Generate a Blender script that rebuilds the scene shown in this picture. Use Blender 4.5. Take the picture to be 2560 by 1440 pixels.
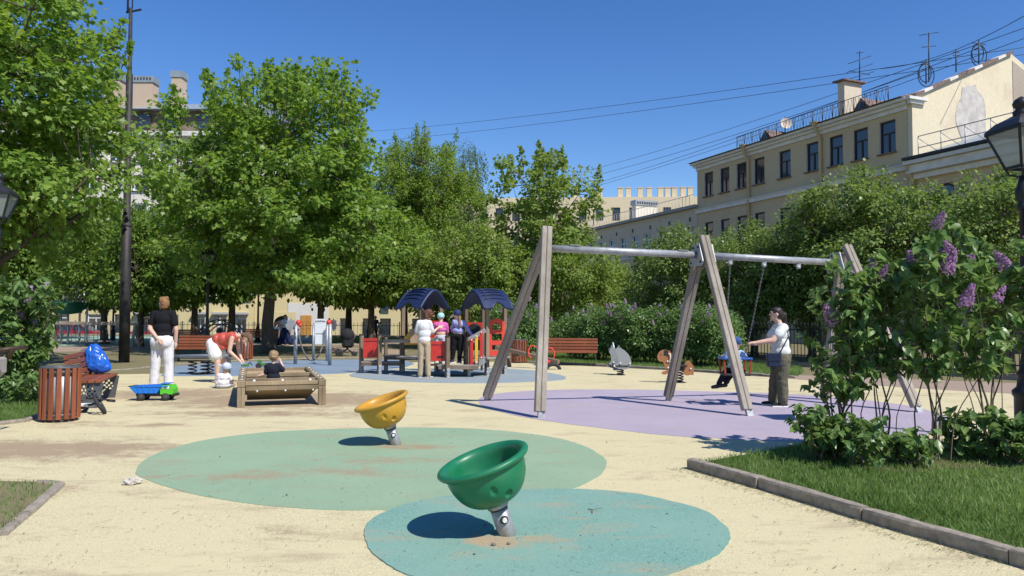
import bpy, bmesh, math, random
import numpy as np
from mathutils import Vector, Matrix, noise as mnoise
from mathutils.geometry import delaunay_2d_cdt
R = math.radians
sc = bpy.context.scene
C = sc.collection
for o in list(bpy.data.objects): bpy.data.objects.remove(o)
# ------------------------------------------------------------------ camera
FPX, HCAM, HOR, ROLL = 1860.0, 1.5, 795.0, R(0.25)
pit = math.atan((HOR - 720) / FPX)
_f = Vector((0, math.cos(pit), math.sin(pit))); _u = Vector((0, -math.sin(pit), math.cos(pit))); _r = Vector((1, 0, 0))
rt = _r * math.cos(ROLL) + _u * math.sin(ROLL); up = _u * math.cos(ROLL) - _r * math.sin(ROLL)
cd = bpy.data.cameras.new('camera'); cam = bpy.data.objects.new('camera', cd); C.objects.link(cam)
m = Matrix((rt, up, -_f)).transposed().to_4x4(); m.translation = (0, 0, HCAM); cam.matrix_world = m
cd.sensor_width = 36; cd.lens = FPX / 2560 * 36; cd.clip_start = .1; cd.clip_end = 3000
sc.camera = cam
# ------------------------------------------------------------------ light
SUN_EL = R(51); sdir = Vector((.70, -.714)).normalized()
tosun = Vector((sdir.x * math.cos(SUN_EL), sdir.y * math.cos(SUN_EL), math.sin(SUN_EL)))
w = bpy.data.worlds.new('World'); sc.world = w; w.use_nodes = True
wt = w.node_tree; sky = wt.nodes.new('ShaderNodeTexSky'); sky.sky_type = 'NISHITA'; sky.sun_disc = False
sky.sun_elevation = SUN_EL; sky.sun_rotation = math.atan2(sdir.x, sdir.y); sky.altitude = 0
sky.air_density = 1.0; sky.dust_density = .0; sky.ozone_density = 3.5
hs_w = wt.nodes.new('ShaderNodeHueSaturation'); hs_w.inputs['Saturation'].default_value = 1.27; hs_w.inputs['Hue'].default_value = .511; wt.links.new(sky.outputs[0], hs_w.inputs['Color']); wt.links.new(hs_w.outputs[0], wt.nodes['Background'].inputs[0]); wt.nodes['Background'].inputs[1].default_value = .132
sl = bpy.data.lights.new('sun', 'SUN'); sl.energy = 5.0; sl.angle = R(.53); sl.color = (1, .95, .87)
so = bpy.data.objects.new('sun', sl); C.objects.link(so)
so.rotation_euler = (-tosun).to_track_quat('-Z', 'Y').to_euler(); so.location = (10, -10, 30)
vs = sc.view_settings; vs.view_transform = 'Standard'; vs.look = 'None'; vs.gamma = 1; vs.exposure = .18; vs.use_curve_mapping = False
sc.cycles.max_bounces = 6; sc.cycles.transparent_max_bounces = 12; sc.cycles.caustics_reflective = False; sc.cycles.caustics_refractive = False
# ------------------------------------------------------------------ pixel helpers (photo is 2560 x 1440)
def ray(px, py): return (_f * FPX + rt * (px - 1280) - up * (py - 720)).normalized()
def G(px, py, z=0.0):
    d = ray(px, py); t = (z - HCAM) / d.z
    return Vector((d.x * t, d.y * t, z))
def D(px, py, y):
    d = ray(px, py); t = y / d.y
    return Vector((d.x * t, y, HCAM + d.z * t))
# ------------------------------------------------------------------ materials
def nt(name):
    m = bpy.data.materials.new(name); m.use_nodes = True
    t = m.node_tree; return m, t, t.nodes['Principled BSDF']
def N(t, typ, **kw):
    n = t.nodes.new(typ)
    for k, v in kw.items():
        if k[0] == '_': n.inputs[k[1:]].default_value = v
        else: setattr(n, k, v)
    return n
def ramp(t, fac, p0, p1, c0=(0, 0, 0, 1), c1=(1, 1, 1, 1)):
    r = N(t, 'ShaderNodeValToRGB'); e = r.color_ramp.elements
    e[0].position, e[1].position, e[0].color, e[1].color = p0, p1, c0, c1
    t.links.new(fac, r.inputs[0]); return r.outputs[0]
def mixc(t, fac, a, b):
    n = N(t, 'ShaderNodeMix', data_type='RGBA')
    for s, v in ((0, fac), (6, a), (7, b)):
        if hasattr(v, 'links') or hasattr(v, 'is_linked'): t.links.new(v, n.inputs[s])
        else: n.inputs[s].default_value = v if s == 0 else (*v[:3], 1)
    return n.outputs[2]
def tex(t, scale, detail=4, rough=.6, coord='Object', stretch=None, dist=0):
    tc = N(t, 'ShaderNodeTexCoord'); v = tc.outputs[coord]
    if stretch:
        mp = N(t, 'ShaderNodeMapping'); mp.inputs['Scale'].default_value = stretch; t.links.new(v, mp.inputs[0]); v = mp.outputs[0]
    n = N(t, 'ShaderNodeTexNoise', _Scale=scale, _Detail=detail, _Roughness=rough, _Distortion=dist)
    t.links.new(v, n.inputs['Vector']); return n.outputs['Fac']
def bump(t, p, h, s=.3, d=.01):
    b = N(t, 'ShaderNodeBump', _Strength=s, _Distance=d); t.links.new(h, b.inputs['Height']); t.links.new(b.outputs[0], p.inputs['Normal'])
MATS = {}
def mat(name, col, rough=.6, var=.18, scale=6, metal=0, coord='Object', stretch=None, bs=0, bd=.01, spec=.4, dark=None, coat=0):
    """plain surface: base colour with soft blotchy variation, roughness variation and fine relief"""
    if name in MATS: return MATS[name]
    m, t, p = nt(name)
    f = tex(t, scale, 5, .65, coord, stretch); c0 = tuple(c * (1 - var) for c in col); c1 = tuple(min(1, c * (1 + var)) for c in col)
    col_s = mixc(t, ramp(t, f, .3, .7), dark or c0, c1)
    t.links.new(col_s, p.inputs['Base Color'])
    p.inputs['Roughness'].default_value = rough; p.inputs['Metallic'].default_value = metal; p.inputs['Specular IOR Level'].default_value = spec
    if coat: p.inputs['Coat Weight'].default_value = coat
    if bs: bump(t, p, f, bs, bd)
    MATS[name] = m; return m
def wood(name, col, dark, stretch=(14, 14, .8), rough=.75):
    m, t, p = nt(name)
    f = tex(t, 3, 8, .7, 'Object', stretch, .5); g = tex(t, 1.3, 3, .5, 'Object')
    oi = N(t, 'ShaderNodeObjectInfo')
    c = mixc(t, ramp(t, f, .3, .7), dark, col); c2 = mixc(t, ramp(t, g, .35, .75), c, tuple(x * .72 for x in dark))
    h = N(t, 'ShaderNodeHueSaturation'); mr = N(t, 'ShaderNodeMapRange', _From_Min=0) if False else N(t, 'ShaderNodeMapRange')
    mr.inputs[3].default_value = .8; mr.inputs[4].default_value = 1.18
    t.links.new(oi.outputs['Random'], mr.inputs[0]); t.links.new(mr.outputs[0], h.inputs['Value']); t.links.new(c2, h.inputs['Color'])
    t.links.new(h.outputs[0], p.inputs['Base Color']); p.inputs['Roughness'].default_value = rough; p.inputs['Specular IOR Level'].default_value = .25
    bump(t, p, f, .35, .006); MATS[name] = m; return m
def leafmat(name, c0, c1, trans=.38, rough=.55, c2=None):
    m, t, p = nt(name)
    g = N(t, 'ShaderNodeNewGeometry'); f = tex(t, .55, 2, .5)
    oi = N(t, 'ShaderNodeObjectInfo'); sm = N(t, 'ShaderNodeMath', operation='ADD'); fr_ = N(t, 'ShaderNodeMath', operation='FRACT'); t.links.new(g.outputs['Random Per Island'], sm.inputs[0]); t.links.new(oi.outputs['Random'], sm.inputs[1]); t.links.new(sm.outputs[0], fr_.inputs[0])
    c = mixc(t, fr_.outputs[0], c0, c1)
    c = mixc(t, ramp(t, f, .35, .7), c, c2 or tuple(x * .8 for x in c1))
    t.links.new(c, p.inputs['Base Color']); p.inputs['Roughness'].default_value = rough; p.inputs['Specular IOR Level'].default_value = .35
    tr = N(t, 'ShaderNodeBsdfTranslucent'); hs = N(t, 'ShaderNodeHueSaturation', _Hue=.482, _Saturation=1.1, _Value=1.7)
    t.links.new(c, hs.inputs['Color']); t.links.new(hs.outputs[0], tr.inputs['Color'])
    mx = N(t, 'ShaderNodeMixShader', _Fac=trans); t.links.new(p.outputs[0], mx.inputs[1]); t.links.new(tr.outputs[0], mx.inputs[2])
    t.links.new(mx.outputs[0], t.nodes['Material Output'].inputs['Surface']); MATS[name] = m; return m
# ------------------------------------------------------------------ objects
def tag(o, label=None, cat=None, group=None, kind=None):
    for k, v in (('label', label), ('category', cat), ('group', group), ('kind', kind)):
        if v: o[k] = v
    return o
def thing(name, label, cat, loc=(0, 0, 0), rz=0, group=None):
    o = bpy.data.objects.new(name, None); C.objects.link(o); o.empty_display_size = .2
    o.location = loc; o.rotation_euler = (0, 0, rz); return tag(o, label, cat, group)
def copy_tree(o, parent=None):
    c = o.copy(); C.objects.link(c); c.parent = parent
    for ch in list(o.children): copy_tree(ch, c)
    return c
def frame(d, upv=(0, 0, 1)):
    z = Vector(d).normalized(); u = Vector(upv)
    if abs(z.dot(u)) > .98: u = Vector((1, 0, 0))
    x = u.cross(z).normalized(); return x, z.cross(x), z
class MB:
    def __init__(s): s.v = []; s.f = []; s.sm = []
    def add(s, vs, fs, smooth=False):
        b = len(s.v); s.v += [tuple(v) for v in vs]; s.f += [tuple(i + b for i in f) for f in fs]; s.sm += [smooth] * len(fs); return s
    def box(s, c, size, rot=None, taper=1.0):
        hx, hy, hz = (k / 2 for k in size); c = Vector(c); M = rot or Matrix.Identity(3)
        vs = [c + M @ Vector((x * hx * (taper if z > 0 else 1), y * hy * (taper if z > 0 else 1), z * hz)) for z in (-1, 1) for y in (-1, 1) for x in (-1, 1)]
        return s.add(vs, [(0, 2, 3, 1), (4, 5, 7, 6), (0, 1, 5, 4), (2, 6, 7, 3), (0, 4, 6, 2), (1, 3, 7, 5)])
    def cbox(s, c, size, b=.008, rot=None):
        """box with chamfered vertical/long edges on every side"""
        hx, hy, hz = (k / 2 for k in size); c = Vector(c); M = rot or Matrix.Identity(3); b = min(b, hx * .45, hy * .45, hz * .45)
        vs = []; 
        for z in (-1, 1):
            for y in (-1, 1):
                for x in (-1, 1):
                    vs += [c + M @ Vector((x * (hx - b), y * (hy - b), z * hz)), c + M @ Vector((x * (hx - b), y * hy, z * (hz - b))), c + M @ Vector((x * hx, y * (hy - b), z * (hz - b)))]
        I = lambda x, y, z, k: ((z * 2 + y) * 2 + x) * 3 + k
        fs = []
        def q(*a): fs.append(a)
        q(I(0,0,1,0), I(1,0,1,0), I(1,1,1,0), I(0,1,1,0)); q(I(0,0,0,0), I(0,1,0,0), I(1,1,0,0), I(1,0,0,0))
        q(I(0,0,0,1), I(1,0,0,1), I(1,0,1,1), I(0,0,1,1)); q(I(0,1,0,1), I(0,1,1,1), I(1,1,1,1), I(1,1,0,1))
        q(I(0,0,0,2), I(0,0,1,2), I(0,1,1,2), I(0,1,0,2)); q(I(1,0,0,2), I(1,1,0,2), I(1,1,1,2), I(1,0,1,2))
        for y in (0, 1):
            a = [(0, y), (1, y)]
            t_ = (I(0,y,1,0), I(0,y,1,1), I(1,y,1,1), I(1,y,1,0)); b_ = (I(0,y,0,0), I(1,y,0,0), I(1,y,0,1), I(0,y,0,1))
            if y: t_ = t_[::-1]; b_ = b_[::-1]
            q(*t_); q(*b_)
        for x in (0, 1):
            t_ = (I(x,0,1,0), I(x,1,1,0), I(x,1,1,2), I(x,0,1,2)); b_ = (I(x,0,0,0), I(x,0,0,2), I(x,1,0,2), I(x,1,0,0))
            if x: t_ = t_[::-1]; b_ = b_[::-1]
            q(*t_); q(*b_)
        for x in (0, 1):
            for y in (0, 1):
                v_ = (I(x,y,0,1), I(x,y,0,2), I(x,y,1,2), I(x,y,1,1))
                if (x + y) % 2: v_ = v_[::-1]
                q(*v_[::-1])
                for z in (0, 1): q(I(x,y,z,0), I(x,y,z,1), I(x,y,z,2))
        return s.add(vs, fs)
    def bar(s, p0, p1, w, h, upv=(0, 0, 1), b=0):
        p0, p1 = Vector(p0), Vector(p1); x, y, z = frame(p1 - p0, upv)
        M = Matrix((x, y, z)).transposed(); L = (p1 - p0).length
        return s.cbox((p0 + p1) / 2, (w, h, L), b, M) if b else s.box((p0 + p1) / 2, (w, h, L), M)
    def tube(s, pts, rad, n=10, caps=True, smooth=True, closed=False):
        pts = [Vector(p) for p in pts]; k = len(pts)
        if not hasattr(rad, '__len__'): rad = [rad] * k
        vs = []; px = None
        for i, p in enumerate(pts):
            if closed: d = pts[(i + 1) % k] - pts[i - 1]
            else: d = pts[min(i + 1, k - 1)] - pts[max(i - 1, 0)]
            d = d.normalized() if d.length > 1e-9 else Vector((0, 0, 1))
            if px is None: x, y, _ = frame(d)
            else:
                x = px - d * px.dot(d)
                x = x.normalized() if x.length > 1e-6 else frame(d)[0]; y = d.cross(x)
            px = x
            vs += [p + (x * math.cos(2 * math.pi * j / n) + y * math.sin(2 * math.pi * j / n)) * rad[i] for j in range(n)]
        fs = []
        for i in range(k if closed else k - 1):
            a, b = i * n, ((i + 1) % k) * n
            fs += [(a + j, a + (j + 1) % n, b + (j + 1) % n, b + j) for j in range(n)]
        s.add(vs, fs, smooth)
        if caps and not closed: s.add([], []); bq = len(s.v) - len(vs); s.f += [tuple(bq + j for j in reversed(range(n))), tuple(bq + (k - 1) * n + j for j in range(n))]; s.sm += [False, False]
        return s
    def cyl(s, p0, p1, r0, r1=None, n=14): return s.tube([p0, p1], [r0, r0 if r1 is None else r1], n)
    def lathe(s, prof, n=20, M=None, smooth=True):
        M = M or Matrix.Identity(4); k = len(prof)
        vs = [M @ Vector((r * math.cos(2 * math.pi * j / n), r * math.sin(2 * math.pi * j / n), z)) for r, z in prof for j in range(n)]
        fs = [(i * n + j, i * n + (j + 1) % n, (i + 1) * n + (j + 1) % n, (i + 1) * n + j) for i in range(k - 1) for j in range(n)]
        return s.add(vs, fs, smooth)
    def ball(s, c, r, n=10, m=6, sq=(1, 1, 1)):
        prof = [(max(1e-4, r * math.sin(math.pi * i / m)), -r * math.cos(math.pi * i / m)) for i in range(m + 1)]
        M = Matrix.Translation(Vector(c)) @ Matrix.Diagonal((*sq, 1)); return s.lathe(prof, n, M)
    def prism(s, poly, thick, M=None):
        """flat outline in local XZ, thickness along local Y"""
        M = M or Matrix.Identity(4); k = len(poly)
        vs = [M @ Vector((x, y, z)) for y in (-thick / 2, thick / 2) for x, z in poly]
        fs = [tuple(range(k)), tuple(reversed(range(k, 2 * k)))] + [(j, j + k, (j + 1) % k + k, (j + 1) % k) for j in range(k)]
        return s.add(vs, fs)
    def plate(s, outer, holes, thick, M=None):
        """sheet with cut-outs in local XZ, thickness along Y"""
        M = M or Matrix.Identity(4); pts = []; edges = []
        for lp in [outer] + holes:
            b = len(pts); pts += [Vector(p) for p in lp]; edges += [(b + i, b + (i + 1) % len(lp)) for i in range(len(lp))]
        V, E, F, *_ = delaunay_2d_cdt(pts, edges, [], 0, 1e-6)
        def inside(p, lp):
            r = False; j = len(lp) - 1
            for i in range(len(lp)):
                if (lp[i][1] > p[1]) != (lp[j][1] > p[1]) and p[0] < (lp[j][0] - lp[i][0]) * (p[1] - lp[i][1]) / (lp[j][1] - lp[i][1]) + lp[i][0]: r = not r
                j = i
            return r
        keep = []
        for f in F:
            c = sum((V[i] for i in f), Vector((0, 0))) / len(f)
            if inside(c, outer) and not any(inside(c, h) for h in holes): keep.append(f)
        k = len(V); vs = [M @ Vector((v.x, y, v.y)) for y in (-thick / 2, thick / 2) for v in V]
        fs = [tuple(f) for f in keep] + [tuple(i + k for i in reversed(f)) for f in keep]
        cnt = {}
        for f in keep:
            for i in range(len(f)): cnt[(f[i], f[(i + 1) % len(f)])] = 1
        fs += [(b, a, a + k, b + k) for (a, b) in cnt if (b, a) not in cnt]
        return s.add(vs, fs)
    def mesh(s, name):
        me = bpy.data.meshes.new(name); me.from_pydata(s.v, [], s.f); me.polygons.foreach_set('use_smooth', s.sm); me.update(); return me
    def build(s, name, m, parent=None, loc=None, kind=None):
        return link(name, s.mesh(name), m, parent, loc, kind)
def link(name, me, m, parent=None, loc=None, kind=None):
    o = bpy.data.objects.new(name, me); C.objects.link(o)
    if m is not None and not me.materials: me.materials.append(m)
    o.parent = parent
    if loc is not None: o.location = loc
    if kind: o['kind'] = kind
    return o
def sheet(name, pts, z, m, kind='structure'):
    me = bpy.data.meshes.new(name); k = len(pts); pts = list(pts) if sum(a[0] * b[1] - b[0] * a[1] for a, b in zip(pts, list(pts[1:]) + [pts[0]])) > 0 else list(pts)[::-1]; me.from_pydata([(p[0], p[1], z) for p in pts] + [(p[0], p[1], z - .02) for p in pts], [], [tuple(range(k))] + [(i, i + k, (i + 1) % k + k, (i + 1) % k) for i in range(k)]); me.update()
    return link(name, me, m, kind=kind)
def spline(pts, n=8, closed=True):
    k = len(pts); out = []
    for i in range(k if closed else k - 1):
        p = [Vector(pts[(i + j - 1) % k] if closed else pts[min(max(i + j - 1, 0), k - 1)]) for j in range(4)]
        for q in range(n):
            t = q / n
            out.append(.5 * ((2 * p[1]) + (p[2] - p[0]) * t + (2 * p[0] - 5 * p[1] + 4 * p[2] - p[3]) * t * t + (3 * p[1] - p[0] - 3 * p[2] + p[3]) * t ** 3))
    if not closed: out.append(Vector(pts[-1]))
    return out
def text(name, body, size, m, parent, M, depth=.01, align='CENTER'):
    cu = bpy.data.curves.new(name, 'FONT'); cu.body = body; cu.size = size; cu.extrude = depth; cu.align_x = align; cu.resolution_u = 2
    tmp = bpy.data.objects.new(name, cu); me = bpy.data.meshes.new_from_object(tmp); bpy.data.objects.remove(tmp); me.materials.clear()
    me.transform(M @ Matrix.Rotation(R(90), 4, 'X')); return link(name, me, m, parent)
# ================================================================== GROUND
def rubber(name, col, dirt, spots=(), streak=.5, drt=(.30, .215, .14)):
    m, t, p = nt(name)
    g = tex(t, 130, 3, .85); g2 = tex(t, 42, 4, .75); big = tex(t, .8, 5, .62); med = tex(t, 3.2, 6, .7, dist=.4); st = tex(t, 1.0, 7, .72, stretch=(1.0, 2.6, 1), dist=.3)
    c = mixc(t, ramp(t, g, .36, .60), tuple(x * .52 for x in col), tuple(min(1, x * 1.16) for x in col))
    c = mixc(t, ramp(t, g2, .56, .72), c, tuple(x * .66 for x in col))
    c = mixc(t, ramp(t, big, .38, .68), c, tuple(a * .9 + b * .1 for a, b in zip(col, drt)))
    # trodden-in soil: patches with their own place and a ragged edge
    tc = N(t, 'ShaderNodeTexCoord'); acc = None
    for (x, y, rx, ry, s) in spots:
        mp = N(t, 'ShaderNodeMapping'); mp.inputs['Location'].default_value = (-x / rx, -y / ry, 0); mp.inputs['Scale'].default_value = (1 / rx, 1 / ry, 0)
        t.links.new(tc.outputs['Object'], mp.inputs[0]); ln = N(t, 'ShaderNodeVectorMath', operation='LENGTH'); t.links.new(mp.outputs[0], ln.inputs[0])
        mr = N(t, 'ShaderNodeMapRange'); mr.inputs[1].default_value = .25; mr.inputs[2].default_value = 1.15; mr.inputs[3].default_value = s; mr.inputs[4].default_value = 0
        t.links.new(ln.outputs['Value'], mr.inputs[0])
        if acc is None: acc = mr.outputs[0]
        else:
            a = N(t, 'ShaderNodeMath', operation='MAXIMUM'); t.links.new(acc, a.inputs[0]); t.links.new(mr.outputs[0], a.inputs[1]); acc = a.outputs[0]
    base = ramp(t, st, .53, .70, (0, 0, 0, 1), (dirt, dirt, dirt, 1))
    if acc is not None:
        k = N(t, 'ShaderNodeMath', operation='ADD'); t.links.new(acc, k.inputs[0]); sub = N(t, 'ShaderNodeMath', operation='MULTIPLY_ADD'); t.links.new(med, sub.inputs[0]); sub.inputs[1].default_value = 1.9; sub.inputs[2].default_value = -1.0
        t.links.new(sub.outputs[0], k.inputs[1]); k2 = N(t, 'ShaderNodeMath', operation='MULTIPLY_ADD'); t.links.new(g2, k2.inputs[0]); k2.inputs[1].default_value = 1.5; k2.inputs[2].default_value = -.78; k3 = N(t, 'ShaderNodeMath', operation='ADD'); t.links.new(k.outputs[0], k3.inputs[0]); t.links.new(k2.outputs[0], k3.inputs[1]); k4 = N(t, 'ShaderNodeMath', operation='ADD'); t.links.new(k3.outputs[0], k4.inputs[0]); k5 = N(t, 'ShaderNodeMath', operation='MULTIPLY_ADD'); t.links.new(st, k5.inputs[0]); k5.inputs[1].default_value = 1.6; k5.inputs[2].default_value = -.8; t.links.new(k5.outputs[0], k4.inputs[1]); sp = ramp(t, k4.outputs[0], .25, .85, (0, 0, 0, 1), (.85, .85, .85, 1))
        mx = N(t, 'ShaderNodeMath', operation='MAXIMUM'); t.links.new(sp, mx.inputs[0]); t.links.new(base, mx.inputs[1]); fac = mx.outputs[0]
    else: fac = base
    dc = mixc(t, ramp(t, g, .3, .7), tuple(x * .75 for x in drt), tuple(x * 1.2 for x in drt))
    c = mixc(t, fac, c, dc)
    t.links.new(c, p.inputs['Base Color']); p.inputs['Roughness'].default_value = .92; p.inputs['Specular IOR Level'].default_value = .15
    bump(t, p, g, .55, .004); MATS[name] = m; return m
def xy(l, z=0): return [G(a, b, z) for a, b in l]
def spot(px, py, rx, ry, s): q = G(px, py); return (q.x, q.y, rx, ry, s)
YEL = (.62, .55, .335)
m_yel = rubber('yellow_rubber', YEL, .6, [spot(700, 1000, 2.8, 2.0, 1.3), spot(450, 985, 2.2, 1.6, 1.1), spot(60, 1125, 2.6, 1.0, 1.1), spot(90, 1230, 1.0, .45, .75), spot(390, 1063, .7, .35, .8), spot(640, 1035, 2.6, .6, .9),
      spot(1650, 955, 4, .8, .25), spot(1640, 1190, .9, .3, .4), spot(700, 1330, .5, .25, .5), spot(1010, 985, .6, 1.2, .5), spot(1480, 990, .3, .5, .3), spot(2200, 985, 3, 1, .5), spot(1000, 1400, .4, .2, .3), spot(200, 1060, 1, .6, .6)], drt=(.31, .225, .15))
m_grn = rubber('mint_rubber', (.275, .395, .262), .5, [spot(1010, 1118, .8, .4, .8), spot(640, 1190, .8, .35, .75), spot(850, 1180, .9, .3, .7), spot(420, 1195, .5, .2, .7), spot(960, 1150, 1.2, .35, .65)], drt=(.33, .25, .16))
m_teal = rubber('teal_rubber', (.195, .36, .30), .5, [spot(1240, 1355, .34, .20, 1.15), spot(1340, 1350, .45, .16, .7), spot(1430, 1300, .35, .10, .55), spot(1600, 1270, .3, .12, .5)], drt=(.42, .30, .18))
m_lil = rubber('lilac_rubber', (.40, .345, .42), .55, [spot(1430, 1014, .5, .3, .7), spot(1600, 1040, 1.5, .5, .4), spot(1800, 1000, 1.5, .6, .35), spot(2150, 1060, 1, .4, .3)], drt=(.40, .34, .30))
m_gry = rubber('grey_blue_rubber', (.27, .33, .36), .5, [spot(1060, 948, 1.2, .8, .6), spot(1350, 945, .8, .5, .4)], drt=(.36, .30, .22))
m_blu = rubber('blue_rubber', (.20, .27, .36), .35, [spot(900, 925, 1, 1, .4)], drt=(.36, .30, .22))
m_far = rubber('pale_green_rubber', (.27, .42, .335), .5)
m_soil = rubber('trodden_soil', (.215, .185, .105), .6, drt=(.10, .13, .045))
m_path = rubber('pinkish_gravel', (.36, .275, .215), .5, drt=(.25, .19, .14))
m_bed = rubber('bed_soil', (.15, .115, .08), .5, drt=(.08, .06, .04))
m_turf = rubber('turf_soil', (.075, .115, .03), .5, drt=(.14, .12, .06))
m_asph = mat('asphalt', (.055, .055, .06), .9, .25, 8)
sheet('ground', [(-900, -60), (900, -60), (900, 1500), (-900, 1500)], -.75, m_asph)
pg = MB(); # raised park terrace: top sheet with a skirt down to the street
top = [(-75, -30), (60, -30), (60, 12), (3.5, 58), (-75, 58)]
pg.add([(x, y, 0) for x, y in top] + [(x, y, -.75) for x, y in top], [tuple(range(5))] + [(i, i + 5, (i + 1) % 5 + 5, (i + 1) % 5) for i in range(5)])
pg.build('park_ground', m_soil, kind='structure')
# coloured safety surfacing, each sheet a few mm above the one below
yel = [(-9, -4), (9, -4), (9, 4.6), (14, 9), (15, 14.0)] + [tuple(G(*q)[:2]) for q in ((2300, 968), (1990, 948), (1700, 928), (1480, 916), (1280, 906))] + [tuple(G(*q)[:2]) for q in ((1160, 903), (1040, 906), (700, 930), (300, 936), (120, 950), (30, 985), (-80, 1040), (-200, 1300))]
sheet('yellow_playground_surface', yel, .004, m_yel)
def rag(pts, k=.022):
    out = []
    for p in pts:
        a = mnoise.noise(Vector((p[0] * 2.2, p[1] * 2.2, 5))) * .9 + mnoise.noise(Vector((p[0] * 14, p[1] * 14, 1))) * .4; b = mnoise.noise(Vector((p[0] * 2.4, p[1] * 2.4, 15))) * .9 + mnoise.noise(Vector((p[0] * 15, p[1] * 15, 11))) * .4
        out.append((p[0] + a * k, p[1] + b * k))
    return out
def patch(name, pts, z, m, n=40): return sheet(name, rag(spline(xy(pts), n)), z, m)
patch('mint_green_surface', [(340, 1178), (365, 1150), (430, 1122), (520, 1100), (640, 1084), (760, 1076), (900, 1072), (1050, 1070), (1200, 1074), (1330, 1086), (1420, 1103), (1480, 1125), (1512, 1150), (1515, 1168), (1500, 1190), (1460, 1212), (1410, 1228), (1300, 1252), (1150, 1270), (960, 1278), (800, 1275), (640, 1262), (500, 1240), (400, 1212), (355, 1195)], .008, m_grn)
patch('teal_surface', [(910, 1335), (925, 1305), (975, 1277), (1060, 1252), (1180, 1235), (1300, 1227), (1430, 1225), (1560, 1233), (1680, 1255), (1760, 1280), (1810, 1315), (1825, 1345), (1810, 1375), (1765, 1405), (1700, 1430), (1600, 1455), (1450, 1475), (1300, 1482), (1150, 1470), (1030, 1445), (950, 1400), (918, 1365)], .012, m_teal)
patch('lilac_surface', [(1196, 1003), (1215, 990), (1290, 980), (1420, 975), (1600, 975), (1800, 980), (1950, 985), (2100, 995), (2250, 1012), (2350, 1035), (2400, 1055), (2390, 1075), (2300, 1090), (2150, 1100), (2000, 1105), (1850, 1100), (1700, 1092), (1560, 1078), (1400, 1058), (1290, 1040), (1215, 1020)], .008, m_lil)
patch('grey_blue_surface', [(876, 941), (900, 932), (1000, 924), (1150, 920), (1300, 924), (1390, 936), (1415, 946), (1380, 953), (1250, 958), (1100, 958), (960, 952)], .012, m_gry)
sheet('blue_surface', [p[:2] for p in xy([(400, 941), (430, 916), (560, 906), (800, 900), (960, 898), (1020, 903), (1036, 910), (1015, 918), (960, 926), (860, 934), (700, 940)])], .008, m_blu)
sheet('gravel_path', [tuple(G(*q)[:2]) for q in ((-300, 892), (200, 878), (420, 868), (1010, 862), (1010, 852), (-300, 848))], .004, m_path)
sheet('gravel_path', [tuple(G(*q)[:2]) for q in ((830, 880), (1000, 886), (1020, 876), (820, 866))], .008, m_path)
sheet('pale_green_surface', [tuple(G(*q)[:2]) for q in ((-300, 867), (130, 863), (130, 866), (600, 860), (880, 860), (960, 852), (800, 842), (400, 838), (-300, 838))], .008, m_far)
sheet('gravel_path', [tuple(G(*q)[:2]) for q in ((1940, 945), (2300, 972), (2800, 1000), (2800, 968), (2200, 946), (1980, 938))], .008, m_path)
# lawns
KR = [G(1728, 1172), G(1905, 1222), G(2165, 1302), G(2535, 1410), G(2800, 1490)]   # foot of the right kerb
lawn_r = [tuple(p[:2]) for p in KR] + [(12, 2.5), (14, 9), tuple(G(2560, 1120)[:2]), tuple(G(2200, 1112)[:2]), tuple(G(2000, 1122)[:2]), tuple(G(1850, 1150)[:2])]
sheet('lawn', lawn_r, .05, m_turf)
sheet('planting_bed', [tuple(G(*q)[:2]) for q in ((2040, 1178), (2250, 1192), (2600, 1175), (2700, 1120), (2200, 1118), (2030, 1130))], .056, m_bed)
KL = [G(-120, 1430), G(0, 1342), G(62, 1290), G(150, 1212), G(100, 1207), G(-60, 1205)]
sheet('lawn', [tuple(p[:2]) for p in KL] + [(-9, 5.0)], .012, m_soil)
lawn_l2 = [tuple(G(*q)[:2]) for q in ((-150, 1075), (40, 1058), (110, 1030), (140, 1000), (110, 965), (60, 945), (-150, 960))]
sheet('lawn', lawn_l2, .012, m_turf)
lawn_b = [tuple(G(*q)[:2]) for q in ((1280, 903), (1480, 912), (1700, 924), (1990, 944), (2010, 930), (1990, 905), (1700, 893), (1400, 884), (1290, 890))]
sheet('lawn', lawn_b, .012, m_turf)
lawn_f = [tuple(G(*q)[:2]) for q in ((800, 857), (1020, 857), (1010, 846), (790, 846))]
sheet('lawn', lawn_f, .016, m_turf)
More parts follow.
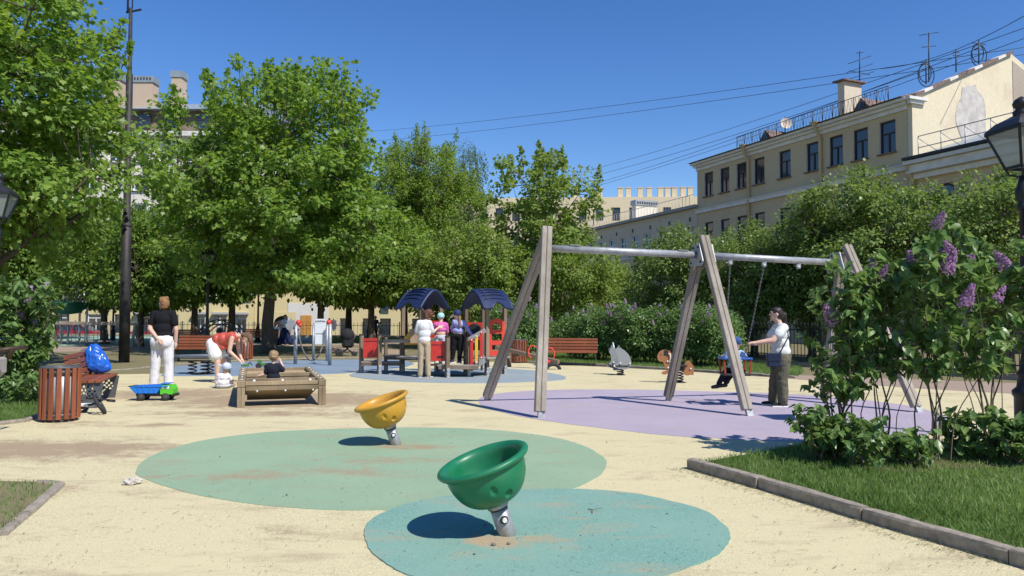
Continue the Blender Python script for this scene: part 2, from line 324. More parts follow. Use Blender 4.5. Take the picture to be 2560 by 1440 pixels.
# kerbs: single stones under one kerb
m_kerb = mat('kerb_concrete', (.275, .235, .185), .92, .35, 11, bs=.8, bd=.006)
def kerb(name, pts, wdt, hgt, step, gap=.012, drop=.06):
    k = thing(name, None, None, (0, 0, 0)); k['kind'] = 'structure'; rnd = random.Random(len(pts) * 7 + int(hgt * 1000))
    for a, b in zip(pts, pts[1:]):
        a, b = Vector(a), Vector(b); L = (b - a).length; n = max(1, round(L / step)); d = (b - a) / n; nv = Vector((-d.y, d.x, 0)).normalized()
        for i in range(n):
            p0 = a + d * i + d.normalized() * gap / 2; p1 = a + d * (i + 1) - d.normalized() * gap / 2
            o_ = Vector((0, 0, rnd.uniform(-.006, .006))) + nv * rnd.uniform(-.006, .006); z0 = Vector((0, 0, hgt / 2 - drop / 2))
            pr = [(-wdt / 2, -drop), (-wdt / 2, hgt - .022), (-wdt / 2 + .008, hgt - .006), (-wdt / 2 + .024, hgt), (wdt / 2 - .02, hgt), (wdt / 2, hgt - .02), (wdt / 2, -drop)]; sg = 10; vs = []
            for q in range(sg + 1):
                c_ = p0.lerp(p1, q / sg); e_ = .006 if q in (0, sg) else .003; ch_ = rnd.random() < .12
                for (u_, z_) in pr: j_ = e_ * (2.5 if ch_ and z_ > hgt * .7 else 1); vs.append(c_ + nv * (u_ + rnd.uniform(-j_, j_)) + Vector((0, 0, z_ + (rnd.uniform(-j_, j_ * .4) if z_ > 0 else 0))) + o_)
            n_ = len(pr); fs = [(q * n_ + i_, q * n_ + i_ + 1, (q + 1) * n_ + i_ + 1, (q + 1) * n_ + i_) for q in range(sg) for i_ in range(n_ - 1)] + [tuple(range(n_)), tuple(sg * n_ + i_ for i_ in reversed(range(n_)))]
            me_ = MB().add(vs, fs, False).mesh('kerb_stone'); bm_ = bmesh.new(); bm_.from_mesh(me_); bmesh.ops.recalc_face_normals(bm_, faces=bm_.faces); bm_.to_mesh(me_); bm_.free(); link('kerb_stone', me_, m_kerb, k)
    return k
kerb('kerb_right', KR, .10, .105, 1.0)
kerb('kerb_left', KL[1:4], .09, .03, 1.0); kerb('kerb_left_return', KL[3:5], .09, .03, 1.0)
kerb('kerb_back', [G(1280, 905), G(1480, 914), G(1700, 926), G(1990, 946)], .1, .07, 1.0)
kerb('kerb_blue_edge', [G(60, 935), G(300, 926), G(430, 912), G(560, 902), G(800, 896), G(960, 894)], .1, .03, 1.0)
kerb('kerb_bed_left', [G(100, 1040), G(60, 1056), G(-60, 1070)], .09, .05, .8)
# ------------------------------------------------------------------ grass, litter (nobody could count these)
def npmesh(name, V, F):
    me = bpy.data.meshes.new(name); V = np.asarray(V, np.float32).reshape(-1, 3); F = np.asarray(F, np.int32); k = F.shape[1]
    me.vertices.add(len(V)); me.vertices.foreach_set('co', V.ravel()); me.loops.add(F.size); me.loops.foreach_set('vertex_index', F.ravel())
    me.polygons.add(len(F)); me.polygons.foreach_set('loop_start', np.arange(0, F.size, k, dtype=np.int32)); me.update(calc_edges=True); return me
def in_poly(P, poly):
    r = np.zeros(len(P), bool); j = len(poly) - 1
    for i in range(len(poly)):
        xi, yi, xj, yj = poly[i][0], poly[i][1], poly[j][0], poly[j][1]
        if yi != yj: r ^= ((yi > P[:, 1]) != (yj > P[:, 1])) & (P[:, 0] < (xj - xi) * (P[:, 1] - yi) / (yj - yi) + xi)
        j = i
    return r
def grass(name, poly, z, n, h, seed, m, label, near=None):
    rg = np.random.default_rng(seed); q = np.array([p[:2] for p in poly]); lo, hi = q.min(0), q.max(0)
    P = rg.uniform(lo, hi, (n * 3, 2)); P = P[in_poly(P, poly)]
    if near is not None: # density falls off with distance from the camera
        P = P[rg.random(len(P)) < np.clip((near / np.hypot(P[:, 0], P[:, 1])) ** 2, 0, 1)]
    P = P[:n]; k = len(P)
    hn = np.array([mnoise.noise((x * 1.3, y * 1.3, 3.1)) for x, y in P]); H = h * rg.uniform(.45, 1.15, k) * (1 + .55 * hn)
    a = rg.uniform(0, 2 * np.pi, k); dx, dy = np.cos(a), np.sin(a); wd = rg.uniform(.0022, .0045, k); ln = rg.uniform(.1, 1.15, k) * H; b = rg.uniform(0, 6.28, k); lx, ly = np.cos(b) * ln, np.sin(b) * ln
    Z = np.full(k, z)
    V = np.stack([np.stack([P[:, 0] - dx * wd, P[:, 1] - dy * wd, Z - .01], 1), np.stack([P[:, 0] + dx * wd, P[:, 1] + dy * wd, Z - .01], 1),
                  np.stack([P[:, 0] + lx * .4 - dx * wd * .8, P[:, 1] + ly * .4 - dy * wd * .8, Z + H * .6], 1), np.stack([P[:, 0] + lx * .4 + dx * wd * .8, P[:, 1] + ly * .4 + dy * wd * .8, Z + H * .6], 1),
                  np.stack([P[:, 0] + lx, P[:, 1] + ly, Z + H], 1)], 1)
    o = np.arange(k)[:, None] * 5
    F = np.concatenate([o + np.array([[0, 1, 3]]), o + np.array([[0, 3, 2]]), o + np.array([[2, 3, 4]])])
    return tag(link(name, npmesh(name, V, F), m), label, 'grass', kind='stuff')
m_grass = leafmat('grass_blades', (.12, .21, .04), (.26, .36, .11), .35, .55, (.10, .18, .035))
grass('grass', [p for p in lawn_r], .05, 95000, .062, 1, m_grass, 'mown green grass behind the right kerb', 5.5)
grass('grass', [tuple(p[:2]) for p in KL] + [(-7, 5.0)], .012, 5500, .032, 2, m_grass, 'patchy grass in the left foreground corner')
grass('grass', lawn_l2, .012, 16000, .07, 3, m_grass, 'grass around the left lilac bush')
grass('grass', lawn_b, .012, 30000, .10, 4, m_grass, 'grass strip along the hedge behind the spring toys')
grass('grass', lawn_f, .016, 14000, .12, 5, m_grass, 'strip of lawn before the far railing')
# straw, seeds and crumbs lying on the rubber
rg = np.random.default_rng(11); lit = MB(); lit2 = MB(); lit3 = MB()
for i in range(800):
    px = rg.uniform(-40, 2560); py = 1010 + 430 * rg.random() ** .8; p = G(px, py)
    if in_poly(np.array([[p.x, p.y]]), lawn_r)[0] or abs(p.y) > 14: continue
    a = rg.uniform(0, 3.14); L = rg.uniform(.003, .012) if rg.random() < .93 else rg.uniform(.02, .05); z = .013
    d = Vector((math.cos(a), math.sin(a), 0)) * L; t_ = rg.uniform(.0007, .0016)
    (lit if rg.random() < .6 else lit2).bar(p + Vector((0, 0, z)) - d, p + Vector((0, 0, z + rg.uniform(0, .006))) + d, t_ * 2, t_)
for i in range(650):
    px = rg.uniform(-40, 2560); py = 1020 + 420 * rg.random() ** .8; p = G(px, py)
    if in_poly(np.array([[p.x, p.y]]), lawn_r)[0]: continue
    r_ = rg.uniform(.0012, .0035) if rg.random() < .96 else rg.uniform(.005, .010)
    lit3.ball((p.x, p.y, .013 + r_ * .4), r_, 5, 3, (1, rg.uniform(.6, 1), .6))
for i in range(900): # a drift of dry clippings along the foot of the kerb
    s_ = rg.random(); k = min(int(s_ * 3), 2); a_ = KR[k].lerp(KR[k + 1], s_ * 3 - k) + Vector((-rg.random() ** 2 * .22, -.02, 0)); a = rg.uniform(0, 3.14); L = rg.uniform(.005, .016)
    d = Vector((math.cos(a), math.sin(a), 0)) * L; lit2.bar(a_ + Vector((-.05, 0, .012)) - d, a_ + Vector((-.05, 0, .016)) + d, .0022, .0015)
tag(lit.build('straw_litter', mat('straw', (.12, .085, .045), .9), kind='stuff'), 'dark bits of straw scattered on the playground surface', 'litter')
tag(lit2.build('clipping_litter', mat('clippings', (.16, .15, .07), .9), kind='stuff'), 'dry grass clippings scattered on the surface and along the kerb', 'litter')
tag(lit3.build('grit', mat('grit', (.10, .08, .06), .9), kind='stuff'), 'small crumbs of grit scattered on the playground surface', 'grit')
# ================================================================== BUILDINGS
m_glass, _t, _p = nt('window_glass'); _p.inputs['Base Color'].default_value = (.03, .04, .05, 1); _p.inputs['Roughness'].default_value = .06; _p.inputs['Specular IOR Level'].default_value = .9
bump(_t, _p, tex(_t, .9, 2, .5), .05, .02)
def stucco(name, col, stain, amt=.5):
    m, t, p = nt(name); a = tex(t, .35, 6, .65); b = tex(t, 1.1, 8, .75, stretch=(1, 1, .25)); c_ = tex(t, 9, 4, .6)
    c = mixc(t, ramp(t, c_, .3, .7), tuple(x * .9 for x in col), tuple(x * 1.06 for x in col)); c = mixc(t, ramp(t, a, .5, .72, (0, 0, 0, 1), (amt, amt, amt, 1)), c, stain)
    c = mixc(t, ramp(t, b, .58, .75, (0, 0, 0, 1), (amt, amt, amt, 1)), c, tuple(x * .7 for x in stain))
    t.links.new(c, p.inputs['Base Color']); p.inputs['Roughness'].default_value = .9; p.inputs['Specular IOR Level'].default_value = .15; bump(t, p, c_, .2, .01); return m
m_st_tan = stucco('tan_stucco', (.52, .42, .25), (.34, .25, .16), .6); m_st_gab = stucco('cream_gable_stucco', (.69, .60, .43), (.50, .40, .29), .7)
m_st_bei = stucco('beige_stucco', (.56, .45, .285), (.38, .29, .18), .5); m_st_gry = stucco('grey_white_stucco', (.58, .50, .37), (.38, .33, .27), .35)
m_st_far = stucco('pale_cream_stucco', (.66, .56, .38), (.5, .4, .28), .4); m_st_yel = stucco('shop_yellow_stucco', (.68, .56, .29), (.55, .45, .28), .4)
m_st_wht = stucco('off_white_stucco', (.70, .66, .58), (.5, .45, .38), .4); m_st_brn = stucco('brown_band', (.22, .155, .10), (.15, .11, .08), .4)
m_trim = mat('white_trim', (.66, .64, .60), .8, .12, 2); m_rust = mat('rusty_roof', (.19, .13, .105), .75, .55, 3, dark=(.07, .045, .04)); m_zinc = mat('zinc_roof', (.34, .39, .42), .5, .15, 1.5, metal=.4)
m_wfr = mat('dark_window_frame', (.045, .035, .03), .6); m_wfw = mat('white_window_frame', (.7, .7, .68), .5); m_iron = mat('black_iron', (.018, .018, .02), .45, .3, 12)
m_patch = stucco('bare_patch', (.40, .34, .27), (.32, .26, .2), .4); m_brick = stucco('old_brick', (.52, .40, .30), (.66, .58, .46), .7)
_wc = {}
def window(parent, x, z, w_, h_, y=.16, fm=None, fr=.09, trans=.62, arch=False, sill=True, lean=0):
    key = (round(w_, 2), round(h_, 2), fm.name, arch)
    if key not in _wc:
        f = MB(); top = h_ / 2
        if arch:
            f.tube([(-w_ / 2 + fr / 2, 0, -h_ / 2)] + [(math.cos(a) * (w_ / 2 - fr / 2), 0, h_ / 2 - w_ / 2 + math.sin(a) * (w_ / 2 - fr / 2)) for a in [math.pi * (1 - i / 10) for i in range(11)]] + [(w_ / 2 - fr / 2, 0, -h_ / 2)], fr / 2, 6)
        else:
            for sx in (-1, 1): f.box((sx * (w_ - fr) / 2, 0, 0), (fr, .08, h_))
            f.box((0, 0, (h_ - fr) / 2), (w_ - 2 * fr, .078, fr))
        f.box((0, 0, -(h_ - fr) / 2), (w_ - 2 * fr, .078, fr)); zt = -h_ / 2 + h_ * trans
        f.box((0, .002, zt), (w_ - 2 * fr, .07, fr * .9)); f.box((0, .004, (-h_ / 2 + zt) / 2), (fr * .9, .066, zt + h_ / 2 - fr * 1.2))
        p = MB()
        if arch: p.prism([(-w_ / 2, -h_ / 2), (w_ / 2, -h_ / 2)] + [(math.cos(a) * w_ / 2, h_ / 2 - w_ / 2 + math.sin(a) * w_ / 2) for a in [math.pi * i / 10 for i in range(11)]], .01)
        else: p.box((0, 0, 0), (w_ - .02, .012, h_ - .02))
        s = MB().box((0, 0, 0), (w_ + .16, .30, .06)); _wc[key] = (f.mesh('window'), p.mesh('pane'), s.mesh('sill'))
    a, b, c = _wc[key]; f = link('window', a, fm, parent, (x, y, z)); link('pane', b, m_glass, f, (0, .03, 0))
    if sill: link('sill', c, m_trim if fm is m_wfw else m_rust, f, (0, -.2, -h_ / 2 - .035))
    return f
def facade(parent, name, W, Ht, ops, m, depth=10, rec=.22, z0=0, x0=0, roof=True):
    """front wall with real openings and reveals, plus side, back and top faces"""
    b = MB(); xs = sorted({x0, x0 + W} | {v for o in ops for v in o[:2]}); zs = sorted({z0, z0 + Ht} | {v for o in ops for v in o[2:4]})
    for i in range(len(xs) - 1):
        for j in range(len(zs) - 1):
            cx, cz = (xs[i] + xs[i + 1]) / 2, (zs[j] + zs[j + 1]) / 2
            if any(o[0] < cx < o[1] and o[2] < cz < o[3] for o in ops): continue
            b.add([(xs[i], 0, zs[j]), (xs[i + 1], 0, zs[j]), (xs[i + 1], 0, zs[j + 1]), (xs[i], 0, zs[j + 1])], [(0, 1, 2, 3)])
    for a0, a1, c0, c1 in [o[:4] for o in ops]:
        v = [(a0, 0, c0), (a1, 0, c0), (a1, 0, c1), (a0, 0, c1), (a0, rec, c0), (a1, rec, c0), (a1, rec, c1), (a0, rec, c1)]
        b.add(v, [(0, 4, 5, 1), (1, 5, 6, 2), (2, 6, 7, 3), (3, 7, 4, 0), (4, 7, 6, 5)])
    n_front = len(b.f) - 5 * len(ops)
    X1, Z1 = x0 + W, z0 + Ht
    b.add([(x0, 0, z0), (X1, 0, z0), (X1, depth, z0), (x0, depth, z0), (x0, 0, Z1), (X1, 0, Z1), (X1, depth, Z1), (x0, depth, Z1)], [(0, 4, 7, 3), (1, 2, 6, 5), (2, 3, 7, 6)] + ([(4, 5, 6, 7)] if roof else []))
    o = b.build(name, m, parent); o.data.materials.append(m_trim)
    for i in range(n_front, n_front + 5 * len(ops)): o.data.polygons[i].material_index = 1  # reveals take the trim white: light reflected in them, put into the colour
    return o
def plane_uv(org, rz):
    """pixel -> (x, z) on a wall standing at org with heading rz"""
    nx = Vector((math.cos(rz), math.sin(rz), 0)); ny = Vector((-math.sin(rz), math.cos(rz), 0)); org = Vector(org)
    def f(px, py):
        d = ray(px, py); t = (org - Vector((0, 0, HCAM))).dot(ny) / d.dot(ny); q = Vector((0, 0, HCAM)) + d * t
        return (q - org).dot(nx), q.z - org.z
    return f
# ---- the tan three-storey house on the right, its facade in shade
RZ = math.atan2(-.925, .38); GZ = -.75
FA = Vector((15.2, 60.8, GZ)); uv = plane_uv(FA, RZ)
xn = uv(2270, 400)[0]; hA = uv(2270, 246)[1]
bA = thing('tan_house', 'tan three-storey house with white cornice and cream gable end behind the right trees', 'building', FA, RZ)
wins = []
for px, py0, py1, wp in ((1771.5, 432, 490, 15), (1811.5, 419, 482, 15.5), (1853.5, 408, 470, 16), (1898, 395, 461, 18), (1962, 375, 446, 21), (2032, 356, 428, 24), (2090, 338, 413, 25), (2151.5, 320, 400, 27), (2219, 300, 382, 28)):
    x, z0 = uv(px, py1); _, z1 = uv(px, py0); xa = uv(px - wp / 2, py1)[0]; xb = uv(px + wp / 2, py1)[0]; wins.append((x, xb - xa, z0, z1))
zb = sum(q[2] for q in wins) / 9; zt = sum(q[3] for q in wins) / 9; ww = 1.15
z2 = uv(2032, 506)[1]; ops = []
for x, *_ in wins:
    ops.append((x - ww / 2, x + ww / 2, zb, zt)); ops.append((x - ww / 2, x + ww / 2, z2 - (zt - zb), z2)); ops.append((x - ww / 2, x + ww / 2, z2 - 4 - (zt - zb), z2 - 4))
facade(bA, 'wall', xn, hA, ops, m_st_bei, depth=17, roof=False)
for a0, a1, c0, c1 in ops: window(bA, (a0 + a1) / 2, (c0 + c1) / 2, a1 - a0, c1 - c0, fm=m_wfr)
zc = uv(2046, 467)[1]
MB().box((xn / 2, -.09, zc), (xn + .1, .18, .26)).box((xn / 2, -.13, zc + .16), (xn + .2, .26, .06)).build('string_course', m_trim, bA)
MB().box((xn / 2, -.06, hA - .5), (xn + .06, .12, .26)).box((xn / 2, -.16, hA - .28), (xn + .3, .32, .18)).box((xn / 2, -.27, hA - .1), (xn + .5, .54, .17)).build('cornice', m_trim, bA)
MB().box((xn + .36, .25, hA - .28), (.24, 1.1, .18)).box((xn + .42, .25, hA - .1), (.36, 1.5, .17)).build('cornice_return', m_trim, bA)
rise = 3.9; roofz = hA + .02
rf = MB().prism([(-.75, roofz), (17.7, roofz), (8.6, roofz + 2.75)], xn + .5, Matrix.Translation((xn / 2 - .1, 0, 0)) @ Matrix.Rotation(R(90), 4, 'Z')).build('roof', m_rust, bA)
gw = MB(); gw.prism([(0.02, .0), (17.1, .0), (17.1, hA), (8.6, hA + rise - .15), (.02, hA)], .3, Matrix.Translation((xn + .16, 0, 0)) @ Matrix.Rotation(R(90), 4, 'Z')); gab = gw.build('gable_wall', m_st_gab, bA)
for k in range(12): # sheet-metal coping on the gable edge, rusty and white pieces
    y0, y1 = .1 + k * 8.5 / 12, .1 + (k + 1) * 8.5 / 12; zz = lambda y: hA + (rise - .15) * y / 8.6 + .05
    MB().bar((xn + .2, y0, zz(y0)), (xn + .2, y1 - .02, zz(y1)), .62, .16).build('coping', (m_rust, m_trim, m_rust)[k % 3], gab)
MB().prism([(8.7, hA - 6), (17.05, hA - 6), (17.05, hA - .3), (8.7, hA + rise - .6)], .02, Matrix.Translation((xn + .33, 0, 0)) @ Matrix.Rotation(R(90), 4, 'Z')).build('weathered_band', m_patch, gab)
rnd = random.Random(5); bl = [(4.9 + 1.25 * math.cos(a) * rnd.uniform(.8, 1.15), hA - .6 + 2.1 * math.sin(a) * rnd.uniform(.85, 1.1)) for a in [i * math.pi / 10 for i in range(20)]]
MB().prism(bl, .03, Matrix.Translation((xn + .32, 0, 0)) @ Matrix.Rotation(R(90), 4, 'Z')).build('bare_plaster_patch', mat('bare_plaster', (.50, .46, .42), .95, .25, 2), gab)
for i, (px, y0) in enumerate(((1874, 368), (2054, 312))):
    x, z = uv(px, y0); MB().tube([(x, -.62, z), (x, -.55, z - .35), (x, -.16, z - .95), (x, -.16, .3)], .11, 8).lathe([(.1, -.2), (.26, .05), (.28, .12)], 10, Matrix.Translation((x, -.62, z))).build('downpipe', m_st_tan, bA)
rl = MB(); xr0 = uv(1850, 340)[0]
for k in range(17):
    x = xr0 + (xn - xr0 - 1) * k / 16; rl.cyl((x, -.3, hA), (x, -.3, hA + 1.0), .025, n=5)
    if k < 16:
        dx = (xn - xr0 - 1) / 16
        for q in range(3): rl.cyl((x + dx * q / 3, -.3, hA + .1), (x + dx * (q + .5) / 3, -.3, hA + .95), .013, n=4).cyl((x + dx * (q + .5) / 3, -.3, hA + .95), (x + dx * (q + 1) / 3, -.3, hA + .1), .013, n=4)
rl.cyl((xr0, -.3, hA + 1), (xn - 1, -.3, hA + 1), .025, n=5).cyl((xr0, -.3, hA + .12), (xn - 1, -.3, hA + .12), .02, n=5).build('roof_railing', m_iron, rf)
nyA = Vector((-math.sin(RZ), math.cos(RZ), 0)); xc = plane_uv(FA + nyA * 2.0, RZ)(2124, 225)[0]; ch = MB().box((xc, 2.0, hA + 1.4), (.55, 1.5, 3.0)).build('chimney', stucco('chimney_stucco', (.62, .54, .42), (.36, .24, .17), .8), bA); MB().bar((xc - .5, 2.0, hA + 3.0), (xc + .5, 2.0, hA + 2.93), 2.0, .09).build('chimney_cap', m_rust, ch)
for px in (1910, 2150):
    x = uv(px, 330)[0]; d_ = MB(); d_.prism([(-.8, 0), (.8, 0), (0, .9)], 2.2, Matrix.Translation((x, 1.2, hA + .1))); d_.build('dormer', m_rust, rf); MB().prism([(-.55, .03), (.55, .03), (0, .65)], .02, Matrix.Translation((x, .08, hA + .12))).build('dormer_window', m_glass, rf)
def aerial(px, py, ptop, y, elems, label, coil=False):
    p0, p1 = D(px, py, y), D(px, ptop, y); a = MB(); a.cyl(p0, p1, .035, n=6); hgt = (p1 - p0).length
    for f_, L, tilt in elems:
        c_ = p0.lerp(p1, f_); a.cyl(c_ - Vector((L, 0, L * tilt)), c_ + Vector((L, 0, L * tilt)), .02, n=5)
    if coil:
        c_ = p0.lerp(p1, .35); a.tube([c_ + Vector((math.cos(q) * .5, 0, math.sin(q) * .7)) for q in [i * .42 for i in range(15)]], .03, 5, closed=True); a.tube([c_ + Vector((math.cos(q) * .38, .1, math.sin(q) * .6 + .2)) for q in [i * .42 for i in range(15)]], .03, 5, closed=True)
    tag(a.build('roof_aerial', m_iron), label, 'antenna')
aerial(2149, 205, 128, 50, [(.95, .25, .1), (.72, .8, .35), (.45, .9, .35), (.2, 1.0, .3), (.3, .7, -.2)], 'television aerial with many bars above the brick chimney')
aerial(2322, 205, 82, 45.5, [(.98, .6, .18), (.72, .45, .1)], 'tall thin aerial pole with one long side arm on the roof ridge'); aerial(2315, 210, 148, 45.3, [(.9, .3, .1), (.8, .25, .1)], 'short wire-hung roof pole wound with cable loops', True)
aerial(2390, 180, 125, 46, [(.9, .2, 0), (.75, .2, 0)], 'small roof pole with two crossbars between the aerials'); aerial(2447, 160, 100, 47, [(.85, .45, -.1), (.6, .4, .1), (.7, .3, .5)], 'cluttered roof pole highest up near the gable peak', True)
dp = thing('satellite_dish', 'small round satellite dish on the roof railing of the tan house', 'dish', D(1963, 322, 54)); MB().cyl((0, 0, -.4), (0, 0, .9), .04, n=6).build('mast', m_iron, dp)
MB().lathe([(.01, 0), (.25, .03), (.42, .1)], 14, Matrix.Translation((0, -.1, .35)) @ Matrix.Rotation(R(80), 4, 'X')).build('dish', mat('cream_dish', (.6, .5, .4), .6), dp)
# ---- the lower beige wing in front of the gable
FB = FA + Vector((math.cos(RZ), math.sin(RZ), 0)) * (xn + .34); uvB = plane_uv(FB, RZ); hB = uvB(2275, 405)[1]
bB = thing('beige_wing', 'lower beige wing with white cornice and arched window at the right edge', 'building', FB, RZ); LB = 16
ax, az1 = uvB(2360, 458); az0 = uvB(2360, 535)[1]; arch = [(ax + q * 3.4 - .6, ax + q * 3.4 + .6, az0, az1) for q in (0, 1, 2)]
facade(bB, 'wall', LB, hB, arch, m_st_bei, depth=14)
for a0, a1, c0, c1 in arch: window(bB, (a0 + a1) / 2, (c0 + c1) / 2, a1 - a0, c1 - c0, fm=m_wfr, arch=True)
MB().box((LB / 2, -.14, hB - .95), (LB, .28, .3)).box((LB / 2, -.3, hB - .55), (LB, .6, .45)).box((LB / 2, -.42, hB - .2), (LB, .84, .2)).build('cornice', m_trim, bB)
MB().prism([(-.9, hB), (13, hB), (6, hB + 2.2)], LB, Matrix.Translation((LB / 2, 0, 0)) @ Matrix.Rotation(R(90), 4, 'Z')).build('roof', m_zinc, bB)
MB().box((LB / 2, -.88, hB + .02), (LB, .12, .16)).build('gutter', m_iron, bB)
r2 = MB()
for k in range(12): r2.cyl((k * 1.4 + .5, -.2, hB + .1), (k * 1.4 + .5, -.2, hB + 1.3), .025, n=5).cyl((k * 1.4 + .5, -.2, hB + 1.2), (k * 1.4 + .9, .8, hB + .5), .02, n=5)
for z in (.65, 1.3): r2.cyl((.5, -.2, hB + z), (15.9, -.2, hB + z), .028, n=5)
r2.build('roof_railing', mat('galvanised', (.33, .34, .35), .5, .15, 10, metal=.5), bB)
MB().tube([(.1, -.7, hB), (.1, -.6, hB - .5), (.1, -.14, hB - 1.3), (.1, -.14, .3)], .11, 8).build('downpipe', m_st_tan, bB)
# ---- the long grey-white block further along the same street
ex = Vector((math.cos(RZ), math.sin(RZ), 0)); FC = FA - ex * 34; uvC = plane_uv(FC, RZ); hC = uvC(1742, 512)[1]
bC = thing('grey_white_block', 'long pale grey block with tall windows and roof railing beyond the tan house', 'building', FC, RZ)
opc = []; h1 = uvC(1640, 578)[1]; h0 = uvC(1640, 625)[1]; hw = h1 - h0; xC0 = uvC(1560, 600)[0]
for k in range(13):
    x = 33 - k * 2.15
    for fl in range(3): opc.append((x - .62, x + .62, h0 - fl * 3.7, h1 - fl * 3.7))
opc = [o for o in opc if o[2] > .2]
facade(bC, 'wall', 33.96, hC, opc, m_st_gry, depth=12)
for a0, a1, c0, c1 in opc: window(bC, (a0 + a1) / 2, (c0 + c1) / 2, a1 - a0, c1 - c0, fm=m_wfw, sill=False, fr=.1)
MB().box((17, -.12, hC - .12), (34.2, .5, .24)).build('cornice', mat('grey_edge', (.3, .29, .27), .7), bC)
for fl in (0, 1, 2): MB().box((17, -.05, h0 - fl * 3.7 - .45), (33.9, .1, .14)).build('string_course', m_trim, bC)
for k in range(10): MB().box((33 - k * 3.0, -.02, hC - 1.1), (.2, .05, .35)).build('vent_slot', m_wfr, bC)
r3 = MB()
for k in range(60): r3.cyl((3 + k * .5, .3, hC), (3 + k * .5, .3, hC + 1.0), .02, n=4)
r3.cyl((3, .3, hC + 1), (33, .3, hC + 1), .03, n=5).build('roof_railing', mat('pale_railing', (.5, .47, .42), .6), bC)
wx = plane_uv(FC + nyA * 3, RZ)(1590, 520)[0]; wc = MB().box((wx, 4, hC + .9), (.8, 2.5, 2.4)).build('white_roof_box', m_st_wht, bC); MB().box((wx, 4, hC + 2.35), (1.0, 2.7, .5)).build('grille', m_zinc, wc)
for k in range(9): MB().box((wx + .5, 2.9 + k * .275, hC + 2.33), (.06, .16, .22)).build('grille_opening', m_wfr, wc)
# ---- the far cream block with a row of chimneys
FD = Vector((-14, 108, GZ)); bD = thing('far_cream_block', 'tall cream block with a row of roof chimneys far behind the thin tree', 'building', FD, R(-4)); uvD = plane_uv(FD, R(-4)); hD = uvD(1640, 492)[1]
opd = []
for k in range(21):
    for fl in range(4): opd.append((2 + k * 2.4, 3.1 + k * 2.4, hD - 3.4 - fl * 3.5, hD - 1.5 - fl * 3.5))
facade(bD, 'wall', 54, hD, opd, m_st_far, depth=12)
for a0, a1, c0, c1 in opd: window(bD, (a0 + a1) / 2, (c0 + c1) / 2, a1 - a0, c1 - c0, fm=m_wfr, sill=False, fr=.12)
for px in (1552, 1572, 1602, 1625, 1653, 1671, 1688, 1710, 1728, 1500, 1440, 1380):
    x = uvD(px, 480)[0]; MB().box((x, 1, hD + .7), (.72, .72, 1.4)).box((x, 1, hD + 1.45), (.84, .84, .12)).build('chimney', m_st_far, bD)
# ---- the tall apartment house on the left with shops in its ground floor
FE = Vector((-58, 80, GZ)); bE = thing('apartment_house', 'tall pale apartment house with metal roof and yellow shop floor behind the left trees', 'building', FE, 0); uvE = plane_uv(FE, 0)
hE = uvE(350, 332)[1]; WE = uvE(640, 400)[0]; ope = []; cols = [uvE(352 + 64 * k, 400)[0] for k in range(-6, 5)]
rows = [uvE(350, y)[1] for y in (405, 477, 549, 621, 693)]; hh = 1.75
for x in cols:
    for z in rows: ope.append((x - .75, x + .75, z, z + hh))
zs_ = uvE(350, 786)[1]; shops = []
for pa, pb, kind in ((-60, 40, 'w'), (60, 170, 'w'), (218, 259, 'w'), (286, 318, 'g'), (343, 372, 'd'), (420, 446, 'w'), (489, 512, 'w'), (538, 566, 'w'), (590, 616, 'w')):
    xa, xb = uvE(pa, 800)[0], uvE(pb, 800)[0]; shops.append((xa, xb, .1 if kind == 'd' else .45, zs_, kind))
zf = uvE(350, 745)[1]
facade(bE, 'wall', WE, hE - zf, ope, m_st_wht, depth=14, z0=zf); facade(bE, 'shop_wall', WE, zf, [s[:4] for s in shops], m_st_yel, depth=14)
for a0, a1, c0, c1 in ope: window(bE, (a0 + a1) / 2, (c0 + c1) / 2, a1 - a0, c1 - c0, fm=m_wfw, fr=.13)
for a0, a1, c0, c1, k in shops: window(bE, (a0 + a1) / 2, (c0 + c1) / 2, a1 - a0, c1 - c0, fm=m_wfr if k != 'w' else m_wfw, sill=False, fr=.11, trans=.8)
xs1 = uvE(180, 760)[0]; xs2 = uvE(420, 760)[0]
MB().box(((xs1 + xs2) / 2, -.06, zf + .0 - .55), (xs2 - xs1, .12, 1.0)).build('sign_band', m_st_brn, bE); MB().box((WE / 2, -.15, zf + .1), (WE, .3, .25)).build('string_course', m_trim, bE)
text('shop_lettering', 'AGAT', 1.0, m_trim, bE, Matrix.Translation((uvE(352, 760)[0], -.16, zf - .9))); text('shop_lettering', 'NICA', .8, m_wfr, bE, Matrix.Translation((uvE(465, 784)[0], -.04, zs_ + .35)))
for a, b in ((343, 372), (489, 512), (538, 566), (590, 616)):
    xa, xb = uvE(a, 780)[0], uvE(b, 780)[0]; MB().box(((xa + xb) / 2, -.25, zs_ + .15), (xb - xa + .5, .5, .22)).build('awning', mat('awning_grey', (.42, .42, .4), .7), bE)
MB().box((WE / 2, -.3, hE - .2), (WE + .4, .8, .5)).build('cornice', m_trim, bE)
mans = MB().prism([(0.3, hE), (14, hE), (13, hE + 2.6), (.9, hE + 2.6)], WE, Matrix.Translation((WE / 2, 0, 0)) @ Matrix.Rotation(R(90), 4, 'Z')).build('mansard', mat('mansard_brown', (.17, .13, .10), .8), bE)
ro = MB().prism([(-.2, hE + 2.6), (14.5, hE + 2.6), (7, hE + 5.2)], WE + .6, Matrix.Translation((WE / 2, 0, 0)) @ Matrix.Rotation(R(90), 4, 'Z')).build('roof', m_zinc, bE)
for k in range(-4, 4): window(bE, uvE(355 + 75 * k, 310)[0], hE + 1.35, 1.5, 1.7, y=.35, fm=m_wfr, sill=False)
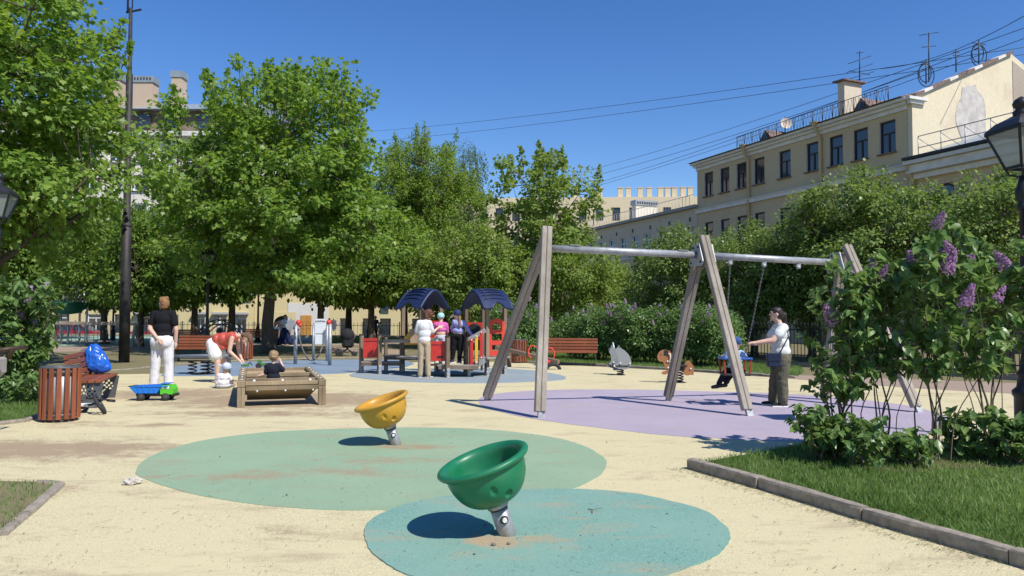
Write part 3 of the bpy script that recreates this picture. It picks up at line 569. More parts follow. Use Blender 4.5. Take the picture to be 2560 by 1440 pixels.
for pa, pb, y0 in ((262, 300, 196), (334, 383, 203), (430, 455, 190)):
    uvK = plane_uv(FE + Vector((0, 2.4, 0)), 0); xa, z1 = uvK(pa, y0); xb, _ = uvK(pb, y0); c_ = MB().box(((xa + xb) / 2, 3, z1 - 1.5), (xb - xa, 1.4, 4)).build('chimney', m_brick, bE); MB().box(((xa + xb) / 2, 3, z1 + .2), (xb - xa + .25, 1.6, .7)).build('chimney_cap', m_zinc, c_)
    for q in range(6):
        if pb - pa > 30: MB().box((xa + (xb - xa) * (q + .7) / 6.4, 2.18, z1 + .25), (.14, .05, .28)).build('flue_opening', m_wfr, c_)
# ---- the two-storey shop row to the right of it
FF = Vector((FE.x + WE + .05, 80.2, GZ)); bF = thing('yellow_shop_row', 'yellow two-storey shop row with orange wooden door and archway beyond the railing', 'building', FF, 0); uvF = plane_uv(FF, 0); WF = uvF(1330, 800)[0]; hF = 8.5
sh = []
for pa, pb, k in ((683, 735, 'a'), (752, 779, 'o'), (806, 826, 'w'), (850, 876, 'w'), (907, 933, 'w'), (950, 977, 'w'), (1030, 1060, 'w'), (1090, 1120, 'w'), (1150, 1180, 'w'), (1210, 1240, 'w')):
    xa, xb = uvF(pa, 800)[0], uvF(pb, 800)[0]; sh.append((xa, xb, .05, uvF(700, 787 if k == 'a' else 795)[1], k))
up_ = [(1.5 + k * 2.6, 2.6 + k * 2.6, 5.2, 7.0) for k in range(int(WF / 2.6) - 1)]
facade(bF, 'wall', WF, hF, [s[:4] for s in sh] + up_, m_st_yel, depth=12, rec=.3)
for a0, a1, c0, c1 in up_: window(bF, (a0 + a1) / 2, (c0 + c1) / 2, a1 - a0, c1 - c0, fm=m_wfw, sill=False)
for a0, a1, c0, c1, k in sh:
    cx, w_, h_ = (a0 + a1) / 2, a1 - a0, c1 - c0
    if k == 'w': window(bF, cx, (c0 + c1) / 2, w_, h_, fm=m_wfr, sill=False, trans=.85)
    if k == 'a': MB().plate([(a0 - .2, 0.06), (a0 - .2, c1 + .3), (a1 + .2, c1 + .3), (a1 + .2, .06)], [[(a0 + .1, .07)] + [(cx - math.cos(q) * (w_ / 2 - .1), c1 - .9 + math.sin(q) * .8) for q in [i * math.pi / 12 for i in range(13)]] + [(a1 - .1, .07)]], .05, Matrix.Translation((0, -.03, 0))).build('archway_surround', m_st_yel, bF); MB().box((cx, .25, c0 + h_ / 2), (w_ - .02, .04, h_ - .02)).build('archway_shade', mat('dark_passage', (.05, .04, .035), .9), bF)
    if k == 'o':
        MB().box((cx + .2, -.02, 1.9), (w_ + 3.2, .04, 3.7)).build('whitewashed_surround', m_st_wht, bF)
        d_ = MB().box((cx, -.07, 1.3), (w_, .06, 2.3)).build('door', mat('orange_wood', (.52, .26, .06), .5, .2, 3, stretch=(4, 4, .5)), bF)
        for q in range(2):
            for r_ in range(3): MB().box((cx - w_ / 4 + q * w_ / 2, -.115, .55 + r_ * .75), (w_ / 2 - .16, .03, .6)).build('door_panel', MATS['orange_wood'], d_)
text('shop_lettering', 'OUTLET', .85, mat('sign_red', (.6, .06, .03), .5), bF, Matrix.Translation((uvF(925, 773)[0], -.06, 3.35 + .1))); MB().box((uvF(967, 772)[0], -.3, 3.6), (.9, .06, .9)).build('hanging_sign', mat('sign_blue', (.04, .06, .16), .5), bF)
MB().prism([(-.4, hF), (12.5, hF), (6, hF + 2.5)], WF, Matrix.Translation((WF / 2, 0, 0)) @ Matrix.Rotation(R(90), 4, 'Z')).build('roof', m_zinc, bF)
# overhead cables
def cable(a, b, sag, label):
    pts = [a.lerp(b, i / 14) - Vector((0, 0, sag * 4 * (i / 14) * (1 - i / 14))) for i in range(15)]
    tag(MB().tube(pts, .022, 5).build('overhead_cable', m_iron), label, 'cable', 'overhead cables')
for i, (p, q, y0, y1, lb) in enumerate((((930, 328), (2560, 118), 120, 48, 'upper of the two long cables crossing the open sky'), ((930, 353), (2560, 136), 120, 48, 'lower of the two long cables crossing the open sky'), ((1400, 444), (2560, 70), 110, 46, 'cable rising to the top of the right edge of the sky'),
        ((1400, 458), (2315, 175), 110, 45, 'cable ending at the wound roof pole'), ((1400, 483), (2447, 120), 110, 47, 'cable running to the highest roof pole'), ((1400, 490), (2560, 96), 110, 47, 'lowest cable rising over the tan house roof'), ((2200, 172), (2560, 40), 60, 40, 'short slack cable in the top right corner'))):
    cable(D(*p, y0), D(*q, y1), .6, lb)
# ================================================================== PLAYGROUND THINGS
m_galv = mat('galvanised_steel', (.36, .37, .38), .5, .28, 9, metal=.4, bs=.1, bd=.002); m_white = mat('white_plastic', (.75, .75, .73), .4, .05)
m_bolt = mat('bolt_cap', (.62, .62, .6), .35, .1); m_blk = mat('black_plastic', (.02, .02, .022), .5, .3, 10); m_rubb = mat('black_rubber', (.03, .03, .032), .8, .3, 20)
m_wgrey = wood('grey_timber', (.43, .385, .325), (.26, .225, .185)); m_wplank = wood('sand_table_timber', (.40, .315, .20), (.23, .175, .105)); m_wpost = wood('play_timber', (.30, .225, .155), (.17, .125, .085))
m_red = mat('red_panel', (.50, .035, .028), .45, .18, 5); m_brred = mat('bright_red_panel', (.62, .05, .03), .45, .12, 5); m_ylw = mat('yellow_panel', (.72, .40, .03), .45, .12, 5)
m_slat = wood('bench_slat', (.33, .105, .045), (.20, .06, .028), (.9, 12, 12), .55); m_slatv = wood('bin_slat', (.36, .115, .05), (.22, .068, .032), (12, 12, .9), .5)
m_frame = mat('grey_steel_frame', (.075, .08, .088), .5, .2, 8)
# ---- spinner bowls
def bowl(px, py, col, label, seed):
    t = thing('spinner_bowl', label, 'spinner', G(px, py), 0, 'tilted spinner bowls')
    ax = Vector((-.315, -.10, .94)).normalized(); x, y, z = frame(ax, (0, 1, 0)); M = Matrix((x, y, z)).transposed().to_4x4()
    pf = [(.062, .0), (.062, .205), (.057, .205), (.057, .215), (.075, .22), (.075, .30), (.0001, .30)]
    MB().lathe([(.0001, -.03)] + pf, 28, M).build('post', m_galv, t)
    MB().lathe([(.06, -.02), (.14, 0), (.0001, .012)], 20).build('sand_collar', MATS['trodden_soil'], t) if False else None
    prof = [(.0001, .245), (.08, .248), (.14, .265), (.195, .30), (.235, .35), (.262, .41), (.276, .47), (.280, .515), (.300, .525), (.318, .537), (.326, .552), (.322, .566), (.305, .574), (.285, .570), (.266, .556), (.254, .53), (.246, .47), (.232, .41), (.205, .355), (.16, .315), (.10, .295), (.0001, .290)]
    # smooth the profile
    pr = spline([Vector((a, b, 0)) for a, b in prof], 3, False); b_ = MB().lathe([(max(p.x, 1e-4), p.y) for p in pr], 72); me = b_.mesh('bowl')
    bm = bmesh.new(); bm.from_mesh(me); bmesh.ops.remove_doubles(bm, verts=bm.verts, dist=5e-4); bmesh.ops.recalc_face_normals(bm, faces=bm.faces); bm.to_mesh(me); bm.free()
    cut = MB()
    for k in range(5): # grip dimples in pairs round the shell
        for da, zz, r_, sz in ((-.30, .385, .281, 1.0), (.10, .325, .243, .85)):
            a = 2 * math.pi * k / 5 + da - 1.15; cut.ball((math.cos(a) * r_, math.sin(a) * r_, zz), .052, 18, 12, (.72, .72, 1.3 * sz))
    ob = bpy.data.objects.new('b', me); co = bpy.data.objects.new('c', cut.mesh('c')); C.objects.link(ob); C.objects.link(co)
    md = ob.modifiers.new('b', 'BOOLEAN'); md.object = co; md.operation = 'DIFFERENCE'; md.solver = 'EXACT'
    dg = bpy.context.evaluated_depsgraph_get(); me2 = bpy.data.meshes.new_from_object(ob.evaluated_get(dg)); bpy.data.objects.remove(ob); bpy.data.objects.remove(co)
    me2.transform(M); me2.polygons.foreach_set('use_smooth', [True] * len(me2.polygons)); bo = link('bowl', me2, col, t); bo.data.materials.clear(); bo.data.materials.append(col)
    es = bo.modifiers.new('e', 'EDGE_SPLIT'); es.split_angle = R(40)
    cz = M @ Vector((0, 0, .13)); dv = Vector((.25, -1, .1)).normalized(); bo_ = MB().cyl(cz + dv * .05, cz + dv * .072, .03, .028, 14).build('bolt', m_blk, t); MB().cyl(cz + dv * .07, cz + dv * .09, .019, .016, 12).build('bolt_cap', m_bolt, bo_)
    MB().lathe([(.064, .205), (.066, .21), (.064, .216)], 28, M).build('collar_ring', m_blk, t)
def worn(name, col, pale):
    m, t, p = nt(name); a = tex(t, 3.5, 6, .7); b = tex(t, 60, 3, .6); d = tex(t, 14, 8, .8, stretch=(1, 1, 3))
    c = mixc(t, ramp(t, a, .42, .78, (0, 0, 0, 1), (.55, .55, .55, 1)), col, pale); c = mixc(t, ramp(t, d, .62, .72, (0, 0, 0, 1), (.35, .35, .35, 1)), c, pale); c = mixc(t, ramp(t, b, .66, .74, (0, 0, 0, 1), (.5, .5, .5, 1)), c, tuple(x * .5 for x in col))
    t.links.new(c, p.inputs['Base Color']); r = ramp(t, a, .3, .75, (.30, .30, .30, 1), (.52, .52, .52, 1)); t.links.new(r, p.inputs['Roughness']); p.inputs['Specular IOR Level'].default_value = .5; bump(t, p, b, .06, .002); return m
m_bgreen = worn('green_plastic', (.007, .15, .062), (.05, .21, .11)); m_byel = worn('yellow_plastic', (.50, .26, .022), (.56, .35, .09))
bowl(1270, 1340, m_bgreen, 'green plastic spinner bowl on a leaning steel post on the teal circle', 1)
bowl(991, 1113, m_byel, 'yellow plastic spinner bowl on a leaning steel post on the mint green oval', 2)
# ---- swing frame
sw = thing('swing_set', 'timber swing frame with three A-shaped supports and a galvanised top bar on lilac surface', 'swing', G(1870, 1040)); o0 = sw.location
tops = [D(1366, 590, 11.95), D(1756, 612, 12.6), D(2112, 634, 13.4)]; feet = [(G(1349, 1046), G(1214, 1002)), (G(1872, 1041), G(1668, 1003)), (G(2297, 1032), G(2060, 1000))]
bdir = (tops[2] - tops[0]).normalized(); bm_z = [D(1380, 621, 11.97), D(1756, 638, 12.6), D(2102, 657, 13.38)]
for i, (tp, ft) in enumerate(zip(tops, feet)):
    for j, f_ in enumerate(ft):
        e = Vector((0, -.09 if j == 0 else .09, .12 if j == 0 else 0)); a = f_ - o0; b = tp + e - o0; ext = b + (b - a).normalized() * .02
        d_ = (b - a).normalized(); st = a + d_ * .10; off = bdir * (.043); 
        lg = MB()
        for s_ in (-1, 1): lg.bar(st + off * s_, ext + off * s_, .10, .079, bdir, .008)   # two laminated squared halves with the groove between
        lg.build('leg', m_wgrey, sw); MB().bar(a - d_ * .02, a + d_ * .16, .05, .06, bdir).bar(a + d_ * .0 + bdir * .05, a + d_ * .14 + bdir * .05, .02, .07, bdir).build('steel_shoe', m_galv, sw)
    c_ = bm_z[i] - o0; xq, yq, zq = frame(bdir); pl = [(-.20, -.19), (.20, -.19), (.23, -.12), (.12, .18), (-.12, .18), (-.23, -.12)]
    for s_ in (-1, 1):
        if i == 0 or (i == 2 and s_ > 0): continue
        Mx = Matrix((xq, bdir, Vector((0, 0, 1)))).transposed().to_4x4(); Mx.translation = c_ + bdir * s_ * .115
        pt = MB().prism(pl, .02, Mx).build('bracket_plate', m_galv, sw)
        for bx_, bz_ in ((-.16, -.13), (.16, -.13), (-.08, .12), (.08, .12)): MB().cyl(Mx @ Vector((bx_, .008 * s_, bz_)), Mx @ Vector((bx_, .024 * s_, bz_)), .018, n=8).build('bolt', m_blk, pt)
for a, b in ((0, 1), (1, 2)):
    p, q = bm_z[a] - o0, bm_z[b] - o0; d_ = (q - p).normalized(); MB().cyl(p + d_ * (.1 if a else -.06), q - d_ * .1, .058, n=20).build('top_bar', m_galv, sw)
    for k in ((.14, .86) if a == 0 else ()): MB().bar(p.lerp(q, k) - d_ * .09 + Vector((0, 0, .066)), p.lerp(q, k) + d_ * .09 + Vector((0, 0, .066)), .1, .012).build('clamp', m_galv, sw); 
hang = []
for f_ in (.19, .43, .68, .92):
    p = (bm_z[1] - o0).lerp(bm_z[2] - o0, f_); hang.append(p + o0); MB().box(p - Vector((0, 0, .085)), (.07, .05, .07)).cyl(p - Vector((.03, 0, .12)), p + Vector((.03, 0, -.12)), .03, n=10).build('hanger', m_galv, sw)
# swing seat on two chains
cs = [(hang[0], D(1812, 893, 12.75)), (hang[1], D(1862, 898, 12.95))]; seat = thing('cradle_swing', 'blue and red cradle swing seat on two chains with a child in it', 'swing seat', (cs[0][1] + cs[1][1]) / 2); o1 = seat.location
lk = MB(); lk.tube([(math.cos(a) * .013, 0, math.sin(a) * .024) for a in [i * math.pi / 4 for i in range(8)]], .0042, 5, closed=True); lkv = (lk.v, lk.f)
for a, b in cs:
    ch = MB(); n = int((a - b).length / .036); x, y, z = frame(b - a)
    for k in range(n):
        c_ = (a - Vector((0, 0, .13))).lerp(b, k / (n - 1)) - o1; X, Y = (x, y) if k % 2 else (y, -x); ch.add([c_ + X * v[0] + Y * v[1] + z * v[2] for v in lkv[0]], lkv[1], True)
    ch.build('chain', mat('chain_steel', (.17, .17, .17), .45, .2, 9, metal=.5), seat)
w2 = (cs[1][1] - cs[0][1]).length / 2
m_sblu = mat('seat_blue', (.03, .13, .45), .4); m_sred = mat('seat_orange_red', (.32, .05, .025), .45)
for yy in (-.17, .17): MB().bar((-w2, yy, 0), (w2, yy, 0), .032, .03, b=.01).build('rail', m_sblu, seat)
for xx in (-w2, w2): MB().bar((xx, -.2, .002), (xx, .2, .002), .04, .034, b=.01).build('arm_rest', m_sblu, seat)
for xx in (-w2, w2):
    for yy in (-.15, .15): MB().bar((xx, yy, -.02), (xx * .92, yy * .95, -.26), .02, .032, b=.005).build('side_slat', m_sred, seat)
MB().cbox((0, 0, -.275), (w2 * 1.95, .36, .035), .01).build('seat_board', m_blk, seat)
# ---- bins and benches
def make_bin():
    t = thing('litter_bin', '', 'bin'); rr = .245; H = .78
    MB().lathe([(.0001, .03), (rr - .035, .03), (rr - .035, H - .02), (rr - .06, H - .02), (rr - .07, .06), (.0001, .06)], 20).build('liner', mat('zinc_liner', (.42, .43, .45), .45, .2, 5, metal=.3), t)
    for z in (.07, H - .10): MB().lathe([(rr - .03, z), (rr - .004, z), (rr - .004, z + .05), (rr - .03, z + .05)], 20).build('hoop', m_frame, t)
    MB().lathe([(rr - .05, H - .03), (rr + .012, H - .03), (rr + .012, H + .004), (rr - .05, H + .004), (rr - .05, H - .03)], 24).build('rim', m_frame, t)
    MB().lathe([(.0001, 0), (rr - .02, 0), (rr - .02, .03), (.0001, .03)], 20).build('foot', m_blk, t)
    sl = MB().cbox((0, 0, H / 2), (.062, .022, H - .06), .005).mesh('slat')
    for k in range(16):
        a = 2 * math.pi * k / 16; s_ = link('slat', sl, m_slatv, t, (math.cos(a) * (rr + .008), math.sin(a) * (rr + .008), .01)); s_.rotation_euler = (0, 0, a + math.pi / 2)
        if k in (12, 13): pass
    return t
bin0 = make_bin(); bin0['label'] = 'slatted red-brown litter bin nearest the camera beside the left bench'
def place(o, loc, rz, label, group): o.location = loc; o.rotation_euler = (0, 0, rz); o['label'] = label; o['group'] = group; return o
place(bin0, G(148, 1052), .1, bin0['label'], 'slatted litter bins')
place(copy_tree(bin0), G(612, 900), .3, 'slatted litter bin behind the bending woman', 'slatted litter bins'); place(copy_tree(bin0), G(1297, 907), .2, 'slatted litter bin behind the seesaw', 'slatted litter bins')
def leafpoly(cx, cz, a, L, wd): return [(cx + math.cos(a) * u * L - math.sin(a) * v * wd, cz + math.sin(a) * u * L + math.cos(a) * v * wd) for u, v in ((0, 0), (.25, .42), (.6, .46), (1, 0), (.6, -.46), (.25, -.42))]
def make_bench(L=1.75):
    t = thing('park_bench', '', 'bench'); holes = []
    holes.append([(-.03, .06), (.03, .06), (.018, .11), (.07, .165), (.055, .172), (.006, .13), (-.008, .13), (-.055, .172), (-.07, .165), (-.018, .11)])
    for rad, n, a0, ln in ((.075, 5, .5, .045), (.125, 8, .15, .05), (.18, 11, .0, .05)):
        for i in range(n):
            a = a0 + (math.pi - 2 * a0) * i / (n - 1); holes.append(leafpoly(math.cos(a) * rad * .95, .155 + math.sin(a) * rad * .98, a, ln, .042))
    M90 = Matrix.Rotation(R(90), 4, 'Z'); pm = MB().plate([(-.19, 0), (.19, 0), (.25, .41), (-.25, .41)], holes, .012, M90)
    for sx in (-1, 1):
        pm2 = link('end_plate', pm.mesh('end_plate'), m_frame, t, (sx * (L / 2 - .05), 0, 0)); fl = MB()
        for s_ in (-1, 1): fl.bar((0, s_ * .19, 0), (0, s_ * .25, .41), .07, .008, (1, 0, 0))
        fl.build('flange', m_frame, pm2); br = MB().bar((0, .2, .40), (0, .33, .86), .05, .03, (1, 0, 0)).build('back_bracket', m_frame, t, (sx * (L / 2 - .25), 0, 0))
    for k in range(5):
        MB().cbox((0, 0, 0), (L, .088, .04), .006).build('seat_slat', m_slat, t, (0, -.205 + k * .102, .432))
    for k in range(5):
        f_ = .12 + k * .20; y, z = .2 + .13 * f_ - .035, .40 + .46 * f_; s_ = MB().cbox((0, 0, 0), (L, .028, .078), .006).build('back_slat', m_slat, t, (0, y, z)); s_.rotation_euler = (-R(16), 0, 0)
    return t
bn0 = make_bench(); bg = 'red-brown slatted park benches'
pa, pb = G(249, 952, .45), G(300, 929, .45); dd = (pb - pa).normalized(); mid = pa + dd * .9; rzb = math.atan2(dd.y, dd.x)
place(bn0, (mid.x - .235 * dd.y, mid.y + .235 * dd.x, 0), rzb, 'red-brown bench with leaf-tree end plates carrying the blue bag', bg)
benches = [((1424, 914), R(-8), 'red-brown bench between the seesaw and the grey spring animal'), ((505, 904), R(2), 'red-brown bench behind the bending woman'), ((473, 868), R(3), 'far bench between the black pole and the lamp post'), ((650, 864), R(0), 'far bench left of the big maple trunk')]
for (px, py), rz, lb in benches: place(copy_tree(bn0), G(px, py), rz, lb, bg)
# blue carrier bag on the near bench
bg_ = bmesh.new(); bmesh.ops.create_icosphere(bg_, subdivisions=5, radius=1)
for v in bg_.verts:
    z = v.co.z; th = math.atan2(v.co.y, v.co.x); wz = .20 * (1 - .62 * ((z + 1) / 2) ** 1.6); n1 = mnoise.noise(v.co * 1.3 + Vector((3, 1, 0))); cr = .5 - abs(mnoise.noise(Vector((th * 1.1, z * 1.2, 2.0)) * 1.6)); c2 = .5 - abs(mnoise.noise(v.co * 2.6 + Vector((7, 2, 4))))
    ex_ = .86 + .22 * n1 + .16 * cr + .12 * c2; rr_ = max(0.0, 1 - abs(z) ** 5) ** .5; dn_ = math.hypot(v.co.x, v.co.y) or 1
    v.co = Vector((v.co.x / dn_ * wz * ex_ * rr_ * 1.1 - .05 * (z + 1), v.co.y / dn_ * wz * ex_ * rr_ * .75, max(0, .235 + z * .235 + .03 * c2)))
me = bpy.data.meshes.new('carrier_bag'); bg_.to_mesh(me); bg_.free()
m_bag = mat('blue_film', (.012, .11, .50), .3, .2, 3, bs=.25, bd=.03, spec=.6); bgo = link('carrier_bag', me, m_bag); pbg = G(226, 938, .45); bgo.location = pbg + Vector((.02, .25, .005)); bgo.rotation_euler = (0, 0, .25); bgo.scale = (1.12, 1.12, 1.15)
tag(bgo, 'crumpled blue plastic carrier bag standing on the left bench', 'bag')
# ---- balance bike lying by the bench
bk = thing('balance_bike', "child's black balance bike lying on its side by the left bench", 'bike', G(232, 1036)); r_ = .15
def wheel(c, axis, nm):
    x, y, z = frame(axis); ring = [Vector(c) + (x * math.cos(a) + y * math.sin(a)) * r_ for a in [i * math.pi / 10 for i in range(20)]]; wq = MB().tube(ring, .024, 8, closed=True).build(nm, m_rubb, bk); sp = MB()
    for k in range(0, 20, 4): sp.cyl(c, ring[k], .009, n=5)
    sp.cyl(Vector(c) - z * .03, Vector(c) + z * .03, .025, n=8).build('rim', m_frame, wq)
wheel((.10, 0, .155), (.78, .35, .50), 'front_wheel'); wheel((-.36, .18, .06), (.1, -.25, .96), 'rear_wheel')
MB().tube([(-.36, .18, .07), (-.2, .12, .10), (0, .04, .16)], .018, 8).tube([(.10, 0, .155), (.03, .03, .2), (-.02, .08, .26)], .016, 8).build('bike_frame', m_blk, bk)
MB().tube([(.22, .22, .18), (.06, .1, .22), (-.1, -.02, .26)], .012, 8).cyl((.13, .15, .20), (.22, .22, .18), .021, n=8).cyl((-.04, .02, .24), (-.1, -.02, .26), .021, n=8).build('handlebar', m_blk, bk); MB().cbox((-.16, .12, .13), (.18, .10, .05), .02).build('saddle', m_white, bk)
# ---- toy tipper truck
tk = thing('toy_truck', 'toy tipper truck with blue bed and green cab on the sandy surface', 'toy truck', G(385, 1001), R(4)); m_tb = mat('toy_blue', (.02, .18, .62), .35, .08); m_tg = mat('toy_green', (.10, .52, .035), .35, .08)
Mt = Matrix.Identity(4)
bd = MB(); prof = [(-.40, .26), (-.29, .15), (.10, .15), (.17, .27), (.19, .33), (.12, .31), (-.34, .29)]
for yy in (-.14, .14): bd.prism(prof, .014, Matrix.Translation((0, yy, 0)))
bd.bar((-.29, 0, .155), (.10, 0, .155), .28, .012).bar((-.40, 0, .26), (-.29, 0, .15), .28, .012).bar((.10, 0, .15), (.20, 0, .33), .28, .012).box((.24, 0, .335), (.14, .27, .014)); bd.build('tipper_bed', m_tb, tk)
for k in range(4): MB().box((-.24 + k * .1, -.152, .22), (.014, .012, .12)).build('bed_rib', m_tb, tk)
MB().box((0, -.152, .285), (.62, .014, .02)).build('bed_rail', m_tb, tk)
cb = MB(); cb.prism([(.16, .13), (.40, .13), (.405, .23), (.36, .31), (.16, .31)], .26); cabo = cb.build('cab', m_tg, tk)
for xx in (.215, .30): MB().box((xx, -.133, .262), (.055, .01, .05)).build('cab_window', m_white, cabo)
MB().box((.02, 0, .115), (.66, .16, .05)).box((.415, 0, .115), (.03, .26, .05)).build('chassis', m_blk, tk)
for xx in (-.20, .26):
    for yy in (-.12, .12):
        wq = MB().lathe([(.02, -.035), (.062, -.035), (.075, -.02), (.075, .02), (.062, .035), (.02, .035)], 18, Matrix.Translation((xx, yy, .077)) @ Matrix.Rotation(R(90), 4, 'X')).build('wheel', m_rubb, tk); MB().lathe([(.0001, -.03), (.04, -.036), (.042, .036), (.0001, .03)], 12, Matrix.Translation((xx, yy, .077)) @ Matrix.Rotation(R(90), 4, 'X')).build('hub', mat('hub_grey', (.1, .1, .1), .5), wq)
tk.scale = (.92, .92, .92)
# ---- sand table
q0, q1 = G(602, 1020), G(808, 1015); e1 = (q1 - q0).normalized(); e2 = Vector((-e1.y, e1.x, 0)); e1 = Vector((.944, .33, 0)); e2 = Vector((-.33, .944, 0)); Wt = 1.3; Lt = 3.5; ztop = .44
stt = thing('sand_table', 'weathered timber sand table on four square legs with a boy standing in it', 'sand table', q0, math.atan2(e1.y, e1.x))
for xx in (0, Wt):
    for yy in (.05, Lt - .05):
        lg = MB()
        for s_ in (-.031, .031): lg.cbox((xx + s_, yy, .165), (.06, .12, .33), .006)
        lg.build('leg', m_wplank, stt)
    MB().cbox((xx, Lt / 2, .385), (.125, Lt + .02, .105), .01).build('side_beam', m_wplank, stt)
    for k in range(6): MB().ball((xx, .35 + k * .55, .44), .022, 8, 4, (1, 1, .5)).build('bolt_cap', m_bolt, stt)
m_sand = mat('sand', (.40, .29, .17), .95, .25, 25, bs=.6, bd=.01)
for k, (y0, y1) in enumerate(((.02, .62), (1.9, Lt - .05))):
    fb = MB().cbox((Wt / 2, y0 + .02, .395), (Wt - .13, .045, .07), .006).build('rim_board', m_wplank, stt); MB().cbox((Wt / 2, y0 + .03, .315), (Wt - .14, .04, .085), .006).build('rim_board', m_wplank, stt)
    MB().cbox((Wt / 2, y1 - .02, .385), (Wt - .13, .045, .09), .006).build('rim_board', m_wplank, stt); MB().box((Wt / 2, (y0 + y1) / 2, .355), (Wt - .14, y1 - y0 - .08, .03)).build('sand_bed', m_sand, stt)
    MB().bar((Wt / 2, y0 + .06, .27), (Wt / 2, y0 + .52, .10), .01, Wt - .16, (0, 0, 1)).build('sloping_panel', m_wplank, stt) if False else MB().add([(.09, y0 + .05, .275), (Wt - .09, y0 + .05, .275), (Wt - .2, y0 + .62, .06), (.09, y0 + .62, .06), (.09, y0 + .05, .30), (Wt - .09, y0 + .05, .30), (Wt - .2, y0 + .64, .085), (.09, y0 + .64, .085)], [(0, 3, 2, 1), (4, 5, 6, 7), (0, 1, 5, 4), (1, 2, 6, 5), (2, 3, 7, 6), (3, 0, 4, 7)]).build('sloping_panel', m_wplank, stt)
for k in range(3): MB().ball((.2 + k * (Wt - .4) / 2, .04, .435), .026, 8, 5).build('bolt_cap', m_bolt, stt); MB().ball((.25 + k * (Wt - .4) / 2, .03, .265), .018, 8, 5).build('bolt_cap', m_bolt, stt)
def toypos(px, py): return G(px, py, .372)
tr_ = thing('toy_tractor', 'small green toy tractor on the sand table by the boy', 'toy', toypos(655, 921), .2); MB().cbox((0, 0, .09), (.2, .1, .06), .01).cbox((-.05, 0, .15), (.08, .09, .08), .01).build('body', mat('toy_dull_green', (.07, .19, .05), .5), tr_)
for xx, rr in ((-.07, .06), (.08, .042)):
    for yy in (-.06, .06): MB().cyl((xx, yy - .015, rr), (xx, yy + .015, rr), rr, n=12).build('wheel', m_rubb, tr_)
for nm, px, py, cc, lb in (('sand_mould', 636, 925, (.65, .16, .04), 'orange sand mould on the sand table'), ('sand_mould', 625, 926, (.60, .55, .03), 'larger yellow-green sand mould on the sand table'), ('sand_mould', 612, 927, (.62, .60, .10), 'pale yellow sand mould at the corner of the sand table')):
    tag(MB().lathe([(.0001, .05), (.03, .05), (.055, .02), (.06, 0), (.0001, 0)], 10).build(nm, mat(nm + str(px), cc, .45), loc=toypos(px, py)), lb, 'toy')
ts = thing('toy_digger', 'dark green toy digger on the sand table under the reaching hand', 'toy', toypos(613, 919)); MB().cbox((0, 0, .05), (.16, .08, .05), .01).build('body', MATS['toy_dull_green'], ts); MB().tube([(.05, 0, .07), (.11, 0, .12), (.15, 0, .05)], .012, 6).build('arm', m_blk, ts)
# ---- crumpled tissue
bt = bmesh.new(); bmesh.ops.create_icosphere(bt, subdivisions=4, radius=1)
for v in bt.verts:
    n = mnoise.noise(v.co * 2.2) * .5 + abs(mnoise.noise(v.co * 5 + Vector((3, 3, 3)))) * .45; v.co = Vector((v.co.x * .085 * (1 + n), v.co.y * .06 * (1 + n), max(0, .03 + v.co.z * .034 * (1 + n * 2.2))))
me = bpy.data.meshes.new('paper_tissue'); bt.to_mesh(me); bt.free(); to_ = link('paper_tissue', me, mat('tissue', (.50, .46, .41), .9, .15, 20)); to_.location = G(330, 1212) + Vector((0, 0, .006)); to_.rotation_euler = (0, 0, .25); to_.scale = (.75, .75, .75); tag(to_, 'crumpled pale paper tissue at the edge of the mint green oval', 'tissue')
for px, py, r_, lb in ((1234, 1369, .017, 'larger pebble in the sand at the foot of the green bowl'), (1272, 1366, .014, 'smaller pebble right of the other one below the green bowl'), (1213, 1317, .011, 'tiny pebble by the shadow of the green bowl')):
    tag(MB().ball((0, 0, r_ * .6), r_, 8, 6, (1, .75, .7)).build('pebble', mat('pebble', (.2, .17, .14), .9), loc=G(px, py) + Vector((0, 0, .012))), lb, 'pebble')
tw = MB(); p = G(1470, 1278) + Vector((0, 0, .016)); tw.tube([p, p + Vector((.03, -.05, .01)), p + Vector((.02, -.12, 0))], .003, 5).tube([p + Vector((.03, -.05, .01)), p + Vector((.11, -.04, .02))], .002, 5); tag(tw.build('twig', mat('straw', (.12, .085, .045))), 'forked dry twig lying on the teal circle', 'twig')
# ---- the play house with two blue roofs
ph = thing('play_house', 'timber play house with two dark blue curved roofs and red and yellow panels', 'play house', G(1118, 945)); po = Vector(ph.location)
def L_(px, py, y): return D(px, py, y) - po
m_roof = mat('blue_roof_plastic', (.013, .024, .075), .45, .18, 4, spec=.4); m_gpan = mat('grey_panel', (.22, .225, .23), .6, .15, 6)
def post(px, py, top, w_=.10, nm='post', cap=True):
    b = G(px, py); t_ = D(px, top, b.y); MB().cbox((b - po) + Vector((0, 0, (t_.z) / 2)), (w_, w_, t_.z), .008, Matrix.Rotation(R(32), 3, 'Z')).build(nm, m_wpost, ph)
    if cap: MB().cbox((b - po) + Vector((0, 0, t_.z + .012)), (w_ + .012, w_ + .012, .035), .006, Matrix.Rotation(R(32), 3, 'Z')).build('post_cap', m_blk, ph)
    for dz in (.1, .2): MB().ball((b - po) + Vector((.02, -.075, dz)), .018, 8, 4).build('bolt_cap', m_bolt, ph)
    sh = MB().cbox((b - po) + Vector((.03, -.045, .12)), (.09, .03, .26), .004, Matrix.Rotation(R(32), 3, 'Z')).build('steel_foot', m_galv, ph)
    return b
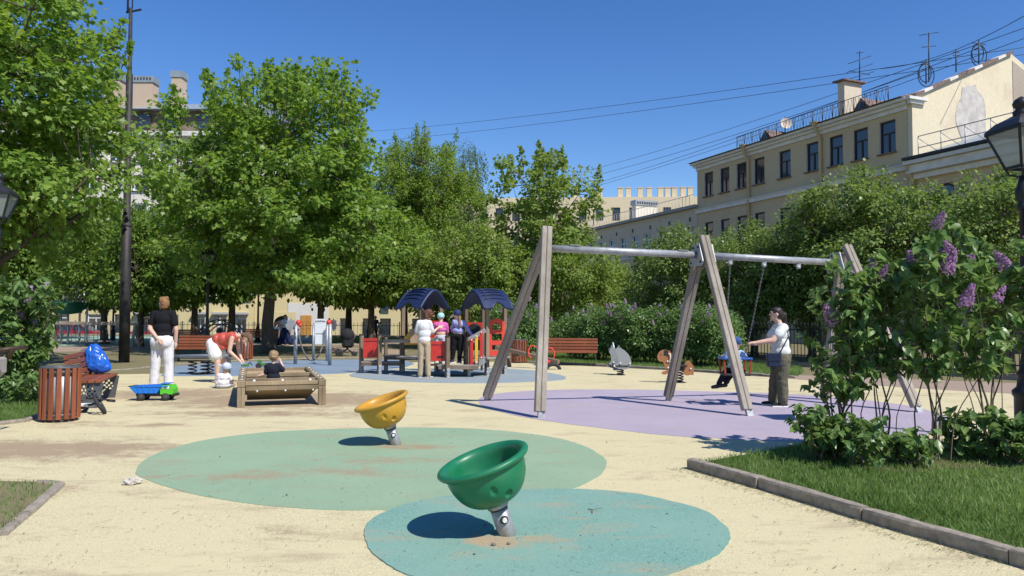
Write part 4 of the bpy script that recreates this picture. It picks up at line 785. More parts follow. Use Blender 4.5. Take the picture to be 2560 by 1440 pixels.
def roof(front, rz, flip):
    r = bpy.data.objects.new('roof', None); hw, Lr = .60, 1.05; prof = []
    for i in range(25):
        u = i / 24 * 2 - 1; a = abs(u); prof.append((u * hw, .58 * (1 - a ** 1.55) ))
    b = MB(); nv = 14; vs = []
    for k, off in ((0, 0), (1, .045)):
        for i, (x, z) in enumerate(prof):
            for j in range(nv + 1):
                v = j / nv; sag = .05 * (1 - (2 * v - 1) ** 2); yy = v * Lr; lift = 0
                if i in (0, 24) and .28 < v < .72: lift = .16 * math.sin((v - .28) / .44 * math.pi)
                if i in (1, 23) and .28 < v < .72: lift = .11 * math.sin((v - .28) / .44 * math.pi)
                s_ = 1 if x > 0 else -1; nx = .8 * s_ * abs(x) / hw
                vs.append((x * (1 - .0) + nx * off - s_ * lift * .55, yy, z + sag + off * .8 + lift))
    n1 = nv + 1; tot = 25 * n1; fs = []
    for k in (0, 1):
        for i in range(24):
            for j in range(nv): q = (k * tot + i * n1 + j, k * tot + (i + 1) * n1 + j, k * tot + (i + 1) * n1 + j + 1, k * tot + i * n1 + j + 1); fs.append(q if k == 0 else q[::-1])
    for j in range(nv): fs += [(j, j + 1, tot + j + 1, tot + j), (24 * n1 + j + 1, 24 * n1 + j, tot + 24 * n1 + j, tot + 24 * n1 + j + 1)]
    for i in range(24): fs += [(i * n1, tot + i * n1, tot + (i + 1) * n1, (i + 1) * n1), (i * n1 + nv, (i + 1) * n1 + nv, tot + (i + 1) * n1 + nv, tot + i * n1 + nv)]
    b.add(vs, fs, False); ro_ = b.build('roof', m_roof, ph)
    for s_ in (-1, 1): # barge boards and ribs
        for e_ in (.0, Lr):
            MB().tube([(x * 1.02, e_, z + .01) for x, z in (prof[12:] if s_ > 0 else prof[:13])], .05, 6).build('barge_board', m_roof, ro_)
        for k in range(4):
            x, z = prof[12 + s_ * (2 + k * 2)]; MB().tube([(x + s_ * .035, .14 + (Lr - .3) * q / 6, z + .05 + .05 * (1 - (2 * q / 6 - 1) ** 2)) for q in range(7)], .022, 6).ball((x + s_ * .04, .1, z + .05), .02, 6, 4).build('roof_rib', m_roof, ro_)
    ro_.matrix_local = Matrix.Translation(front) @ Matrix.Rotation(rz, 4, 'Z') @ Matrix.Scale(.84, 4); return ro_
E = post(1217, 940, 768, cap=False); F = post(1261, 936, 768, cap=False); post(1164, 932, 768, cap=False); post(1207, 927, 768, cap=False)
post(1057, 934, 766, cap=False); post(1101, 931, 766, cap=False); post(1006, 931, 766, cap=False); post(1050, 925, 766, cap=False)
post(903, 932, 838); post(948, 936, 838); post(964, 928, 842, .08); post(1004, 932, 842); post(1118, 945, 843); post(1170, 942, 843); post(1090, 930, 843, .08)
# roofs: right one shows its gable to the left and its slope to the right, the left one is its mirror image
zr = 1.70
cR = D(1183, 790, 18.95); roof(Vector((cR.x, cR.y, zr)) - po, R(-52), False)
cL = D(1086, 790, 18.95); roof(Vector((cL.x, cL.y, zr)) - po, R(50), False)
def panel(pts, y, m, nm, th=.02, yaw=0, holes=()):
    P = [L_(px, py, y) for px, py in pts]; c_ = sum(P, Vector()) / len(P); Hs = [[L_(px, py, y) for px, py in h] for h in holes]
    Mx = Matrix.Translation(c_) @ Matrix.Rotation(yaw, 4, 'Z'); k = 1 / math.cos(yaw)
    return MB().plate([((p - c_).x * k, (p - c_).z) for p in P], [[((p - c_).x * k, (p - c_).z) for p in h] for h in Hs], th, Mx).build(nm, m, ph)
p1 = panel([(908, 846), (945, 845), (945, 894), (908, 895)], 20.0, m_red, 'red_panel'); panel([(910, 852.5), (944, 852), (944, 853.2), (910, 853.7)], 19.985, m_blk, 'panel_groove', .006)
p2 = panel([(1077, 853), (1114, 853), (1114, 903), (1077, 902)], 18.7, m_red, 'red_panel'); panel([(1078, 861), (1113, 861.5), (1113, 862.7), (1078, 862.2)], 18.685, m_blk, 'panel_groove', .006); panel([(1093, 890), (1107, 890), (1107, 895), (1093, 895)], 18.685, m_blk, 'name_plate', .008)
arch = [(1222, 889), (1222, 806), (1228, 801), (1236, 797), (1243, 796), (1251, 798), (1257, 802), (1261, 806), (1261, 889)]
panel(arch, 19.4, m_brred, 'arched_red_panel', .03, R(20), [[(1229, 822), (1231, 814), (1237, 808), (1244, 808), (1250, 812), (1253, 822), (1253, 824), (1229, 824)], [(1229, 834), (1254, 834), (1254, 851), (1229, 851)], [(1230, 862), (1253, 862), (1253, 876), (1230, 877)]])
panel([(1169, 806), (1206, 806), (1206, 850), (1169, 850)], 20.3, m_red, 'red_back_panel'); b_ = L_(1186, 826, 20.25); MB().cyl(b_ + Vector((0, 0, 0)), b_ + Vector((0, -.09, 0)), .19, .17, 24).build('bubble_window', m_blk, ph)
panel([(1010, 862), (1010, 846), (1026, 824), (1047, 822), (1047, 862)], 20.1, m_ylw, 'yellow_panel'); panel([(1023, 823), (1046, 821), (1046, 858), (1026, 858)], 19.6, mat('plywood', (.36, .26, .17), .8), 'plywood_panel'); panel([(1056, 802), (1100, 802), (1100, 845), (1056, 845)], 20.0, m_red, 'red_back_panel')
MB().box(L_(1024, 800, 19.9), (.17, .03, .36)).build('door_frame', m_galv, ph) if False else None
# deck planks, steps, rails
for k in range(6): MB().cbox(L_(1146, 914, 18.75 + k * .16), (1.05, .15, .045), .006).build('deck_plank', m_wgrey, ph); MB().cbox(L_(1085, 912, 18.8 + k * .16), (.62, .15, .045), .006).build('deck_plank', m_wgrey, ph) if k else None
MB().cbox(L_(1146, 919, 18.7), (1.0, .04, .09), .006).build('deck_edge', m_wpost, ph)
for px0, px1, py, y in ((905, 945, 905, 20.0), (955, 1002, 905, 20.1), (1008, 1045, 891, 20.4), (960, 1000, 890, 20.6), (905, 945, 900, 20.7)):
    MB().bar(L_(px0, py, y), L_(px1, py, y), .32, .04, (0, 0, 1), .006).build('step', m_wgrey, ph); MB().bar(L_(px0, py + 5, y - .14), L_(px1, py + 5, y - .14), .03, .09, (0, 0, 1)).build('step_riser', m_wpost, ph)
MB().bar(L_(958, 852, 19.9), L_(1024, 853, 19.7), .04, .09, b=.006).build('hand_rail', m_wgrey, ph)
# ramp with slanted rails and coloured slats
for y in (18.85, 19.75):
    a0, a1 = (1172, 849), (1214, 825); b0, b1 = (1174, 921), (1214, 896)
    MB().bar(L_(*a0, y), L_(*a1, y + .15), .02, .11, (0, 0, 1)).build('ramp_rail', m_gpan, ph); MB().bar(L_(*b0, y), L_(*b1, y + .15), .02, .19, (0, 0, 1)).build('ramp_side', m_gpan, ph)
    for px, t0, t1, cc in ((1179, 850, 915, m_red), (1191, 841, 906, m_ylw), (1203, 831, 894, m_red)):
        c0, c1 = L_(px, t0, y - .03), L_(px, t1, y - .03); MB().bar(c0, c1, .075, .025, (0, 1, 0), .01).cyl(c0 + Vector((0, .012, 0)), c0 + Vector((0, -.013, 0)), .0365, n=12).cyl(c1 + Vector((0, .012, 0)), c1 + Vector((0, -.013, 0)), .0365, n=12).build('slat', cc, ph)
        for c_ in (c0, c1): MB().ball(c_ + Vector((0, -.02, 0)), .022, 8, 4).build('bolt_cap', m_bolt, ph)
MB().add([L_(1172, 918, 18.87), L_(1214, 893, 19.0), L_(1214, 893, 19.85), L_(1172, 918, 19.72)], [(0, 1, 2, 3)]).build('ramp_floor', m_wgrey, ph)
MB().cbox(L_(1213, 893, 19.6), (.95, .95, .05), .006, Matrix.Rotation(R(-38), 3, 'Z')).build('tower_floor', m_wgrey, ph); MB().cbox(L_(1053, 893, 19.7), (.95, .95, .05), .006, Matrix.Rotation(R(40), 3, 'Z')).build('tower_floor', m_wgrey, ph)
# ---- talking-tube panel
tp = thing('talk_tube_panel', 'steel-post play panel with white board, speaking tube and grey flower discs', 'play panel', G(738, 911)); to0 = Vector(tp.location)
pp = [(738, 911, 809, .075), (824, 914, 810, .075), (783, 902, 812, .06), (817, 903, 812, .06)]; 
for px, py, tpy, r_ in pp:
    b = G(px, py); t_ = D(px, tpy, b.y); MB().cyl(b - to0, Vector((b.x, b.y, t_.z)) - to0, r_ * .75, n=14).build('post', m_galv, tp)
pb_ = G(783, 902).y - .04
for y0, y1 in ((804, 834), (836, 861)):
    a, b = D(787, y1, pb_) - to0, D(816, y0, pb_) - to0; brd = MB().cbox((a + b) / 2, (b.x - a.x, .03, b.z - a.z), .01).build('board', m_white, tp)
a = D(801, 803, pb_) - to0; hd = MB().prism([(-.22, -.06), (.22, -.06), (.2, .05), (.1, .08), (-.1, .08), (-.2, .05)], .035, Matrix.Translation(a)).build('board_head', m_white, tp); text('board_lettering', 'KOMPAN', .085, m_blk, tp, Matrix.Translation(a + Vector((0, -.024, -.03))), .003)
for px, s_ in ((727, -1), (834, 1)):
    c_ = D(px, 812, 23.4) - to0; MB().prism([(math.cos(a) * (.15 + .025 * math.cos(8 * a)), math.sin(a) * (.15 + .025 * math.cos(8 * a)) * 1.15) for a in [i * math.pi / 24 for i in range(48)]], .025, Matrix.Translation(c_) @ Matrix.Rotation(R(-35 * s_), 4, 'Z')).build('flower_disc', m_gpan, tp)
    k_ = D(738 + 8 if s_ < 0 else 824 - 2, 806, 23.35) - to0; MB().ball(k_, .085, 12, 8).ball(k_ + Vector((.05, 0, -.09)), .06, 10, 6).build('mouthpiece', m_brred, tp)
a, b = D(746, 822, 23.4) - to0, D(816, 820, 24.2) - to0; hs = []
for i in range(25):
    t_ = i / 24; q = a.lerp(b, t_); q.z = a.z + (b.z - a.z) * t_ - 1.02 * math.sin(math.pi * t_) ** .62; hs.append(q)
MB().tube(hs, .026, 8).build('speaking_tube', mat('grey_hose', (.16, .16, .15), .6), tp)
# ---- stroller
stl = thing('stroller', 'black baby stroller parked on the gravel behind the play panel', 'stroller', G(868, 890), R(20)); m_fab = mat('black_fabric', (.018, .018, .02), .9, .3, 15, bs=.3)
hb = bmesh.new(); bmesh.ops.create_icosphere(hb, subdivisions=3, radius=1)
for v in hb.verts: v.co = Vector((v.co.x * .27, v.co.y * .25, .80 + v.co.z * .27))
me = bpy.data.meshes.new('hood'); hb.to_mesh(me); hb.free(); link('hood', me, m_fab, stl); MB().cbox((.02, 0, .53), (.44, .36, .42), .08).build('seat', m_fab, stl); MB().bar((-.2, 0, .82), (-.42, 0, .72), .34, .02, b=.005).build('hood_peak', m_fab, stl)
MB().tube([(0, 0, .38), (0, 0, .26)], .04, 8).tube([(0, 0, .28), (-.2, -.2, .12), (-.3, -.22, .1)], .022, 8).tube([(0, 0, .28), (-.2, .2, .12), (-.3, .22, .1)], .022, 8).tube([(0, 0, .28), (.2, -.18, .12), (.26, -.2, .08)], .022, 8).tube([(0, 0, .28), (.2, .18, .12), (.26, .2, .08)], .022, 8).tube([(.1, -.2, .35), (.3, -.2, .85), (.3, .2, .85), (.1, .2, .35)], .016, 8).build('chassis', m_blk, stl)
for x, y, r_ in ((-.31, -.23, .13), (-.31, .23, .13), (.27, -.2, .09), (.27, .2, .09)): MB().lathe([(.03, -.02), (r_ - .02, -.025), (r_, -.012), (r_, .012), (r_ - .02, .025), (.03, .02)], 16, Matrix.Translation((x, y, r_)) @ Matrix.Rotation(R(90), 4, 'X')).build('wheel', m_rubb, stl)
# ---- spring animals
def helix(c, r0, h, turns, n=14): return [Vector(c) + Vector((math.cos(i / n * 2 * math.pi) * r0, math.sin(i / n * 2 * math.pi) * r0, h * i / (n * turns))) for i in range(int(n * turns) + 1)]
def zpx(zx, zy): return 1260 + zx / 5.12, 740 + zy / 5.12
ca = thing('spring_cat', 'grey spring rider with two cat-shaped side panels on the yellow surface', 'spring rider', G(1551, 938)); co_ = Vector(ca.location); yc = co_.y
catz = [(1462, 628), (1476, 652), (1500, 672), (1535, 695), (1570, 728), (1600, 768), (1616, 812), (1621, 855), (1612, 893), (1590, 920), (1552, 935), (1500, 934), (1450, 924), (1405, 910), (1388, 893), (1396, 876), (1425, 864), (1446, 842), (1450, 800), (1444, 755), (1418, 712), (1415, 690), (1425, 668), (1440, 660), (1450, 640)]
m_cat = mat('cat_grey', (.25, .265, .275), .5, .08, 4); cat2 = [D(*zpx(*q), yc) - co_ for q in catz]
for k, (dx, dy) in enumerate(((0, -.12), (-.14, .16))):
    pn = MB().prism([(p.x + dx, p.z) for p in reversed(cat2)], .02, Matrix.Translation((0, dy, 0))).build('side_panel', m_cat, ca)
    MB().tube([(D(*zpx(zx, 893 + 8 * math.sin((zx - 1430) / 170 * math.pi)), yc) - co_ + Vector((dx, dy - .012, 0))) for zx in range(1430, 1601, 17)], .007, 5).build('grin', m_blk, pn)
    for j in range(6): MB().prism([(-.016, 0), (.016, 0), (0, -.035)], .006, Matrix.Translation(D(*zpx(1440 + j * 30, 900), yc) - co_ + Vector((dx, dy - .012, 0)))).build('tooth', m_blk, pn)
    MB().prism([(-.015, 0), (.01, .01), (0, .05)], .006, Matrix.Translation(D(*zpx(1465, 663), yc) - co_ + Vector((dx, dy - .012, 0)))).build('ear_mark', m_blk, pn)
    for q in ((1402, 893), (1480, 857), (1597, 860)): MB().ball(D(*zpx(*q), yc) - co_ + Vector((dx, dy - .02, 0)), .026, 8, 5).build('bolt_cap', m_bolt, pn)
s0 = D(*zpx(1500, 900), yc) - co_; MB().cbox(s0 + Vector((-.02, .02, .02)), (.36, .30, .04), .01).build('seat_board', m_blk, ca); MB().cyl(D(*zpx(1440, 640), yc) - co_ + Vector((-.08, -.1, -.05)), D(*zpx(1440, 600), yc) - co_ + Vector((-.08, .1, .0)), .018, n=8).build('handle', m_white, ca); MB().box((-.13, -.05, .16), (.12, .2, .05)).build('foot_rest', mat('navy_plastic', (.03, .05, .09), .5), ca)
MB().tube(helix((0, 0, .02), .085, .20, 4), .014, 6).build('spring', m_blk, ca); MB().cyl((0, 0, 0), (0, 0, .02), .13, n=14).build('base_plate', m_blk, ca)
dg_ = thing('spring_dog', 'brown spring rider shaped like a dog beside the middle swing support', 'spring rider', G(1699, 957)); do = Vector(dg_.location); yd = do.y; m_dog = mat('dog_brown', (.30, .13, .055), .5, .1, 4)
hz = [(1955, 770), (1970, 728), (2000, 698), (2045, 685), (2095, 690), (2130, 716), (2146, 762), (2140, 820), (2150, 880), (2165, 940), (2150, 975), (2095, 990), (2050, 1005), (2020, 1000), (2012, 975), (2035, 962), (2075, 955), (2060, 925), (2045, 880), (2030, 842), (1985, 838), (1962, 810)]
rz_ = [(2305, 860), (2330, 828), (2360, 826), (2395, 860), (2420, 905), (2424, 960), (2415, 1012), (2380, 1006), (2345, 1016), (2310, 1010), (2290, 980), (2300, 920)]
for nm, zl in (('front_panel', hz), ('rear_panel', rz_)):
    pts = [D(*zpx(*q), yd) - do for q in zl]; pn = MB().prism([(p.x, p.z) for p in reversed(pts)], .03, Matrix.Translation((0, -.05, 0))).build(nm, m_dog, dg_)
    if nm == 'front_panel':
        MB().tube([D(*zpx(*q), yd) - do + Vector((0, -.09, 0)) for q in ((2090, 735), (2112, 740), (2120, 780), (2108, 830))], .018, 8).build('ear_handle', mat('cream_plastic', (.6, .52, .42), .4), pn); e_ = D(*zpx(2008, 742), yd) - do + Vector((0, -.07, 0)); MB().cyl(e_, e_ + Vector((0, -.008, 0)), .02, n=10).build('eye', m_blk, pn); MB().cyl(e_ + Vector((0, -.008, 0)), e_ + Vector((0, -.012, 0)), .009, n=8).build('eye_glint', m_white, pn)
        MB().cbox(D(*zpx(2068, 725), yd) - do + Vector((0, -.07, 0)), (.10, .012, .12), .01).build('hub_plate', m_blk, pn)
MB().cbox(D(*zpx(2235, 890), yd) - do, (.36, .26, .04), .01).cbox(D(*zpx(2235, 930), yd) - do, (.3, .1, .1), .01).build('seat_board', m_blk, dg_); MB().bar(D(*zpx(2140, 925), yd) - do, D(*zpx(2330, 928), yd) - do, .04, .05).build('spine', m_blk, dg_)
for q in ((2092, 915), (2380, 928), (2085, 835), (2112, 838)): MB().ball(D(*zpx(*q), yd) - do + Vector((0, -.075, 0)), .024, 8, 5).build('bolt_cap', m_bolt, dg_)
MB().tube(helix((0, 0, .02), .085, .25, 4), .015, 6).build('spring', m_blk, dg_); MB().cyl((0, 0, 0), (0, 0, .02), .14, n=14).build('base_plate', m_blk, dg_)
# ---- seesaw
ss = thing('seesaw', 'timber seesaw with red ring handles resting on a half tyre', 'seesaw', G(1383, 924)); so_ = Vector(ss.location); ys = so_.y
def S_(px, py, dy=0): return D(px, py, ys + dy) - so_
MB().bar(S_(1240, 868, 1.2), S_(1397, 905), .12, .12, b=.01).build('plank', m_wpost, ss)
for px, py, dy in ((1332, 880, .5), (1374, 886, .15)):
    MB().tube([S_(px, py, dy) + Vector((math.cos(a) * .14, math.sin(a) * .05, math.sin(a) * .19)) for a in [i * math.pi / 10 for i in range(20)]], .022, 7, closed=True).build('ring_handle', m_brred, ss)
MB().cbox(S_(1369, 904, .0), (.14, .16, .08), .02).build('saddle', m_brred, ss); MB().cbox(S_(1290, 888, .8), (.14, .16, .05), .02).build('saddle', m_blk, ss)
MB().cbox(S_(1272, 898, 1.15) + Vector((0, 0, -.03)), (.16, .16, .46), .01).build('pivot_post', m_wpost, ss)
MB().tube([Vector((math.cos(a) * .19, 0, math.sin(a) * .15)) for a in [i * math.pi / 10 for i in range(11)]], .05, 8).build('half_tyre', m_rubb, ss)
# ---- spring platform in front of the far bench
sp = thing('spring_platform', 'dark balance platform on three coil springs with a grey pipe rail', 'balance board', G(505, 936)); sp0 = Vector(sp.location); ysp = sp0.y
MB().cbox(D(493, 893, ysp) - sp0, (.74, .42, .07), .015).build('platform', m_frame, sp); MB().cyl(D(433, 891, ysp + .3) - sp0, D(570, 889, ysp + .3) - sp0, .045, n=12).build('pipe_rail', mat('blue_grey_pipe', (.16, .20, .24), .5), sp)
for px in (431, 572): a = D(px, 893, ysp + .3) - sp0; MB().cbox(Vector((a.x, a.y, a.z / 2)), (.09, .07, a.z), .01).build('rail_post', m_frame, sp)
for px, dy in ((481, 0), (512, -.1), (524, .12)):
    b = D(px, 930, ysp + dy) - sp0; b.z = .0; MB().tube(helix(b, .10, .36, 4), .016, 6).build('spring', m_blk, sp)
MB().cyl((.02, 0, 0), (.02, 0, .02), .3, n=18).build('base_plate', m_blk, sp)
# ---- lamps
def make_lamp():
    t = thing('street_lamp', '', 'lamp'); H = 3.35
    prof = [(.0001, 0), (.20, 0), (.20, .10), (.15, .14), (.15, .55), (.17, .58), (.17, .63), (.12, .68), (.105, .80), (.12, .84), (.085, .90), (.075, 1.0), (.06, 1.1), (.052, 2.2), (.048, 2.85), (.075, 2.88), (.075, 2.93), (.05, 2.96), (.085, 3.03), (.09, 3.12), (.06, 3.2), (.04, 3.3), (.0001, 3.32)]
    MB().lathe(prof, 18).build('post', m_iron, t)
    b0, b1, h0, h1 = .13, .27, 3.40, 3.86; fr = MB(); cr = [(-1, -1), (1, -1), (1, 1), (-1, 1)]
    for i, (x, y) in enumerate(cr):
        x2, y2 = cr[(i + 1) % 4]; fr.bar((x * b0, y * b0, h0), (x * b1, y * b1, h1), .03, .03); fr.bar((x * b0, y * b0, h0), (x2 * b0, y2 * b0, h0), .035, .035); fr.bar((x * b1, y * b1, h1), (x2 * b1, y2 * b1, h1), .05, .05)
    for x, y in cr: fr.tube([(0, 0, 3.28), (x * .10, y * .10, 3.32), (x * b0, y * b0, h0)], .012, 5)
    fr.build('lantern_frame', m_iron, t)
    MB().lathe([(b1 * 1.52, h1 + .02), (b1 * 1.06, h1 + .12), (b1 * .60, h1 + .17), (.1, h1 + .2), (.0001, h1 + .21)], 4, Matrix.Rotation(R(45), 4, 'Z'), False).box((0, 0, h1 + .012), (b1 * 2.1, b1 * 2.1, .03)).build('lantern_roof', m_iron, t)
    MB().lathe([(.09, h1 + .19), (.1, h1 + .24), (.06, h1 + .28), (.09, h1 + .31), (.1, h1 + .35), (.07, h1 + .40), (.02, h1 + .43), (.0001, h1 + .44)], 14).build('finial', m_iron, t)
    for i, (x, y) in enumerate(cr):
        x2, y2 = cr[(i + 1) % 4]; k = .985; MB().add([(x * b0 * k, y * b0 * k, h0 + .02), (x2 * b0 * k, y2 * b0 * k, h0 + .02), (x2 * b1 * k, y2 * b1 * k, h1 - .02), (x * b1 * k, y * b1 * k, h1 - .02)], [(0, 1, 2, 3)]).build('glass_pane', m_lamp, t)
    return t
m_lamp, _t, _p = nt('lantern_glass'); _p.inputs['Base Color'].default_value = (.55, .58, .55, 1); _p.inputs['Roughness'].default_value = .15
_tr = N(_t, 'ShaderNodeBsdfTransparent'); _tr.inputs[0].default_value = (.85, .9, .88, 1); _mx = N(_t, 'ShaderNodeMixShader', _Fac=.42); _t.links.new(_tr.outputs[0], _mx.inputs[1]); _t.links.new(_p.outputs[0], _mx.inputs[2]); _t.links.new(_mx.outputs[0], _t.nodes['Material Output'].inputs['Surface'])
lp = make_lamp(); lg_ = 'black lantern street lamps'
def lamp_at(o, px, y, rz, lb): p = D(px, 800, y); place(o, (p.x, p.y, 0), rz, lb, lg_)
lamp_at(lp, 2566, 9.2, .12, 'black lantern lamp close by at the right edge behind the lilac')
for px, y, rz, lb in ((-14, 14.4, .3, 'lantern lamp cut off by the left edge above the lilac'), (518, 28.5, .3, 'black lantern lamp behind the bending woman'), (645, 44, .1, 'lamp standing left behind the big maple trunk'), (283, 46, .2, 'far lamp left of the tall black pole'), (922, 50, .2, 'far lamp left of the play house'), (418, 42, .1, 'lamp half hidden in leaves right of the tall black pole'), (1352, 34, .2, 'lamp seen through the left swing support')): lamp_at(copy_tree(lp), px, y, rz, lb)
# ---- tall black pole
tpole = thing('tall_pole', 'tall tapering black steel pole rising past the left trees', 'pole', G(310, 906)); y_ = tpole.location.y; zz = lambda py: D(315, py, y_).z
pz = MB(); z1, z2, z3 = zz(560), zz(185), zz(20); pz.lathe([(.0001, 0), (.165, 0), (.155, z1), (.115, z1 + .02), (.105, z2), (.07, z2 + .03), (.055, z3), (.0001, z3)], 18); pz.build('shaft', mat('pole_paint', (.028, .026, .026), .6, .5, 2), tpole)
MB().lathe([(.16, z1 - .1), (.17, z1 - .09), (.17, z1 + .01), (.12, z1 + .02)], 18).build('joint_collar', MATS['pole_paint'], tpole); MB().bar((-.15, 0, z3 - .15), (.35, 0, z3 - .05), .05, .05).bar((-.1, 0, z3 - .15), (-.1, 0, z3 + .3), .05, .05).bar((.05, 0, z3), (.05, 0, z3 + .5), .03, .03).build('bracket', m_iron, tpole)
tpole.rotation_euler = (0, R(-.35), 0)
# ---- fences
def fence(name, label, a, b, h, step, post_step, spear=.1, rails=(.12, .9)):
    a, b = Vector(a), Vector(b); Lf = (b - a).length; t = thing(name, label, 'fence', a, math.atan2((b - a).y, (b - a).x))
    pk = MB().box((0, 0, h / 2), (.018, .018, h)).lathe([(.02, h), (.03, h + .03), (.0001, h + spear)], 5).mesh('picket')
    n = int(Lf / step)
    for k in range(min(n, 300)): link('picket', pk, m_iron, t, (k * step + step / 2, 0, 0))
    ps = MB().cbox((0, 0, h / 2 + .05), (.07, .07, h + .1), .008).ball((0, 0, h + .13), .05, 8, 5).mesh('post')
    for k in range(int(Lf / post_step) + 1): link('post', ps, m_iron, t, (k * post_step, 0, 0))
    for f_ in rails: MB().box((Lf / 2, 0, h * f_), (Lf, .035, .035)).build('rail', m_iron, t)
    return t
fr1 = fence('iron_fence', 'black iron fence behind the hedge along the right side', (13.9, 17.0, 0), (.3, 36.4, 0), 1.3, .125, 2.5, rails=(.1, .28, .9))
pl = MB(); pl.bar((13.9, 17.0, .06), (.3, 36.4, .06), .25, .16); o_ = pl.build('fence_plinth', m_kerb, kind='structure')
fa, fb_ = D(-250, 800, 56), D(1060, 800, 54.5); fence('iron_railing', 'low black iron railing between the park and the street', (fa.x, fa.y, 0), (fb_.x, fb_.y, 0), 1.0, .27, 2.7); MB().bar((fa.x, fa.y, .08), (fb_.x, fb_.y, .08), .3, .2).build('railing_plinth', m_kerb, kind='structure')
# ---- rope bridge, climbing tower, arch climber
rb = thing('rope_bridge', 'low rope bridge under a timber beam on A-shaped ends in the left background', 'rope bridge', G(240, 868)); r0 = Vector(rb.location); yr = r0.y
MB().bar(D(125, 807, yr) - r0, D(347, 810, yr) - r0, .14, .16, b=.01).build('beam', m_wgrey, rb)
for px in (134, 338):
    for s_ in (-1, 1): a = D(px, 809, yr) - r0; q = D(px + s_ * 9, 868, yr + s_ * .5) - r0; q.z = 0; MB().bar(a, q, .12, .12, b=.01).build('leg', m_wgrey, rb)
rp = MB(); prev = None
for k in range(8):
    px = 162 + k * 22; c_ = D(px, 853, yr) - r0; a, b = D(px - 7, 812, yr) - r0, D(px + 7, 812, yr) - r0; st_ = MB().cbox(c_, (.22, .10, .05), .01).build('tread', m_wgrey, rb); rp.cyl(a, c_ - Vector((.1, 0, 0)), .012, n=5).cyl(b, c_ + Vector((.1, 0, 0)), .012, n=5)
    if prev: rp.tube([prev + Vector((.1, 0, 0)), (prev + c_) / 2 - Vector((0, 0, .08)), c_ - Vector((.1, 0, 0))], .012, 5)
    prev = c_
rp.build('rope', m_frame, rb)
ct = thing('climbing_tower', 'climbing tower with curved plank wall, green dish and steel tubes behind the left lilac', 'climbing frame', G(185, 862)); c0 = Vector(ct.location); yt = c0.y
for k, (px, a0, a1, tl) in enumerate(((140, 762, 720, 0), (158, 759, 720, 2), (168, 757, 716, 2), (180, 756, 718, 3), (191, 756, 720, 5), (200, 756, 722, 7), (211, 757, 726, 8), (219, 757, 736, 9))):
    MB().bar(D(px, a0, yt) - c0, D(px + tl, a1, yt) - c0, .13, .03, (0, 1, 0), .006).build('plank', m_wgrey, ct)
MB().lathe([(.0001, -.62), (.5, -.55), (.95, -.25), (1.15, 0), (1.1, .03), (.0001, -.1)], 24, Matrix.Translation(D(168, 757, yt) - c0)).build('green_dish', mat('dish_green', (.01, .10, .06), .5), ct); MB().cyl(D(140, 763, yt) - c0, D(208, 758, yt) - c0, .03, n=8).cyl(D(178, 712, yt) - c0, D(214, 723, yt) - c0, .05, n=8).build('rail', m_galv, ct)
for pts in (((216, 862), (217, 790), (222, 740), (233, 705)), ((198, 862), (200, 770), (206, 735), (217, 702)), ((152, 862), (152, 765)), ((170, 862), (170, 765))): MB().tube(spline([D(px, py, yt + .2) - c0 for px, py in pts], 5, False) if len(pts) > 2 else [D(px, py, yt + .2) - c0 for px, py in pts], .055, 8).build('steel_tube', m_galv, ct)
ac = thing('arch_climber', 'arched steel ladder climber behind the lamp and the bench', 'climbing frame', D(545, 800, 33.0) * Vector((1, 1, 0)) if False else Vector((D(545, 800, 33).x, 33, 0)))
for yy in (0, .8): MB().tube([(math.cos(a) * 1.08, yy, math.sin(a) * 1.36) for a in [i * math.pi / 16 for i in range(17)]], .028, 7).tube([(math.cos(a) * .93, yy, math.sin(a) * 1.18) for a in [i * math.pi / 16 for i in range(17)]], .028, 7).build('arch_tube', m_frame, ac)
for i in range(1, 16): a = i * math.pi / 16; MB().cyl((math.cos(a) * 1.08, 0, math.sin(a) * 1.36), (math.cos(a) * .93, 0, math.sin(a) * 1.18), .018, n=5).cyl((math.cos(a) * 1.08, 0, math.sin(a) * 1.36), (math.cos(a) * 1.08, .8, math.sin(a) * 1.36), .018, n=5).build('rung', m_frame, ac)
